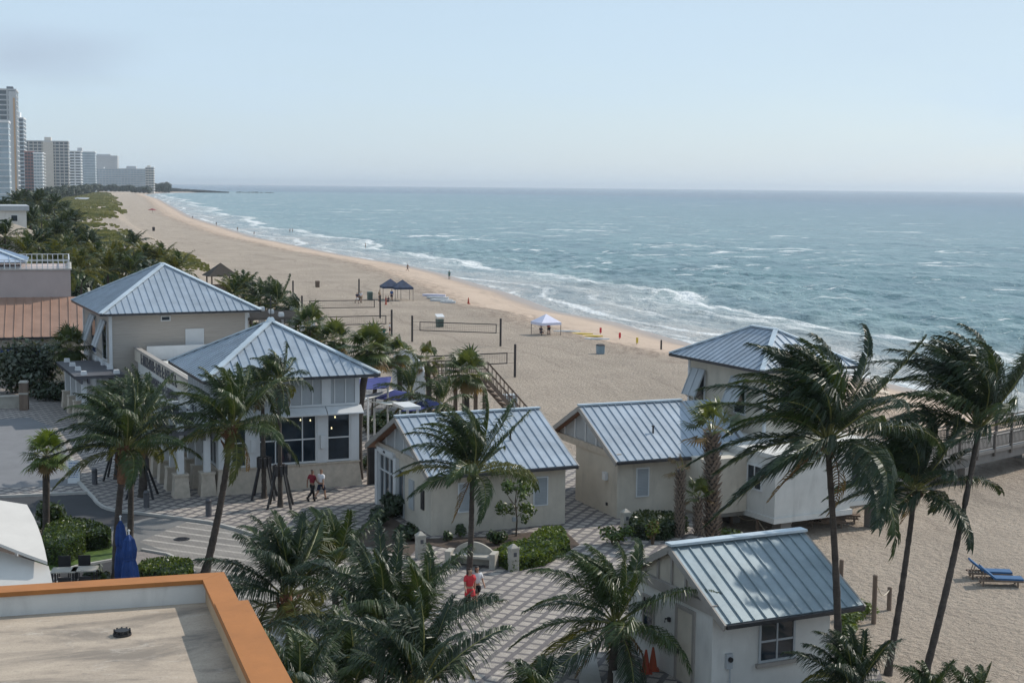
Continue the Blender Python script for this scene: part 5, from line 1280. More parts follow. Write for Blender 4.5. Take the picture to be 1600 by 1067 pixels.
# ---------------------------------------------------------------- green belt on the left: shared meshes
rng = random.Random(77)
far_coco = []
for k in range(4):
    r_ = random.Random(200 + k)
    far_coco.append(crown_mesh(r_, 3.4, 18, Vector((-.2, .08, 0)), -25, 80, 22, .12, 1.0, .16).mesh('palm_crown', ((M_COCO, M_COCO_D, M_COCO_Y, M_RACHIS), (M_COCO_Y, M_COCO, M_SABAL, M_RACHIS), (M_COCO_D, M_COCO, M_DRY, M_RACHIS), (M_COCO_D, M_BUSH_D, M_COCO, M_RACHIS))[k]))
tk_ = MB(); tk_.tube([(0, 0, -2), (.1, 0, .3), (.05, .1, .65), (0, 0, 1)], [.2, .17, .14, .13], 7); far_trunk = tk_.mesh('palm_trunk', M_TRUNK, True)
def far_palm(cx, cy, D, k, label, s=1.0, group='palms in the green belt behind the beach'):
    c = AT(cx, cy, D); g = gz(c.x, c.y); h = max(1.2, c.z - g)
    e = empty('coconut_palm', (c.x, c.y, g), rng.uniform(0, 6.28), label, 'palm tree', group)
    t = link_mesh('trunk', far_trunk, e); t.scale = (1, 1, h)
    o = link_mesh('crown', far_coco[k], e, (0, 0, h)); o.scale = (s, s, s)
    return e
PL_ = [(25, 318, 330, 2), (58, 318, 320, 2), (85, 325, 300, 2), (72, 340, 260, 2), (48, 352, 235, 2), (100, 362, 235, 3), (88, 372, 215, 2), (112, 352, 255, 2), (8, 372, 190, 2), (115, 385, 205, 3), (60, 385, 200, 2),
       (208, 386, 250, 2), (40, 400, 160, 1), (105, 400, 170, 1), (150, 410, 180, 1), (178, 405, 200, 1), (190, 415, 175, 1), (168, 425, 160, 1), (225, 412, 190, 1), (140, 395, 195, 3), (250, 410, 190, 1), (125, 425, 150, 1), (88, 415, 158, 1),
       (205, 430, 160, 0), (15, 345, 240, 0), (100, 335, 310, 2), (64, 312, 360, 2), (38, 312, 380, 2), (5, 330, 300, 2), (140, 390, 205, 3), (275, 425, 175, 1), (380, 462, 150, 0), (365, 468, 148, 1)]
lbl = {0: 'green coconut palm in the belt of trees behind the beach', 1: 'yellow green coconut palm in the near row beyond the roofs', 2: 'dark wind blown coconut palm in the far stand toward the towers', 3: 'deep green coconut palm in the middle of the belt'}
for cx, cy, D, k in PL_:
    lab = lbl[k]
    if (cx, cy) == (208, 386): lab = 'lone dark coconut palm standing out over the dune grass'
    if k == 0: lab += {205: ' by the pyramid roof', 15: ' above the low pale building', 380: ' beside the thatched shelter', }.get(cx, '')
    far_palm(cx, cy, D, k, lab, 1.15 if D > 200 else 1.0)
bm = []
for k, mm in enumerate(((M_BUSH, M_BUSH_D), (M_BUSH_D, M_COCO_D), (M_BUSH, M_BUSH_L))):
    r_ = random.Random(300 + k); q = MB()
    for j in range(10):
        a = r_.uniform(0, 6.28); o = r_.uniform(.1, .75); leafclump(q, r_, (math.cos(a) * o * 3, math.sin(a) * o * 3, r_.uniform(.6, 2.4)), (1.2, 1.2, .9), 190, .26)
    bm.append(q.mesh('shrub_foliage', mm))
sm = MB(); 
for a in (0, 1, 2.2, 3.3, 4.4, 5.4): sm.tube([(0, 0, -.5), (math.cos(a) * 1.4, math.sin(a) * 1.4, 1.6)], [.1, .04], 5)
smm = sm.mesh('shrub_stems', M_STEM)
def far_bush(cx, cy, D, k, s, label, zs=1.0, group='sea grape shrubs in the green belt'):
    c = AT(cx, cy, D); e = empty('sea_grape_shrub', (c.x, c.y, gz(c.x, c.y)), rng.uniform(0, 6.28), label, 'shrub', group)
    a = link_mesh('foliage', bm[k], e); a.scale = (s, s, s * zs); b_ = link_mesh('stems', smm, e); b_.scale = (s, s, s * zs)
bl = ['mid green sea grape shrub in the belt of palms', 'dark sea grape shrub in the belt of palms', 'pale green sea grape shrub at the edge of the belt']
for i in range(64):
    t = rng.random(); D = 150 + 190 * t
    xr = float(np.interp(D, [150, 180, 210, 250, 290, 340], [250, 232, 160, 112, 80, 55]))
    cx = rng.uniform(-10, xr); k = rng.choice((0, 0, 1, 1, 2)) if cx > xr - 60 else rng.choice((0, 1, 1))
    far_bush(cx, 380, D, k, rng.uniform(.9, 1.5), bl[k], rng.uniform(1.0, 1.7))
for cx, D, k in ((255, 172, 2), (268, 176, 0), (283, 180, 2), (296, 176, 0), (310, 178, 2), (322, 182, 0), (240, 200, 0), (225, 215, 1), (400, 150, 0), (420, 140, 1), (375, 152, 2), (445, 132, 1), (360, 160, 0), (335, 168, 2)):
    far_bush(cx, 400, D, k, .8 if cx > 250 else 1.1, bl[k], 1.0)
for cx, D, s in ((105, 1500, 3.2), (118, 1600, 3.0), (92, 1300, 3.0), (128, 1800, 3.2), (138, 2000, 3.4), (78, 1100, 3.0), (66, 900, 2.6), (54, 800, 2.4), (146, 2200, 3.4), (98, 1400, 2.6), (133, 1900, 3.0), (112, 1550, 3.0), (40, 520, 2.2), (20, 480, 2.2), (85, 1200, 2.8), (153, 2300, 3.4), (122, 1700, 2.6)):
    far_bush(cx, 300, D, 1, s, 'dark clump of trees at the foot of the distant towers', 1.3, 'tree clumps below the distant towers')
for i in range(16):
    far_bush(238 + i * 1.75, 297, 2880 + (i % 3) * 60, 1, 2.4 + (i * 7 % 5) * .4, 'dark tree on the far headland point', 1.35 if i % 3 else 1.7, 'trees on the far headland')
for i in range(12):
    far_bush(160 + i * 6.5, 297, 2560, 1, 2.6 + (i * 5 % 4) * .3, 'dark tree in the row before the wide distant hotel', 1.2, 'trees before the wide hotel')
# planting under the shade sails
for i, (cx, cy, D, s) in enumerate(((640, 650, 88, .55), (615, 655, 86, .5), (600, 665, 84, .45), (665, 645, 87, .5), (630, 600, 98, .5), (700, 640, 86, .5), (590, 610, 97, .5), (740, 625, 88, .45), (680, 660, 84, .45), (755, 640, 86, .4))):
    far_bush(cx, cy, D, 2 if i % 2 else 0, s, 'leafy shrub in the planted strip below the shade sails', 1.0, 'shrubs below the shade sails')
# ---------------------------------------------------------------- dune grass
GE = [P(*q, .4) for q in ((330, 418), (325, 409), (300, 399), (260, 391), (231, 385), (214, 372), (203, 361), (184, 354), (152, 349), (188, 341), (176, 336), (189, 333), (203, 327), (180, 322), (195, 317), (178, 311), (185, 308), (170, 302), (162, 298))]
gy = np.array([p.y for p in GE]); gx = np.array([p.x for p in GE]); o_ = np.argsort(gy); gy, gx = gy[o_], gx[o_]
rg = np.random.default_rng(9)
n = 70000
u = rg.random(n); yy = 265 * np.exp(u * math.log(2300 / 265))
edge_x = np.interp(yy, gy, gx) + np.where(yy < gy[0], (yy - gy[0]) * .0, 0)
wd = np.clip(yy * .16, 30, 160); off_ = rg.random(n) ** .75
xx = edge_x - off_ * wd
nz = np.sin(xx * .11 + yy * .05) + np.sin(xx * .05 - yy * .031 + 2) + np.sin(yy * .09 + xx * .02)
keep = (nz + rg.normal(0, .5, n) > -.75 + .9 * (off_ < .25)) | (rg.random(n) < .10)
xx, yy = xx[keep], yy[keep]; zz_ = hgt(xx, yy); n = len(xx)
sc = np.clip(yy / 420, .6, 2.2)[:, None]
def rv(a, b): return rg.uniform(a, b, (n, 1))
ang = rg.random(n) * 6.283; ax = np.stack([np.cos(ang), np.sin(ang), np.zeros(n)], -1); ctr = np.stack([xx, yy, zz_ - .05], -1)
vs = []; 
for k in range(3):
    a2 = ang + k * 1.047; d2 = np.stack([np.cos(a2), np.sin(a2), np.zeros(n)], -1); h_ = rv(.25, .6) * sc * np.array([[0, 0, 1.0]]) + rg.uniform(-.25, .1, (n, 3)) * sc * [1, .3, 0]
    w_ = d2 * sc * rv(.35, .7)
    vs += [ctr - w_, ctr + w_, ctr + w_ * 1.1 + h_ * rv(.7, 1), ctr - w_ * .9 + h_]
vs = np.stack(vs, 1).reshape(-1, 3)
me = bpy.data.meshes.new('dune_grass'); nf = n * 3
fs = (np.arange(nf)[:, None] * 4 + np.arange(4)[None]).astype(np.int32)
me.vertices.add(len(vs)); me.vertices.foreach_set('co', vs.ravel().astype(np.float32)); me.loops.add(nf * 4); me.loops.foreach_set('vertex_index', fs.ravel())
me.polygons.add(nf); me.polygons.foreach_set('loop_start', np.arange(0, nf * 4, 4, dtype=np.int32)); me.polygons.foreach_set('loop_total', np.full(nf, 4, np.int32))
me.materials.append(leafmat('dune_grass_blade', (.065, .09, .024), (.25, .235, .11), .75, .25, .035, .15)); me.update(calc_edges=True); me.validate()
tag(link_mesh('dune_grass', me), kind='stuff')
# ---------------------------------------------------------------- distant towers
M_TOWW = simple('tower_white', (.74, .74, .74), .7, .05, .05, 0); M_TOWG = simple('tower_grey', (.52, .53, .54), .7, .06, .05, 0)
M_TOWB = simple('tower_blue_glass', (.36, .43, .48), .25, .2, .08, 0); M_TOWD = simple('tower_dark_windows', (.13, .15, .17), .25, .3, .15, 0)
M_TOWP = simple('tower_pink', (.40, .22, .20), .8, .06, .05, 0); M_TOWT = simple('tower_tan', (.55, .36, .22), .8, .05, .05, 0); M_TOWC = simple('tower_cream', (.58, .53, .47), .8, .06, .05, 0)
def condo(x0, x1, ytop, D, floors, label, body=M_TOWW, win=M_TOWD, slab=M_TOWW, depth=40, rz=0, bays=6, extra=(), slabout=1.2, side=True, skip=0, wfrac=.62, fin=None):
    D = D * 1.4; depth = depth * .8; a = AT(x0, ytop, D); b = AT(x1, ytop, D); W = (b.x - a.x); Hh = a.z; fh = Hh / floors
    rz = math.degrees(math.atan2(-(a.x + b.x) / 2, D)) - (3.5 if side else 1.5); W *= math.cos(R(rz + 2))
    e = empty('distant_tower', (a.x, D, 0), R(rz), label, 'apartment tower')
    mb = MB(); mb.box(0, W, 0, depth, -4, Hh); mb.build('body', body, e)
    mb = MB(); mb.box(-.6, W + .6, -.6, depth + .6, Hh, Hh + 1.2); mb.build('roof_parapet', slab, e)
    for f in range(skip, floors):
        z = f * fh; mb = MB()
        for k in range(bays):
            u0 = W * (k + .1) / bays; u1 = W * (k + .9) / bays; mb.box(u0, u1, -.15, .02, z + fh * (1 - wfrac) * .7, z + fh * (1 - (1 - wfrac) * .3))
        if side:
            nb = max(3, int(depth / (W / bays) * .8))
            for k in range(nb): mb.box(W - .02, W + .15, depth * (k + .12) / nb, depth * (k + .88) / nb, z + fh * (1 - wfrac) * .7, z + fh * (1 - (1 - wfrac) * .3))
        mb.build('window_band', win, e)
        if slabout:
            mb = MB(); mb.box(-.3, W + slabout, -slabout, depth * .98, z + fh - .22, z + fh + .3); mb.build('balcony_slab', slab, e)
    for (u0, u1, v, h, m) in extra:
        mb = MB(); mb.box(W * u0, W * u1, depth * .2, depth * .7, Hh + 1.2, Hh + 1.2 + h); mb.build('penthouse', m, e)
    if fin:
        for (u0, u1, out, m, hh) in fin:
            mb = MB(); mb.box(W * u0, W * u1, -out, 0, -4, Hh * hh); mb.build('wall_fin', m, e)
    return e
condo(-70, 24, 139, 900, 22, 'tallest tower with tan edge strip at the left frame edge', M_TOWG, M_TOWD, M_TOWG, 60, 0, 7, ((.84, .95, 0, 2.5, M_TOWD),), .4, True, 0, .7, ((.88, 1.01, 1.4, M_TOWG, .99), (.955, .985, 1.9, M_TOWT, .93)))
condo(-60, 12, 190, 700, 14, 'pale blue glass tower in front of the tallest tower', M_TOWB, M_TOWB, M_TOWW, 30, 0, 4, (), .5, True, 0, .8)
condo(22, 36, 185, 1150, 20, 'slim pale tower with slanted top behind the tan edged tower', M_TOWB, M_TOWD, M_TOWW, 60, 0, 2, ((.0, .6, 0, 6, M_TOWW),), .5)
condo(38, 106, 221, 1300, 17, 'broad grey slab tower with dark gridded windows and roof box', M_TOWC, M_TOWD, M_TOWG, 40, 0, 10, ((.45, .6, 0, 4.5, M_TOWC),), .6, True, 0, .66, ((.42, .66, 2.2, M_TOWC, 1.0),))
condo(38, 52, 238, 1100, 14, 'pink tower before the broad grey slab tower', M_TOWP, M_TOWD, M_TOWP, 22, 0, 3, (), .8, False)
condo(52, 66, 240, 1090, 14, 'white balconied tower attached beside the pink tower', M_TOWW, M_TOWB, M_TOWW, 30, 0, 3, (), 2.0, True, 0, .5)
condo(107, 126, 237, 1500, 15, 'bright white tower with dark horizontal window bands', M_TOWW, M_TOWD, M_TOWW, 40, 0, 2, ((.7, 1.1, 0, 4.5, M_TOWG),), .8, True, 0, .5)
condo(127, 148, 238, 1600, 16, 'pale blue tower right of the bright white banded tower', M_TOWB, M_TOWB, M_TOWW, 40, 0, 4, (), .8, True, 0, .7)
condo(147, 183, 244, 2100, 17, 'faint grey tower rising behind the wide low hotel', M_TOWG, M_TOWG, M_TOWG, 60, 0, 8, ((.1, .7, 0, 3, M_TOWG),), .8, True, 0, .5)
condo(150, 228, 264, 1900, 10, 'wide low grey hotel block facing the far beach', M_TOWG, M_TOWB, M_TOWG, 50, 0, 16, ((.6, .8, 0, 4.5, M_TOWG), (.0, .15, 0, 2, M_TOWG)), .8, True, 0, .6)
condo(227, 240, 262, 1880, 10, 'cream end wing of the wide hotel nearest the sea', M_TOWC, M_TOWD, M_TOWW, 30, 0, 3, ((.2, .6, 0, 2.5, M_TOWC),), 1.2, True, 0, .5)
# jetty
j0 = P(255, 301, -2); 
mb = MB(); rng = random.Random(5)
ja, jb_ = P(248, 300.5, -2.4), P(358, 301.5, -2.4)
for k in range(420):
    t = (k / 420) ** .9; p = ja.lerp(jb_, t); s = 9 * (1.15 - t) * rng.uniform(.4, 1); hh = (8.5 * (1 - t) + 2.2) * rng.uniform(.5, 1)
    mb.frustum(p.x - ja.x, p.y - ja.y + rng.uniform(-9, 9) * (1.05 - t), -3, hh, s, s * .45)
tag(mb.build('rock_jetty', simple('dark_jetty_rock', (.07, .075, .07), .9, .3, .3, .2), None, (ja.x, ja.y, -2.4)), 'low dark rock jetty running out from the far headland', 'jetty')
mb = MB(); 
for k in range(14): 
    p = P(392, 301.5, -2.4); mb.frustum((k - 7) * 6 + rng.uniform(-3, 3), rng.uniform(-8, 8), -1, rng.uniform(1, 2.4), 4, 1.5)
tag(mb.build('reef_rocks', MATS['dark_jetty_rock'], None, P(402, 301.5, -2.4)), 'detached dark rocks just off the tip of the far jetty', 'rocks')
# ---------------------------------------------------------------- people
dg = None
def skin_mesh(name, verts, edges, radii, mat, sub=1, root=0):
    me = bpy.data.meshes.new(name); me.from_pydata(verts, edges, []); me.update()
    o = bpy.data.objects.new(name, me); COL.objects.link(o)
    s = o.modifiers.new('skin', 'SKIN'); s.use_smooth_shade = True
    sv = me.skin_vertices[0].data
    for i, r in enumerate(radii):
        sv[i].radius = r if isinstance(r, tuple) else (r, r); sv[i].use_root = (i == root)
    u = o.modifiers.new('sub', 'SUBSURF'); u.levels = sub; u.render_levels = sub
    g = bpy.context.evaluated_depsgraph_get(); g.update()
    m2 = bpy.data.meshes.new_from_object(o.evaluated_get(g)); m2.name = name
    bpy.data.objects.remove(o); bpy.data.meshes.remove(me)
    m2.materials.clear(); m2.materials.append(mat); m2.polygons.foreach_set('use_smooth', [True] * len(m2.polygons))
    return m2
def rotx(v, a, o):
    y, z = v[1] - o[1], v[2] - o[2]; return (v[0], o[1] + y * math.cos(a) - z * math.sin(a), o[2] + y * math.sin(a) + z * math.cos(a))
def pose(kind, ph=1):
    """joint table facing -y; z up; 1.74 m"""
    J = {'pel': (0, 0, .95), 'bel': (0, .0, 1.08), 'che': (0, .01, 1.30), 'nk0': (0, .01, 1.44), 'nk1': (0, -.01, 1.52), 'hd0': (0, -.02, 1.60), 'hd1': (0, -.015, 1.70)}
    legs = {'walk': ((25, 12), (-22, 28)), 'stand': ((3, 2), (-2, 3)), 'sit': ((95, 95), (88, 98))}[kind]
    arms = {'walk': ((-24, 18), (22, 22)), 'stand': ((4, 14), (-3, 20)), 'sit': ((30, 50), (25, 60))}[kind]
    for s, (hip, knee), (sh, el) in zip((1, -1), legs if ph > 0 else legs[::-1], arms if ph > 0 else arms[::-1]):
        t = 'l' if s > 0 else 'r'
        hp = (.095 * s, 0, .92); kn = (.10 * s, 0, .50); an = (.10 * s, .02, .09); to = (.11 * s, -.15, .035)
        kn = rotx(kn, -R(hip), hp); an, to = [rotx(rotx(q, -R(hip), hp), R(knee), kn) for q in (an, to)]
        J['hp' + t], J['kn' + t], J['an' + t], J['to' + t] = hp, kn, an, to
        J['cf' + t] = tuple((a * .35 + b * .65) + c for a, b, c in zip(an, kn, (0, .02, 0)))
        sp = (.175 * s, .01, 1.40); eb = (.225 * s, .02, 1.12); wr = (.235 * s, 0, .87)
        eb = rotx(eb, -R(sh), sp); wr = rotx(rotx(wr, -R(sh), sp), -R(el), eb)
        J['sh' + t], J['eb' + t], J['wr' + t] = sp, eb, wr
        d = Vector(wr) - Vector(eb); d.normalize(); J['pm' + t] = tuple(Vector(wr) + d * .07)
        sd = Vector((0, 1, 0)); sd = (sd - d * sd.dot(d)).normalized(); nn = d.cross(sd)
        for f in range(4):
            b_ = Vector(J['pm' + t]) + sd * (f - 1.5) * .022 + d * .01; l = (.075, .085, .08, .06)[f]
            J['f%d0' % f + t] = tuple(b_ + d * l * .5 + nn * s * .0); J['f%d1' % f + t] = tuple(b_ + d * l * .85 - nn * s * .025)
        J['th0' + t] = tuple(Vector(wr) + d * .03 - sd * .045); J['th1' + t] = tuple(Vector(wr) + d * .075 - sd * .062)
    return J
RAD = {'pel': (.15, .11), 'bel': (.135, .10), 'che': (.15, .105), 'nk0': .075, 'nk1': .055, 'hd0': (.075, .09), 'hd1': (.072, .085), 'hp': .095, 'kn': .06, 'cf': .058, 'an': .042, 'to': .035, 'sh': .062, 'eb': .043, 'wr': .03, 'pm': .034, 'f': .0095, 'th': .011}
def rad(n):
    if n in RAD: return RAD[n]
    if n[0] == 'f': return RAD['f']
    return RAD[n[:2]]
def body_mesh(J, mat):
    ns = list(J); ix = {n: i for i, n in enumerate(ns)}
    E_ = [('pel', 'bel'), ('bel', 'che'), ('che', 'nk0'), ('nk0', 'nk1'), ('nk1', 'hd0'), ('hd0', 'hd1')]
    for t in 'lr':
        E_ += [('pel', 'hp' + t), ('hp' + t, 'kn' + t), ('kn' + t, 'cf' + t), ('cf' + t, 'an' + t), ('an' + t, 'to' + t), ('che', 'sh' + t), ('sh' + t, 'eb' + t), ('eb' + t, 'wr' + t), ('wr' + t, 'pm' + t), ('wr' + t, 'th0' + t), ('th0' + t, 'th1' + t)]
        for f in range(4): E_ += [('pm' + t, 'f%d0' % f + t), ('f%d0' % f + t, 'f%d1' % f + t)]
    return skin_mesh('person', [J[n] for n in ns], [(ix[a], ix[b]) for a, b in E_], [rad(n) for n in ns], mat, 1, 0)
def part_mesh(name, J, chain, edges, grow, mat):
    vs = [J[n] if isinstance(n, str) else n for n in chain]
    return skin_mesh(name, vs, edges, grow, mat, 1, 0)
def mid(a, b, t=.5): return tuple(x + (y - x) * t for x, y in zip(a, b))
POSES = {}
def person(loc, rz, kind, label, top, bottom, long_leg=False, hair=M_HAIR, skin=M_SKIN, long_hair=False, ph=1, bare=False, s=1.0, group=None, top_long=False, z=None):
    key = (kind, ph)
    if key not in POSES: POSES[key] = (pose(kind, ph), {})
    J, cache = POSES[key]
    def get(n, fn, mat):
        if n not in cache: cache[n] = fn()
        m = cache[n].copy(); m.materials[0] = mat; return m
    lz = gz(loc[0], loc[1]) if z is None else z
    if kind == 'sit': lz -= .78 * s
    low = min(J['tol'][2], J['tor'][2]) - .035
    root = link_mesh('person', get('body', lambda: body_mesh(J, skin), skin), None, (loc[0], loc[1], lz - (low * s if kind == 'walk' else 0)), R(rz)); root.scale = (s, s, s)
    tag(root, label, 'person', group)
    def add(n, fn, mat): link_mesh(n.split(':')[0], get(n, fn, mat), root)
    if not bare:
        def shirt():
            vs = [mid(J['pel'], J['bel'], .35), J['bel'], J['che'], J['nk0']]; e = [(0, 1), (1, 2), (2, 3)]; r = [(.165, .125), (.155, .118), (.168, .122), .082]
            for t in 'lr':
                n = len(vs); vs += [J['sh' + t], mid(J['sh' + t], J['eb' + t], .75)]; e += [(2, n), (n, n + 1)]; r += [.082, .07]
                if top_long: vs += [J['eb' + t], mid(J['eb' + t], J['wr' + t], .85)]; e += [(n + 1, n + 2), (n + 2, n + 3)]; r += [.056, .045]
            return skin_mesh('shirt', vs, e, r, top)
        add('shirt:%d' % top_long, shirt, top)
    def trous():
        vs = [mid(J['pel'], J['bel'], .3), J['pel']]; e = [(0, 1)]; r = [(.158, .118), (.168, .13)]
        for t in 'lr':
            n = len(vs); vs += [J['hp' + t], mid(J['hp' + t], J['kn' + t], .55), mid(J['hp' + t], J['kn' + t], .85)]; e += [(1, n), (n, n + 1), (n + 1, n + 2)]; r += [.115, .105, .10]
            if long_leg:
                vs += [J['kn' + t], mid(J['kn' + t], J['an' + t], .92)]; e += [(n + 2, n + 3), (n + 3, n + 4)]; r += [.08, .068]
        return skin_mesh('trousers', vs, e, r, bottom)
    add(('trousers' if long_leg else 'shorts') + ':%d' % long_leg, trous, bottom)
    def hr():
        h = J['hd1']; vs = [(h[0], h[1] + .02, h[2] + .035), (h[0], h[1] + .035, h[2] - .02)]; e = [(0, 1)]; r = [(.098, .09), (.10, .085)]
        if long_hair: vs += [(h[0], h[1] + .08, h[2] - .16), (h[0], h[1] + .09, h[2] - .30)]; e += [(1, 2), (2, 3)]; r += [(.09, .045), (.06, .03)]
        return skin_mesh('hair', vs, e, r, hair)
    if hair: add('hair:%d' % long_hair, hr, hair)
    def face():
        h = J['hd0']; q = MB()
        q.hexa([(h[0] - .014, h[1] - .078, h[2] + .01), (h[0] + .014, h[1] - .078, h[2] + .01), (h[0] + .014, h[1] - .06, h[2] + .01), (h[0] - .014, h[1] - .06, h[2] + .01), (h[0] - .007, h[1] - .10, h[2] + .02), (h[0] + .007, h[1] - .10, h[2] + .02), (h[0] + .005, h[1] - .07, h[2] + .07), (h[0] - .005, h[1] - .07, h[2] + .07)])
        for s_ in (-1, 1): q.box(h[0] + s_ * .078 - .008, h[0] + s_ * .078 + .008, h[1] - .01, h[1] + .03, h[2] + .015, h[2] + .075)
        return q.mesh('nose_and_ears', skin)
    add('nose_and_ears', face, skin)
    def shoes():
        q = MB()
        for t in 'lr': q.beam(mid(J['an' + t], J['to' + t], -.35), mid(J['an' + t], J['to' + t], 1.2), .095, .075)
        return q.mesh('shoes', M_BLACK)
    if not bare: add('shoes', shoes, M_BLACK)
    return root
M_WHITECLOTH = simple('white_cloth', (.68, .68, .70), .9, .06, 6, .1); M_NAVY = simple('navy_cloth', (.02, .025, .05), .9, .2, 6, .1); M_TEAL = simple('teal_cloth', (.03, .16, .16), .9, .15, 6, .1)
M_BLACKCLOTH = simple('black_cloth', (.012, .012, .014), .9, .2, 6, .1); M_DKRED = simple('dark_red_cloth', (.22, .025, .04), .9, .15, 6, .1); M_GREYHAIR = simple('sandy_hair', (.22, .16, .10), .7, .2, 20, .2)
M_KHAKI = simple('khaki_cloth', (.25, .20, .13), .9, .1, 6, .1)
p = P(488, 781, 0); person(p, -35 + 180, 'walk', 'person in dark red top and black trousers walking beside the pavilion wall', M_DKRED, M_BLACKCLOTH, True, ph=1, top_long=False, z=0, skin=M_SKIN_D, s=.98)
p = P(502, 781, 0); person(p, -30 + 180, 'walk', 'person in white shirt and dark shorts walking beside the dark red top', M_WHITECLOTH, M_NAVY, False, ph=-1, hair=M_GREYHAIR, z=0, s=1.0)
p = P(734, 952, 0); person(p, 15, 'walk', 'person in bright red shirt half hidden by the slim palm trunk', M_RED, M_RED, False, z=0, s=1.0)
p = P(745, 945, 0); person(p, 20, 'walk', 'dark haired person in white top by the slim palm trunk', M_WHITECLOTH, M_BLACKCLOTH, False, long_hair=True, ph=-1, z=0, s=.95)
def bp(px, py, z=None):
    p = P(px, py, -1.1 if z is None else z); return p
def beach_person(px, py, kind, label, top, bot, rz=0, z=-1.1, **k):
    p = P(px, py, z); g = gz(p.x, p.y)
    for _ in range(4): p = P(px, py, g); g = gz(p.x, p.y)
    return person(p, rz, kind, label, top, bot, z=g if g > -2.9 else -2.75, **k)
beach_person(637, 424, 'walk', 'tanned person walking at the wet sand edge above the blue canopies', M_WHITECLOTH, M_NAVY, 120, skin=M_SKIN_D, bare=True)
beach_person(702, 436, 'stand', 'person in teal clothes standing on the wet sand corner', M_TEAL, M_TEAL, 200, skin=M_SKIN_D)
beach_person(571, 393, 'stand', 'distant person standing in the shallow foam', M_KHAKI, M_NAVY, 90, bare=True, skin=M_SKIN_D)
beach_person(453, 368, 'stand', 'left of two far bathers in the shallow water', M_NAVY, M_NAVY, 40, bare=True, skin=M_SKIN_D)
beach_person(457, 368, 'stand', 'right of two far bathers in the shallow water', M_NAVY, M_NAVY, 80, bare=True, skin=M_SKIN_D)
beach_person(397, 368, 'walk', 'dark clothed far person walking along the tide line', M_NAVY, M_NAVY, 120)
beach_person(371, 361, 'walk', 'far person on the sand beyond the dark clothed walker', M_KHAKI, M_NAVY, 200)
beach_person(338, 353, 'stand', 'small far person at the water edge of the bending beach', M_NAVY, M_KHAKI, 0)
beach_person(301, 342, 'walk', 'smallest far person on the distant wet sand', M_NAVY, M_NAVY, 30)
beach_person(558, 474, 'walk', 'person in dark top near the far volleyball net', M_NAVY, M_WHITECLOTH, 30)
beach_person(564, 473, 'stand', 'person in white beside the far volleyball net post', M_WHITECLOTH, M_KHAKI, 160)
beach_person(593, 471, 'stand', 'person in grey standing left of the blue canopies', M_KHAKI, M_NAVY, 60)
beach_person(612, 470, 'stand', 'person in blue standing under the blue canopies', simple('blue_cloth', (.05, .12, .3), .9), M_NAVY, 10)
beach_person(603, 472, 'sit', 'seated person in dark red under the blue canopies', M_DKRED, M_NAVY, 100)
beach_person(607, 472, 'sit', 'seated person in dark clothes under the blue canopies', M_NAVY, M_NAVY, -60)
beach_person(588, 524, 'sit', 'seated person in red by the near volleyball post', M_RED, M_NAVY, 80)
beach_person(600, 523, 'sit', 'seated person in teal between the red and white clothed people', M_TEAL, M_TEAL, 180)
beach_person(609, 524, 'stand', 'person in white beside the near volleyball post', M_WHITECLOTH, M_NAVY, 100, s=.9)
beach_person(857, 523, 'stand', 'person in red shirt under the white canopy', M_RED, M_NAVY, 40, s=.95)
beach_person(845, 521, 'sit', 'seated dark clothed person under the white canopy', M_NAVY, M_NAVY, 40)
beach_person(389, 456, 'stand', 'person beside the yellow pole near the thatched shelter', M_NAVY, M_NAVY, 20)
beach_person(393, 456, 'stand', 'person in grey by the thatched shelter', M_TOWG, M_KHAKI, 20)
# ---------------------------------------------------------------- volleyball
def on(px, py, z=-1.1):
    p = P(px, py, z)
    for _ in range(5): p = P(px, py, gz(p.x, p.y))
    return p
def vnet(lp, rp_, inl, inr, label, hgt_=3.1, posts=(1, 1)):
    a, b = on(*lp), on(*rp_); e = empty('volleyball_net', (a.x, a.y, min(a.z, b.z)), math.atan2(b.y - a.y, b.x - a.x), label, 'volleyball net', 'volleyball nets on the sand')
    L_ = (b - a).length; L_ = math.hypot(b.x - a.x, b.y - a.y)
    for x, k in ((0, posts[0]), (L_, posts[1])):
        if k: mb = MB(); mb.tube([(x, 0, -.6), (x, 0, hgt_)], .12, 8); mb.build('post', M_DARKPOST, e)
    x0, x1 = L_ * inl, L_ * inr; mb = MB()
    mb.box(x0, x1, -.02, .02, 2.36, 2.46); mb.box(x0, x1, -.02, .02, 1.42, 1.52); mb.box(x0, x0 + .09, -.018, .018, 1.52, 2.36); mb.box(x1 - .09, x1, -.018, .018, 1.52, 2.36)
    n = mb.build('net_border', M_DARKPOST, e)
    mb = MB(); x = x0
    while x < x1: mb.box(x - .004, x + .004, -.004, .004, 1.5, 2.4); x += .25
    for z in (1.68, 1.86, 2.04, 2.22): mb.box(x0, x1, -.004, .004, z - .004, z + .004)
    for z in (2.41, 1.47): mb.box(0, x0, -.012, .012, z - .012, z + .012); mb.box(x1, L_, -.012, .012, z - .012, z + .012)
    mb.build('net_cords', M_DARKPOST, n)
vnet((472, 499), (594, 497), .09, .93, 'volleyball net furthest down the beach before the blue canopies')
vnet((488, 526), (612, 525), .09, .93, 'volleyball net partly hidden behind the fan palms')
vnet((644, 534), (782, 541), .085, .955, 'whole volleyball net in the middle of the sand with both posts')
vnet((640, 600), (804.5, 589), .1, .925, 'nearest volleyball net beside the timber stair', 3.2, (0, 1))
def vpost(px, py, h, label):
    p = on(px, py); mb = MB(); mb.tube([(0, 0, -.6), (0, 0, h)], .12, 8); mb.tube([(0, 0, h), (0, 0, h + .04)], [.13, .09], 8)
    tag(mb.build('volleyball_post', M_DARKPOST, None, p), label, 'post', 'bare volleyball posts')
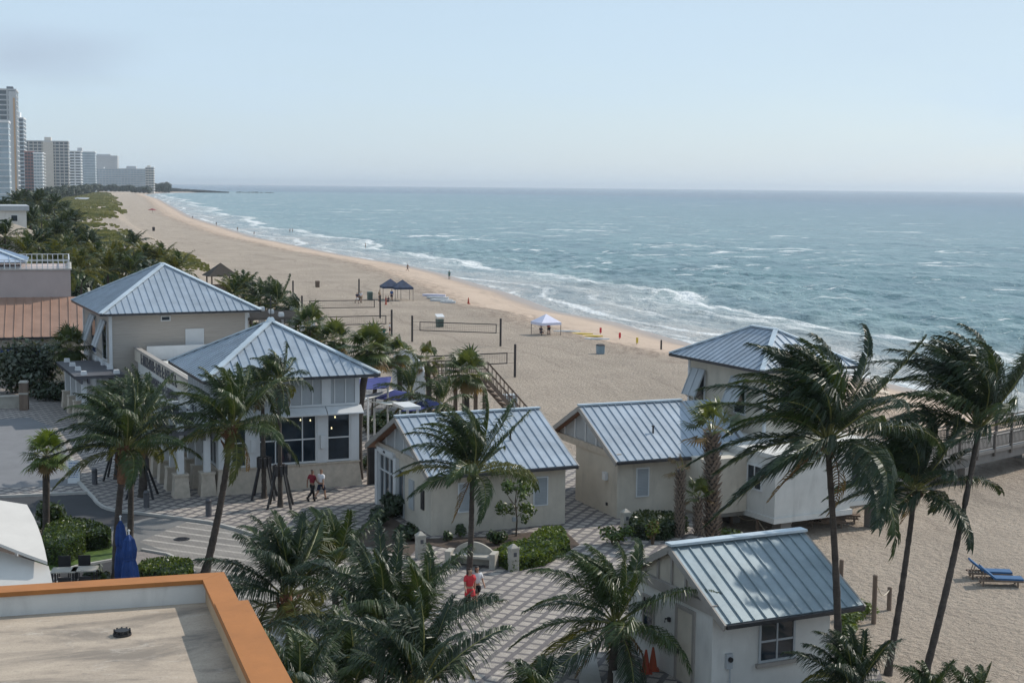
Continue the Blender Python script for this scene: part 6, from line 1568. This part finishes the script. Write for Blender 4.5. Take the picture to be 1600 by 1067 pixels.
vpost(561, 470, 3.3, 'bare dark volleyball post behind the people at the far net'); vpost(458, 478, 3.6, 'bare dark post above the dark coconut palm'); vpost(426, 470, 3.3, 'bare dark post behind the dark palm crown near the shelter')
# ---------------------------------------------------------------- canopies, bins, boards, cones
def popup(px, py, w, label, mat, rz=20, twin=False, h=2.1, pk=1.15):
    p = on(px, py); e = empty('popup_canopy', p, R(rz), label, 'canopy tent')
    for i, ox in enumerate((0, w * .5) if twin else (0,)):
        oy = -2.4 * i; mb = MB(); a = w / 2
        c = [(ox - a, oy - a, h), (ox + a, oy - a, h), (ox + a, oy + a, h), (ox - a, oy + a, h)]
        mb.add(c + [(ox, oy, h + pk)] + [(x, y, z - .3) for x, y, z in c] + [(x * 1.0, y, z - .02) for x, y, z in c],
               [(0, 1, 4), (1, 2, 4), (2, 3, 4), (3, 0, 4), (0, 5, 6, 1), (1, 6, 7, 2), (2, 7, 8, 3), (3, 8, 5, 0)])
        cv = mb.build('canopy_cover', mat, e)
        for x, y, z in c:
            x2 = ox + (x - ox) * .96; y2 = oy + (y - oy) * .96; q = MB(); q.tube([(x2, y2, -.2), (x2, y2, h - .04)], .035, 6); q.build('leg', M_METALDK, e)
    return e
M_TENTBLUE = simple('navy_tent', (.03, .045, .085), .7, .35, 1.5, .1); M_TENTLIL = simple('lilac_white_tent', (.62, .62, .74), .7, .08, 1.5, .1)
popup(610, 468, 2.9, 'pair of navy pop up canopies on the sand', M_TENTBLUE, 15, True)
popup(853, 523, 2.7, 'single white and lilac pop up canopy near the swash', M_TENTLIL, 28, False, 1.55, .95)
def bin_(px, py, label, mat, w=.42, h=1.0, lid=None, roof=False):
    p = on(px, py); e = empty('litter_bin', p, R(20), label, 'bin'); mb = MB(); mb.frustum(0, 0, -.05, h, w * .92, w)
    for k in range(-3, 4):
        mb.box(k * w / 4 - .03, k * w / 4 + .03, -w - .03, -w + .02, .05, h - .05)
    mb.build('body', mat, e); q = MB()
    if roof: q.hexa([(-w * 1.2, -w * 1.2, h + .25), (w * 1.2, -w * 1.2, h + .25), (w * 1.2, w * 1.2, h + .55), (-w * 1.2, w * 1.2, h + .55), (-w * 1.2, -w * 1.2, h + .31), (w * 1.2, -w * 1.2, h + .31), (w * 1.2, w * 1.2, h + .61), (-w * 1.2, w * 1.2, h + .61)]); [q.box(sx * w * .9 - .03, sx * w * .9 + .03, sy * w * .9 - .03, sy * w * .9 + .03, h, h + .3) for sx in (-1, 1) for sy in (-1, 1)]
    else: q.frustum(0, 0, h + .002, h + .14, w * 1.08, w * .8)
    q.build('lid', lid or mat, e)
bin_(496, 449, 'brown slatted bin alone on the upper sand', M_WOOD, .33, 1.0)
bin_(578, 468, 'green bin beside the far volleyball net', M_GREEN_BIN, .37, 1.1)
bin_(687, 511, 'grey bin with slanted pale roof behind the middle net', M_GREEN_BIN, .42, 1.0, M_WHITE, True)
bin_(938, 553, 'pale blue bin on the open sand near the tower hut', simple('pale_blue_bin', (.25, .33, .38), .6), .36, .9, M_BLACK)
bin_(240, 361, 'small dark bin far up the pale beach', M_DARKPOST, .45, 1.3)
p = on(796, 640, -.5); mb = MB(); mb.box(-.5, .5, -.4, .4, -.3, 1.15); mb.box(-.55, .55, -.45, .45, 1.152, 1.22); mb.box(-.35, -.05, -.43, -.401, .2, .95); mb.box(.05, .35, -.43, -.401, .2, .95)
tag(mb.build('utility_cabinet', M_LTGREY, None, p, R(24)), 'grey utility cabinet at the foot of the timber stair', 'cabinet')
def board(px, py, l, w, mat, label, rz=5, h=.12):
    p = on(px, py); mb = MB(); n = 10; poly = []
    for k in range(n + 1): t = k / n; poly.append((l * (t - .5), w / 2 * max(.06, math.sin(math.pi * min(1, max(0, t * .96 + .02))) ** .55)))
    for k in range(n, -1, -1): t = k / n; poly.append((l * (t - .5), -w / 2 * max(.06, math.sin(math.pi * min(1, max(0, t * .96 + .02))) ** .55)))
    e = empty('paddle_board', (p.x, p.y, p.z + .03), R(rz), label, 'paddle board', 'paddle boards on the sand'); mb.prism(poly, 0, h); mb.build('hull', mat, e)
    q = MB(); q.prism([(x * .5, y * .75) for x, y in poly], h + .001, h + .02); q.build('deck_pad', M_LTGREY if mat is M_WHITE else mat, e); return e
M_YEL = simple('yellow_plastic', (.62, .46, .06), .5, .08, 4, .05)
board(886, 518.5, 3.3, .75, M_WHITE, 'white board furthest from the swash by the white canopy', 2); board(906, 522.5, 3.2, .7, M_YEL, 'upper yellow board beside the white canopy', 0); board(922, 526, 3.1, .75, M_YEL, 'lower yellow board beside the white canopy', -2); board(933, 530.5, 2.9, .75, M_WHITE, 'white board nearest the pale blue bin', -4)
for k, (px, py, l, w) in enumerate(((678, 463, 3.8, 1.0), (684, 467, 3.6, 1.1), (690, 471, 3.6, 1.2), (700, 473.5, 2.4, .9))):
    board(px, py, l, w, M_TENTLIL if k == 0 else M_WHITE, ['lilac float farthest in the pale stack right of the navy canopies', 'second pale float in the stack right of the navy canopies', 'large white float in the stack right of the navy canopies', 'short white float nearest in the pale stack'][k], -14, .3)
def cone(px, py, h, label, mat=M_ORANGE, g=None, z=None, grp=None):
    p = on(px, py) if z is None else P(px, py, z); e = empty('traffic_cone', p, 0, label, 'cone', grp)
    mb = MB(); mb.tube([(0, 0, .02), (0, 0, h)], [h * .2, h * .045], 12); mb.build('cone_body', mat, e); q = MB(); q.box(-h * .26, h * .26, -h * .26, h * .26, 0, .035); q.build('base', mat, e)
cone(1009, 1050, .8, 'brighter orange cone by the small hut window', z=0); cone(1020, 1046, .8, 'darker cone behind, against the small hut wall', simple('faded_cone', (.35, .07, .03), .6), z=0)
cone(603, 476, .8, 'small orange cone before the navy canopies'); cone(732, 475, 1.0, 'orange cone on the sand right of the pale floats')
def buoy(px, py, h, label, mat):
    p = on(px, py); e = empty('beach_marker', p, 0, label, 'marker'); q = MB(); q.tube([(0, 0, -.2), (0, 0, h)], .03, 6); q.build('pole', M_DARKPOST, e)
    q = MB(); q.box(-.1, .16, -.03, .03, h - .65, h); q.build('flag', mat, e)
buoy(938, 522, .8, 'red marker flag at the dark tide line', M_RED); buoy(968, 530, .8, 'second red marker flag along the tide line', M_RED); buoy(995, 538, .8, 'yellow marker flag along the tide line', M_YEL)
p = on(1033, 546); mb = MB(); mb.tube([(0, 0, -.3), (0, 0, 1.0), (0, 0, 1.1)], [.11, .10, .05], 8); tag(mb.build('short_post', M_DARKPOST, None, p), 'short dark post on the sand left of the tower roof', 'post')
p = on(386, 457); mb = MB(); mb.tube([(0, 0, -.3), (0, 0, 2.6)], .12, 8); mb.box(-.05, .5, -.02, .02, 1.6, 2.5); tag(mb.build('yellow_pole', M_YEL, None, p), 'yellow pole beside the thatched shelter', 'pole')
p = on(238, 333); e = empty('sun_tent', p, 0, 'tiny dark red beach shade far along the sand', 'beach shade'); mb = MB(); mb.frustum(0, 0, 1.7, 2.6, 2.2, .3); mb.build('cloth', M_DKRED, e); mb = MB(); mb.tube([(0, 0, -.3), (0, 0, 1.75)], .07); mb.build('pole', M_DARKPOST, e)
p = on(128, 312, .4); e = empty('upturned_boat', p, R(10), 'tiny white boat hull on the far dune grass', 'boat'); mb = MB(); mb.add([(-7, 0, 1.2), (-5, -1.6, .2), (5, -1.6, .2), (7, 0, 1.6), (5, 1.6, .2), (-5, 1.6, .2), (-4, 0, 1.9), (4, 0, 1.9)], [(0, 1, 6), (1, 2, 7, 6), (2, 3, 7), (3, 4, 7), (4, 5, 6, 7), (5, 0, 6), (0, 5, 4, 3, 2, 1)]); mb.build('hull', M_WHITE, e)
mb = MB(); mb.box(-3, 3, -.15, .15, 1.9, 2.05); mb.build('keel', M_WHITE, e)
# ---------------------------------------------------------------- plaza furniture
def bollard(px, py, h, w, label, mat=M_STONE, grp='stone bollards on the plaza', z=0):
    p = P(px, py, z); e = empty('bollard', p, R(24), label, 'bollard', grp); mb = MB(); mb.box(-w, w, -w, w, -.02, h); mb.build('shaft', mat, e)
    q = MB(); q.frustum(0, 0, h + .002, h + .08, w * 1.12, w * 1.05); q.frustum(0, 0, h + .081, h + .22, w * .95, w * .25); q.build('cap', mat, e)
    q = MB(); q.box(-.07, .07, -w - .012, -w - .001, h - .3, h - .12); q.build('light_slot', M_DARKGREY, e)
bollard(802, 891, .95, .19, 'stone bollard with pointed cap right of the curved bench'); bollard(657, 872, 1.0, .19, 'stone bollard with pointed cap left of the curved bench')
bollard(977, 832, .95, .18, 'stone bollard at the corner of the joined hut'); bollard(967, 1052, 1.05, .2, 'stone bollard by the low wall left of the small hut')
for px, py, lab in ((229, 793, 'dark round bollard beside the propped palm'), (326, 806, 'dark round bollard at the kerb before the leaning palm'), (148, 756, 'dark round bollard behind the sandwich board'), (72, 720, 'pale slim bollard at the curved drive edge')):
    p = P(px, py, 0); e = empty('bollard', p, 0, lab, 'bollard', 'round bollards along the drive'); mb = MB(); mb.tube([(0, 0, -.02), (0, 0, .8), (0, 0, .88)], [.15, .15, .11], 14); mb.build('shaft', M_STONE if px == 72 else M_DARKGREY, e); q = MB(); q.tube([(0, 0, .70), (0, 0, .74)], .158, 14); q.build('band', M_METALDK, e)
p = P(737, 884, 0); e = empty('stone_bench', p, R(-14), 'pale cast stone bench with curved back and round emblem', 'bench')
mb = MB(); mb.box(-.95, .95, -.28, .3, .40, .50); mb.build('seat', M_STONE, e)
for x in (-1.0, 1.0): mb = MB(); mb.box(x - .13, x + .13, -.34, .36, -.01, .66); mb.build('armrest', M_STONE, e)
mb = MB(); n = 14; top = [(-.868 + 1.736 * k / n, .62 + .38 * math.sin(math.pi * k / n) ** .8) for k in range(n + 1)]
for (x0, z0), (x1, z1) in zip(top[:-1], top[1:]): mb.hexa([(x0, .30, .0), (x1, .30, .0), (x1, .42, .0), (x0, .42, .0), (x0, .30, z0), (x1, .30, z1), (x1, .42, z1), (x0, .42, z0)])
bk = mb.build('backrest', M_STONE, e); mb = MB(); mb.tube([(0, .301, .75), (0, .28, .75)], .11, 16); mb.build('emblem', M_COQUINA, bk)
p = P(116, 753, 0); e = empty('sandwich_board', p, R(12), 'white sandwich board sign with rows of blue writing on the drive', 'sign')
M_SIGNBLUE = simple('sign_blue', (.05, .14, .36), .6)
for s in (-1, 1):
    mb = MB(); mb.hexa([(-.32, s * .34 - .015, 0), (.32, s * .34 - .015, 0), (.32, s * .34 + .015, 0), (-.32, s * .34 + .015, 0), (-.32, s * .05 - .015, 1.2), (.32, s * .05 - .015, 1.2), (.32, s * .05 + .015, 1.2), (-.32, s * .05 + .015, 1.2)]); b_ = mb.build('panel', M_WHITE, e)
    if s < 0:
        mb = MB(); r_ = random.Random(8)
        for k, z in enumerate((1.08, .94, .82, .70, .58, .46, .34)):
            y = -.34 + .29 * z / 1.2 - .017; x = -.25; h = .035 if k else .05
            while x < .22:
                w_ = r_.uniform(.03, .10); mb.box(x, min(x + w_, .26), y - .006, y + .004, z - h / 2, z + h / 2); x += w_ + .03
        mb.build('writing', M_SIGNBLUE, b_)
p = P(38, 640, 0); e = empty('totem_post', p, R(10), 'tall square brown wayfinding post at the left plaza edge', 'post'); mb = MB(); mb.box(-.3, .3, -.3, .3, -.02, 2.0); mb.build('shaft', M_WOOD, e)
q = MB(); q.box(-.33, .33, -.33, .33, 1.15, 1.28); q.build('band', M_STONE, e); q = MB(); q.frustum(0, 0, 2.002, 2.12, .34, .26); q.build('cap', M_STONE, e)
mb = MB(); a, b = P(-60, 640, 0), P(31, 637, 0); mb.beam((a.x, a.y, .4), (b.x, b.y, .4), .5, .85); mb.beam((a.x, a.y, .87), (b.x, b.y, .87), .6, .1); tag(mb.build('low_stone_wall', M_STONE), 'low pale stone wall at the left frame edge', 'wall')
a, b = P(958, 1060, 0), P(985, 1100, 0); mb = MB(); mb.beam((a.x, a.y, .22), (b.x, b.y, .22), .3, .48); mb.beam((a.x, a.y, .48), (b.x, b.y, .48), .36, .05); tag(mb.build('low_white_wall', M_STUCCO_W), 'low white wall running to the bottom edge by the small hut', 'wall')
a, b = P(962, 1022, 0), P(1000, 1012, 0); e = empty('timber_gate', a, math.atan2(b.y - a.y, b.x - a.x), 'weathered slatted gate at the back of the small white hut', 'gate'); L_ = (b - a).length; mb = MB()
for k in range(6): mb.box(0, L_, -.02, .02, .1 + k * .17, .2 + k * .17)
mb.build('slats', M_GREYWOOD, e); mb = MB(); mb.box(-.06, .06, -.07, .07, 0, 1.25); mb.build('gate_post', M_DARKPOST, e); mb = MB(); mb.box(L_ - .06, L_ + .06, -.07, .07, 0, 1.25); mb.build('gate_post', M_DARKPOST, e)
# closed blue umbrellas
def closed_umbrella(px, py, h, r, label, z=0):
    p = P(px, py, z); e = empty('closed_umbrella', p, 0, label, 'umbrella', 'closed blue umbrellas'); rng = random.Random(px)
    mb = MB(); n = 20; prof = [(.35, r * 1.02), (.75, r * 1.0), (1.2, r * .85), (1.5, r * .62), (1.62, r * .74), (1.95, r * .78), (2.35, r * .55), (2.55, r * .12)]
    vs = []; 
    for z_, rr in prof:
        for k in range(n):
            a = k / n * 6.2832; q = rr * (1 + .22 * math.sin(a * 5 + z_ * .7) + rng.uniform(-.05, .05)); vs.append((math.cos(a) * q, math.sin(a) * q, z_ * h / 2.6))
    fs = [(i * n + k, i * n + (k + 1) % n, (i + 1) * n + (k + 1) % n, (i + 1) * n + k) for i in range(len(prof) - 1) for k in range(n)] + [tuple(range((len(prof) - 1) * n, len(prof) * n)), tuple(range(n - 1, -1, -1))]
    mb.add(vs, fs); mb.build('folded_canopy', M_BLUE, e)
    q = MB(); q.tube([(0, 0, 0), (0, 0, h + .1)], .03, 8); q.build('pole', M_WHITE, e); q = MB(); q.tube([(0, 0, 1.5 * h / 2.6), (0, 0, 1.58 * h / 2.6)], r * .72, 14); q.build('tie_strap', M_BLUE, e)
    q = MB(); q.tube([(0, 0, 0), (0, 0, .12)], [.35, .3], 16); q.build('base', M_METALDK, e)
    q = MB(); q.frustum(0, 0, h + .1, h + .16, .05, .02); q.build('finial', M_WHITE, e)
closed_umbrella(203, 930, 2.55, .34, 'closed blue umbrella in front with white finial above the ochre coping'); closed_umbrella(190, 915, 2.8, .26, 'closed blue umbrella behind the leaning palm trunk')
def table(px, py, label):
    p = P(px, py, 0); e = empty('cafe_table', p, R(8), label, 'table', 'tables behind the ochre coping'); mb = MB(); mb.box(-.5, .5, -.42, .42, .72, .76); mb.build('tabletop', M_STONE, e)
    for x in (-.42, .42):
        for y in (-.34, .34): q = MB(); q.box(x - .03, x + .03, y - .03, y + .03, 0, .719); q.build('leg', M_METALDK, e)
table(101, 918, 'left of two pale cafe tables behind the ochre coping'); table(133, 916, 'right of two pale cafe tables behind the ochre coping')
def chair(px, py, rz, label):
    p = P(px, py, 0); e = empty('cafe_chair', p, R(rz), label, 'chair', 'dark chairs at the cafe tables'); mb = MB(); mb.box(-.25, .25, -.25, .25, .42, .47); mb.build('seat', M_BLACK, e); mb = MB(); mb.box(-.25, .25, .22, .26, .471, .9); mb.build('backrest', M_BLACK, e)
    for x in (-.22, .22):
        for y in (-.22, .22): q = MB(); q.box(x - .02, x + .02, y - .02, y + .02, 0, .419); q.build('leg', M_BLACK, e)
chair(100, 903, 8, 'dark chair behind the left cafe table'); chair(131, 902, 8, 'dark chair behind the right cafe table'); chair(103, 934, 188, 'dark chair before the left cafe table'); chair(135, 932, 188, 'dark chair before the right cafe table')
# rope posts
RP = [(1365, 974, 2.0), (1389, 953, .98), (1313, 935, 1.7), (1183, 836, .9), (1142, 818, .8), (1440, 928, .0)]
tops = []
for k, (px, py, h) in enumerate(RP[:5]):
    p = on(px, py); mb = MB(); mb.tube([(0, 0, -.5), (0, 0, h), (0, 0, h + .03)], [.10, .095, .06], 10)
    tag(mb.build('rope_post', M_WOOD, None, p), ['tallest timber rope post on the sand near the creeper', 'short timber rope post right of the tallest one', 'timber rope post half hidden by the slim palm at the hut eave', 'timber rope post on the sand behind the small hut ridge', 'dark leaning timber post by the white plinth'][k], 'post', 'timber rope posts'); tops.append(p + Vector((0, 0, h * .92)))
def rope(a, b, sag, label):
    mb = MB(); mb.tube([a.lerp(b, t / 10) - Vector((0, 0, sag * math.sin(math.pi * t / 10))) - a for t in range(11)], .022, 6); tag(mb.build('rope', M_ROPE, None, a), label, 'rope')
rope(tops[0], tops[1], .45, 'pale rope sagging between the tall and short posts'); rope(tops[0] - Vector((0, 0, 1.0)), tops[2] - Vector((0, 0, .9)), .2, 'pale rope from the tall post to the post by the slim palm'); rope(tops[3], P(1215, 835, -.6), .3, 'pale rope hanging from the post behind the small hut ridge'); rope(tops[3], tops[4], .25, 'pale rope slung from the leaning post by the white plinth')
# loungers
def lounger(px, py, rz, label, cush=M_BLUE, back=38):
    p = on(px, py); e = empty('sun_lounger', p, R(rz), label, 'sun lounger'); mb = MB()
    for y in (-.3, .3): mb.beam((-.95, y, .27), (1.0, y, .27), .06, .08)
    for k in range(14): mb.box(-.9 + k * .14, -.82 + k * .14, -.27, .27, .26, .285)
    mb.build('frame', M_WOOD, e)
    for x in (-.75, .75):
        for y in (-.3, .3): q = MB(); q.box(x - .035, x + .035, y - .035, y + .035, -.05, .228); q.build('leg', M_WOOD, e)
    c, s = math.cos(R(back)), math.sin(R(back)); q = MB(); q.hexa([(-.25, -.3, .311), (1.0, -.3, .311), (1.0, .3, .311), (-.25, .3, .311), (-.25, -.3, .39), (1.0, -.3, .39), (1.0, .3, .39), (-.25, .3, .39)]); q.build('seat_cushion', cush, e)
    q = MB(); a = Vector((-.27, 0, .33)); b = a + Vector((-c * .78, 0, s * .78)); n = Vector((s, 0, c)) * .08; q.hexa([(b.x, -.3, b.z), (a.x, -.3, a.z), (a.x, .3, a.z), (b.x, .3, b.z), (b.x + n.x, -.3, b.z + n.z), (a.x + n.x, -.3, a.z + n.z), (a.x + n.x, .3, a.z + n.z), (b.x + n.x, .3, b.z + n.z)]); q.build('back_cushion', cush, e)
    q = MB(); q.beam(b.lerp(a, .4) - Vector((0, .2, 0)), Vector((-.75, -.2, .27)), .03, .03); q.beam(b.lerp(a, .4) + Vector((0, .2, 0)), Vector((-.75, .2, .27)), .03, .03); q.beam(a.lerp(b, .35) - Vector((0, .22, 0)), a.lerp(b, .35) + Vector((0, .22, 0)), .03, .03); q.build('back_support', M_WOOD, e)
M_LBLUE = simple('lounger_blue', (.03, .10, .22), .8, .1, 3, .1)
lounger(1561, 914, -6, 'front blue cushioned lounger on the sand at the right edge', M_LBLUE); lounger(1544, 903, -6, 'rear blue cushioned lounger behind the front one', M_LBLUE)
lounger(1290, 822, -4, 'old wooden lounger in the shade between the stilts', M_WOOD, 40); lounger(1312, 815, 170, 'flat wooden lounger beside the stilts', M_WOOD, 3)
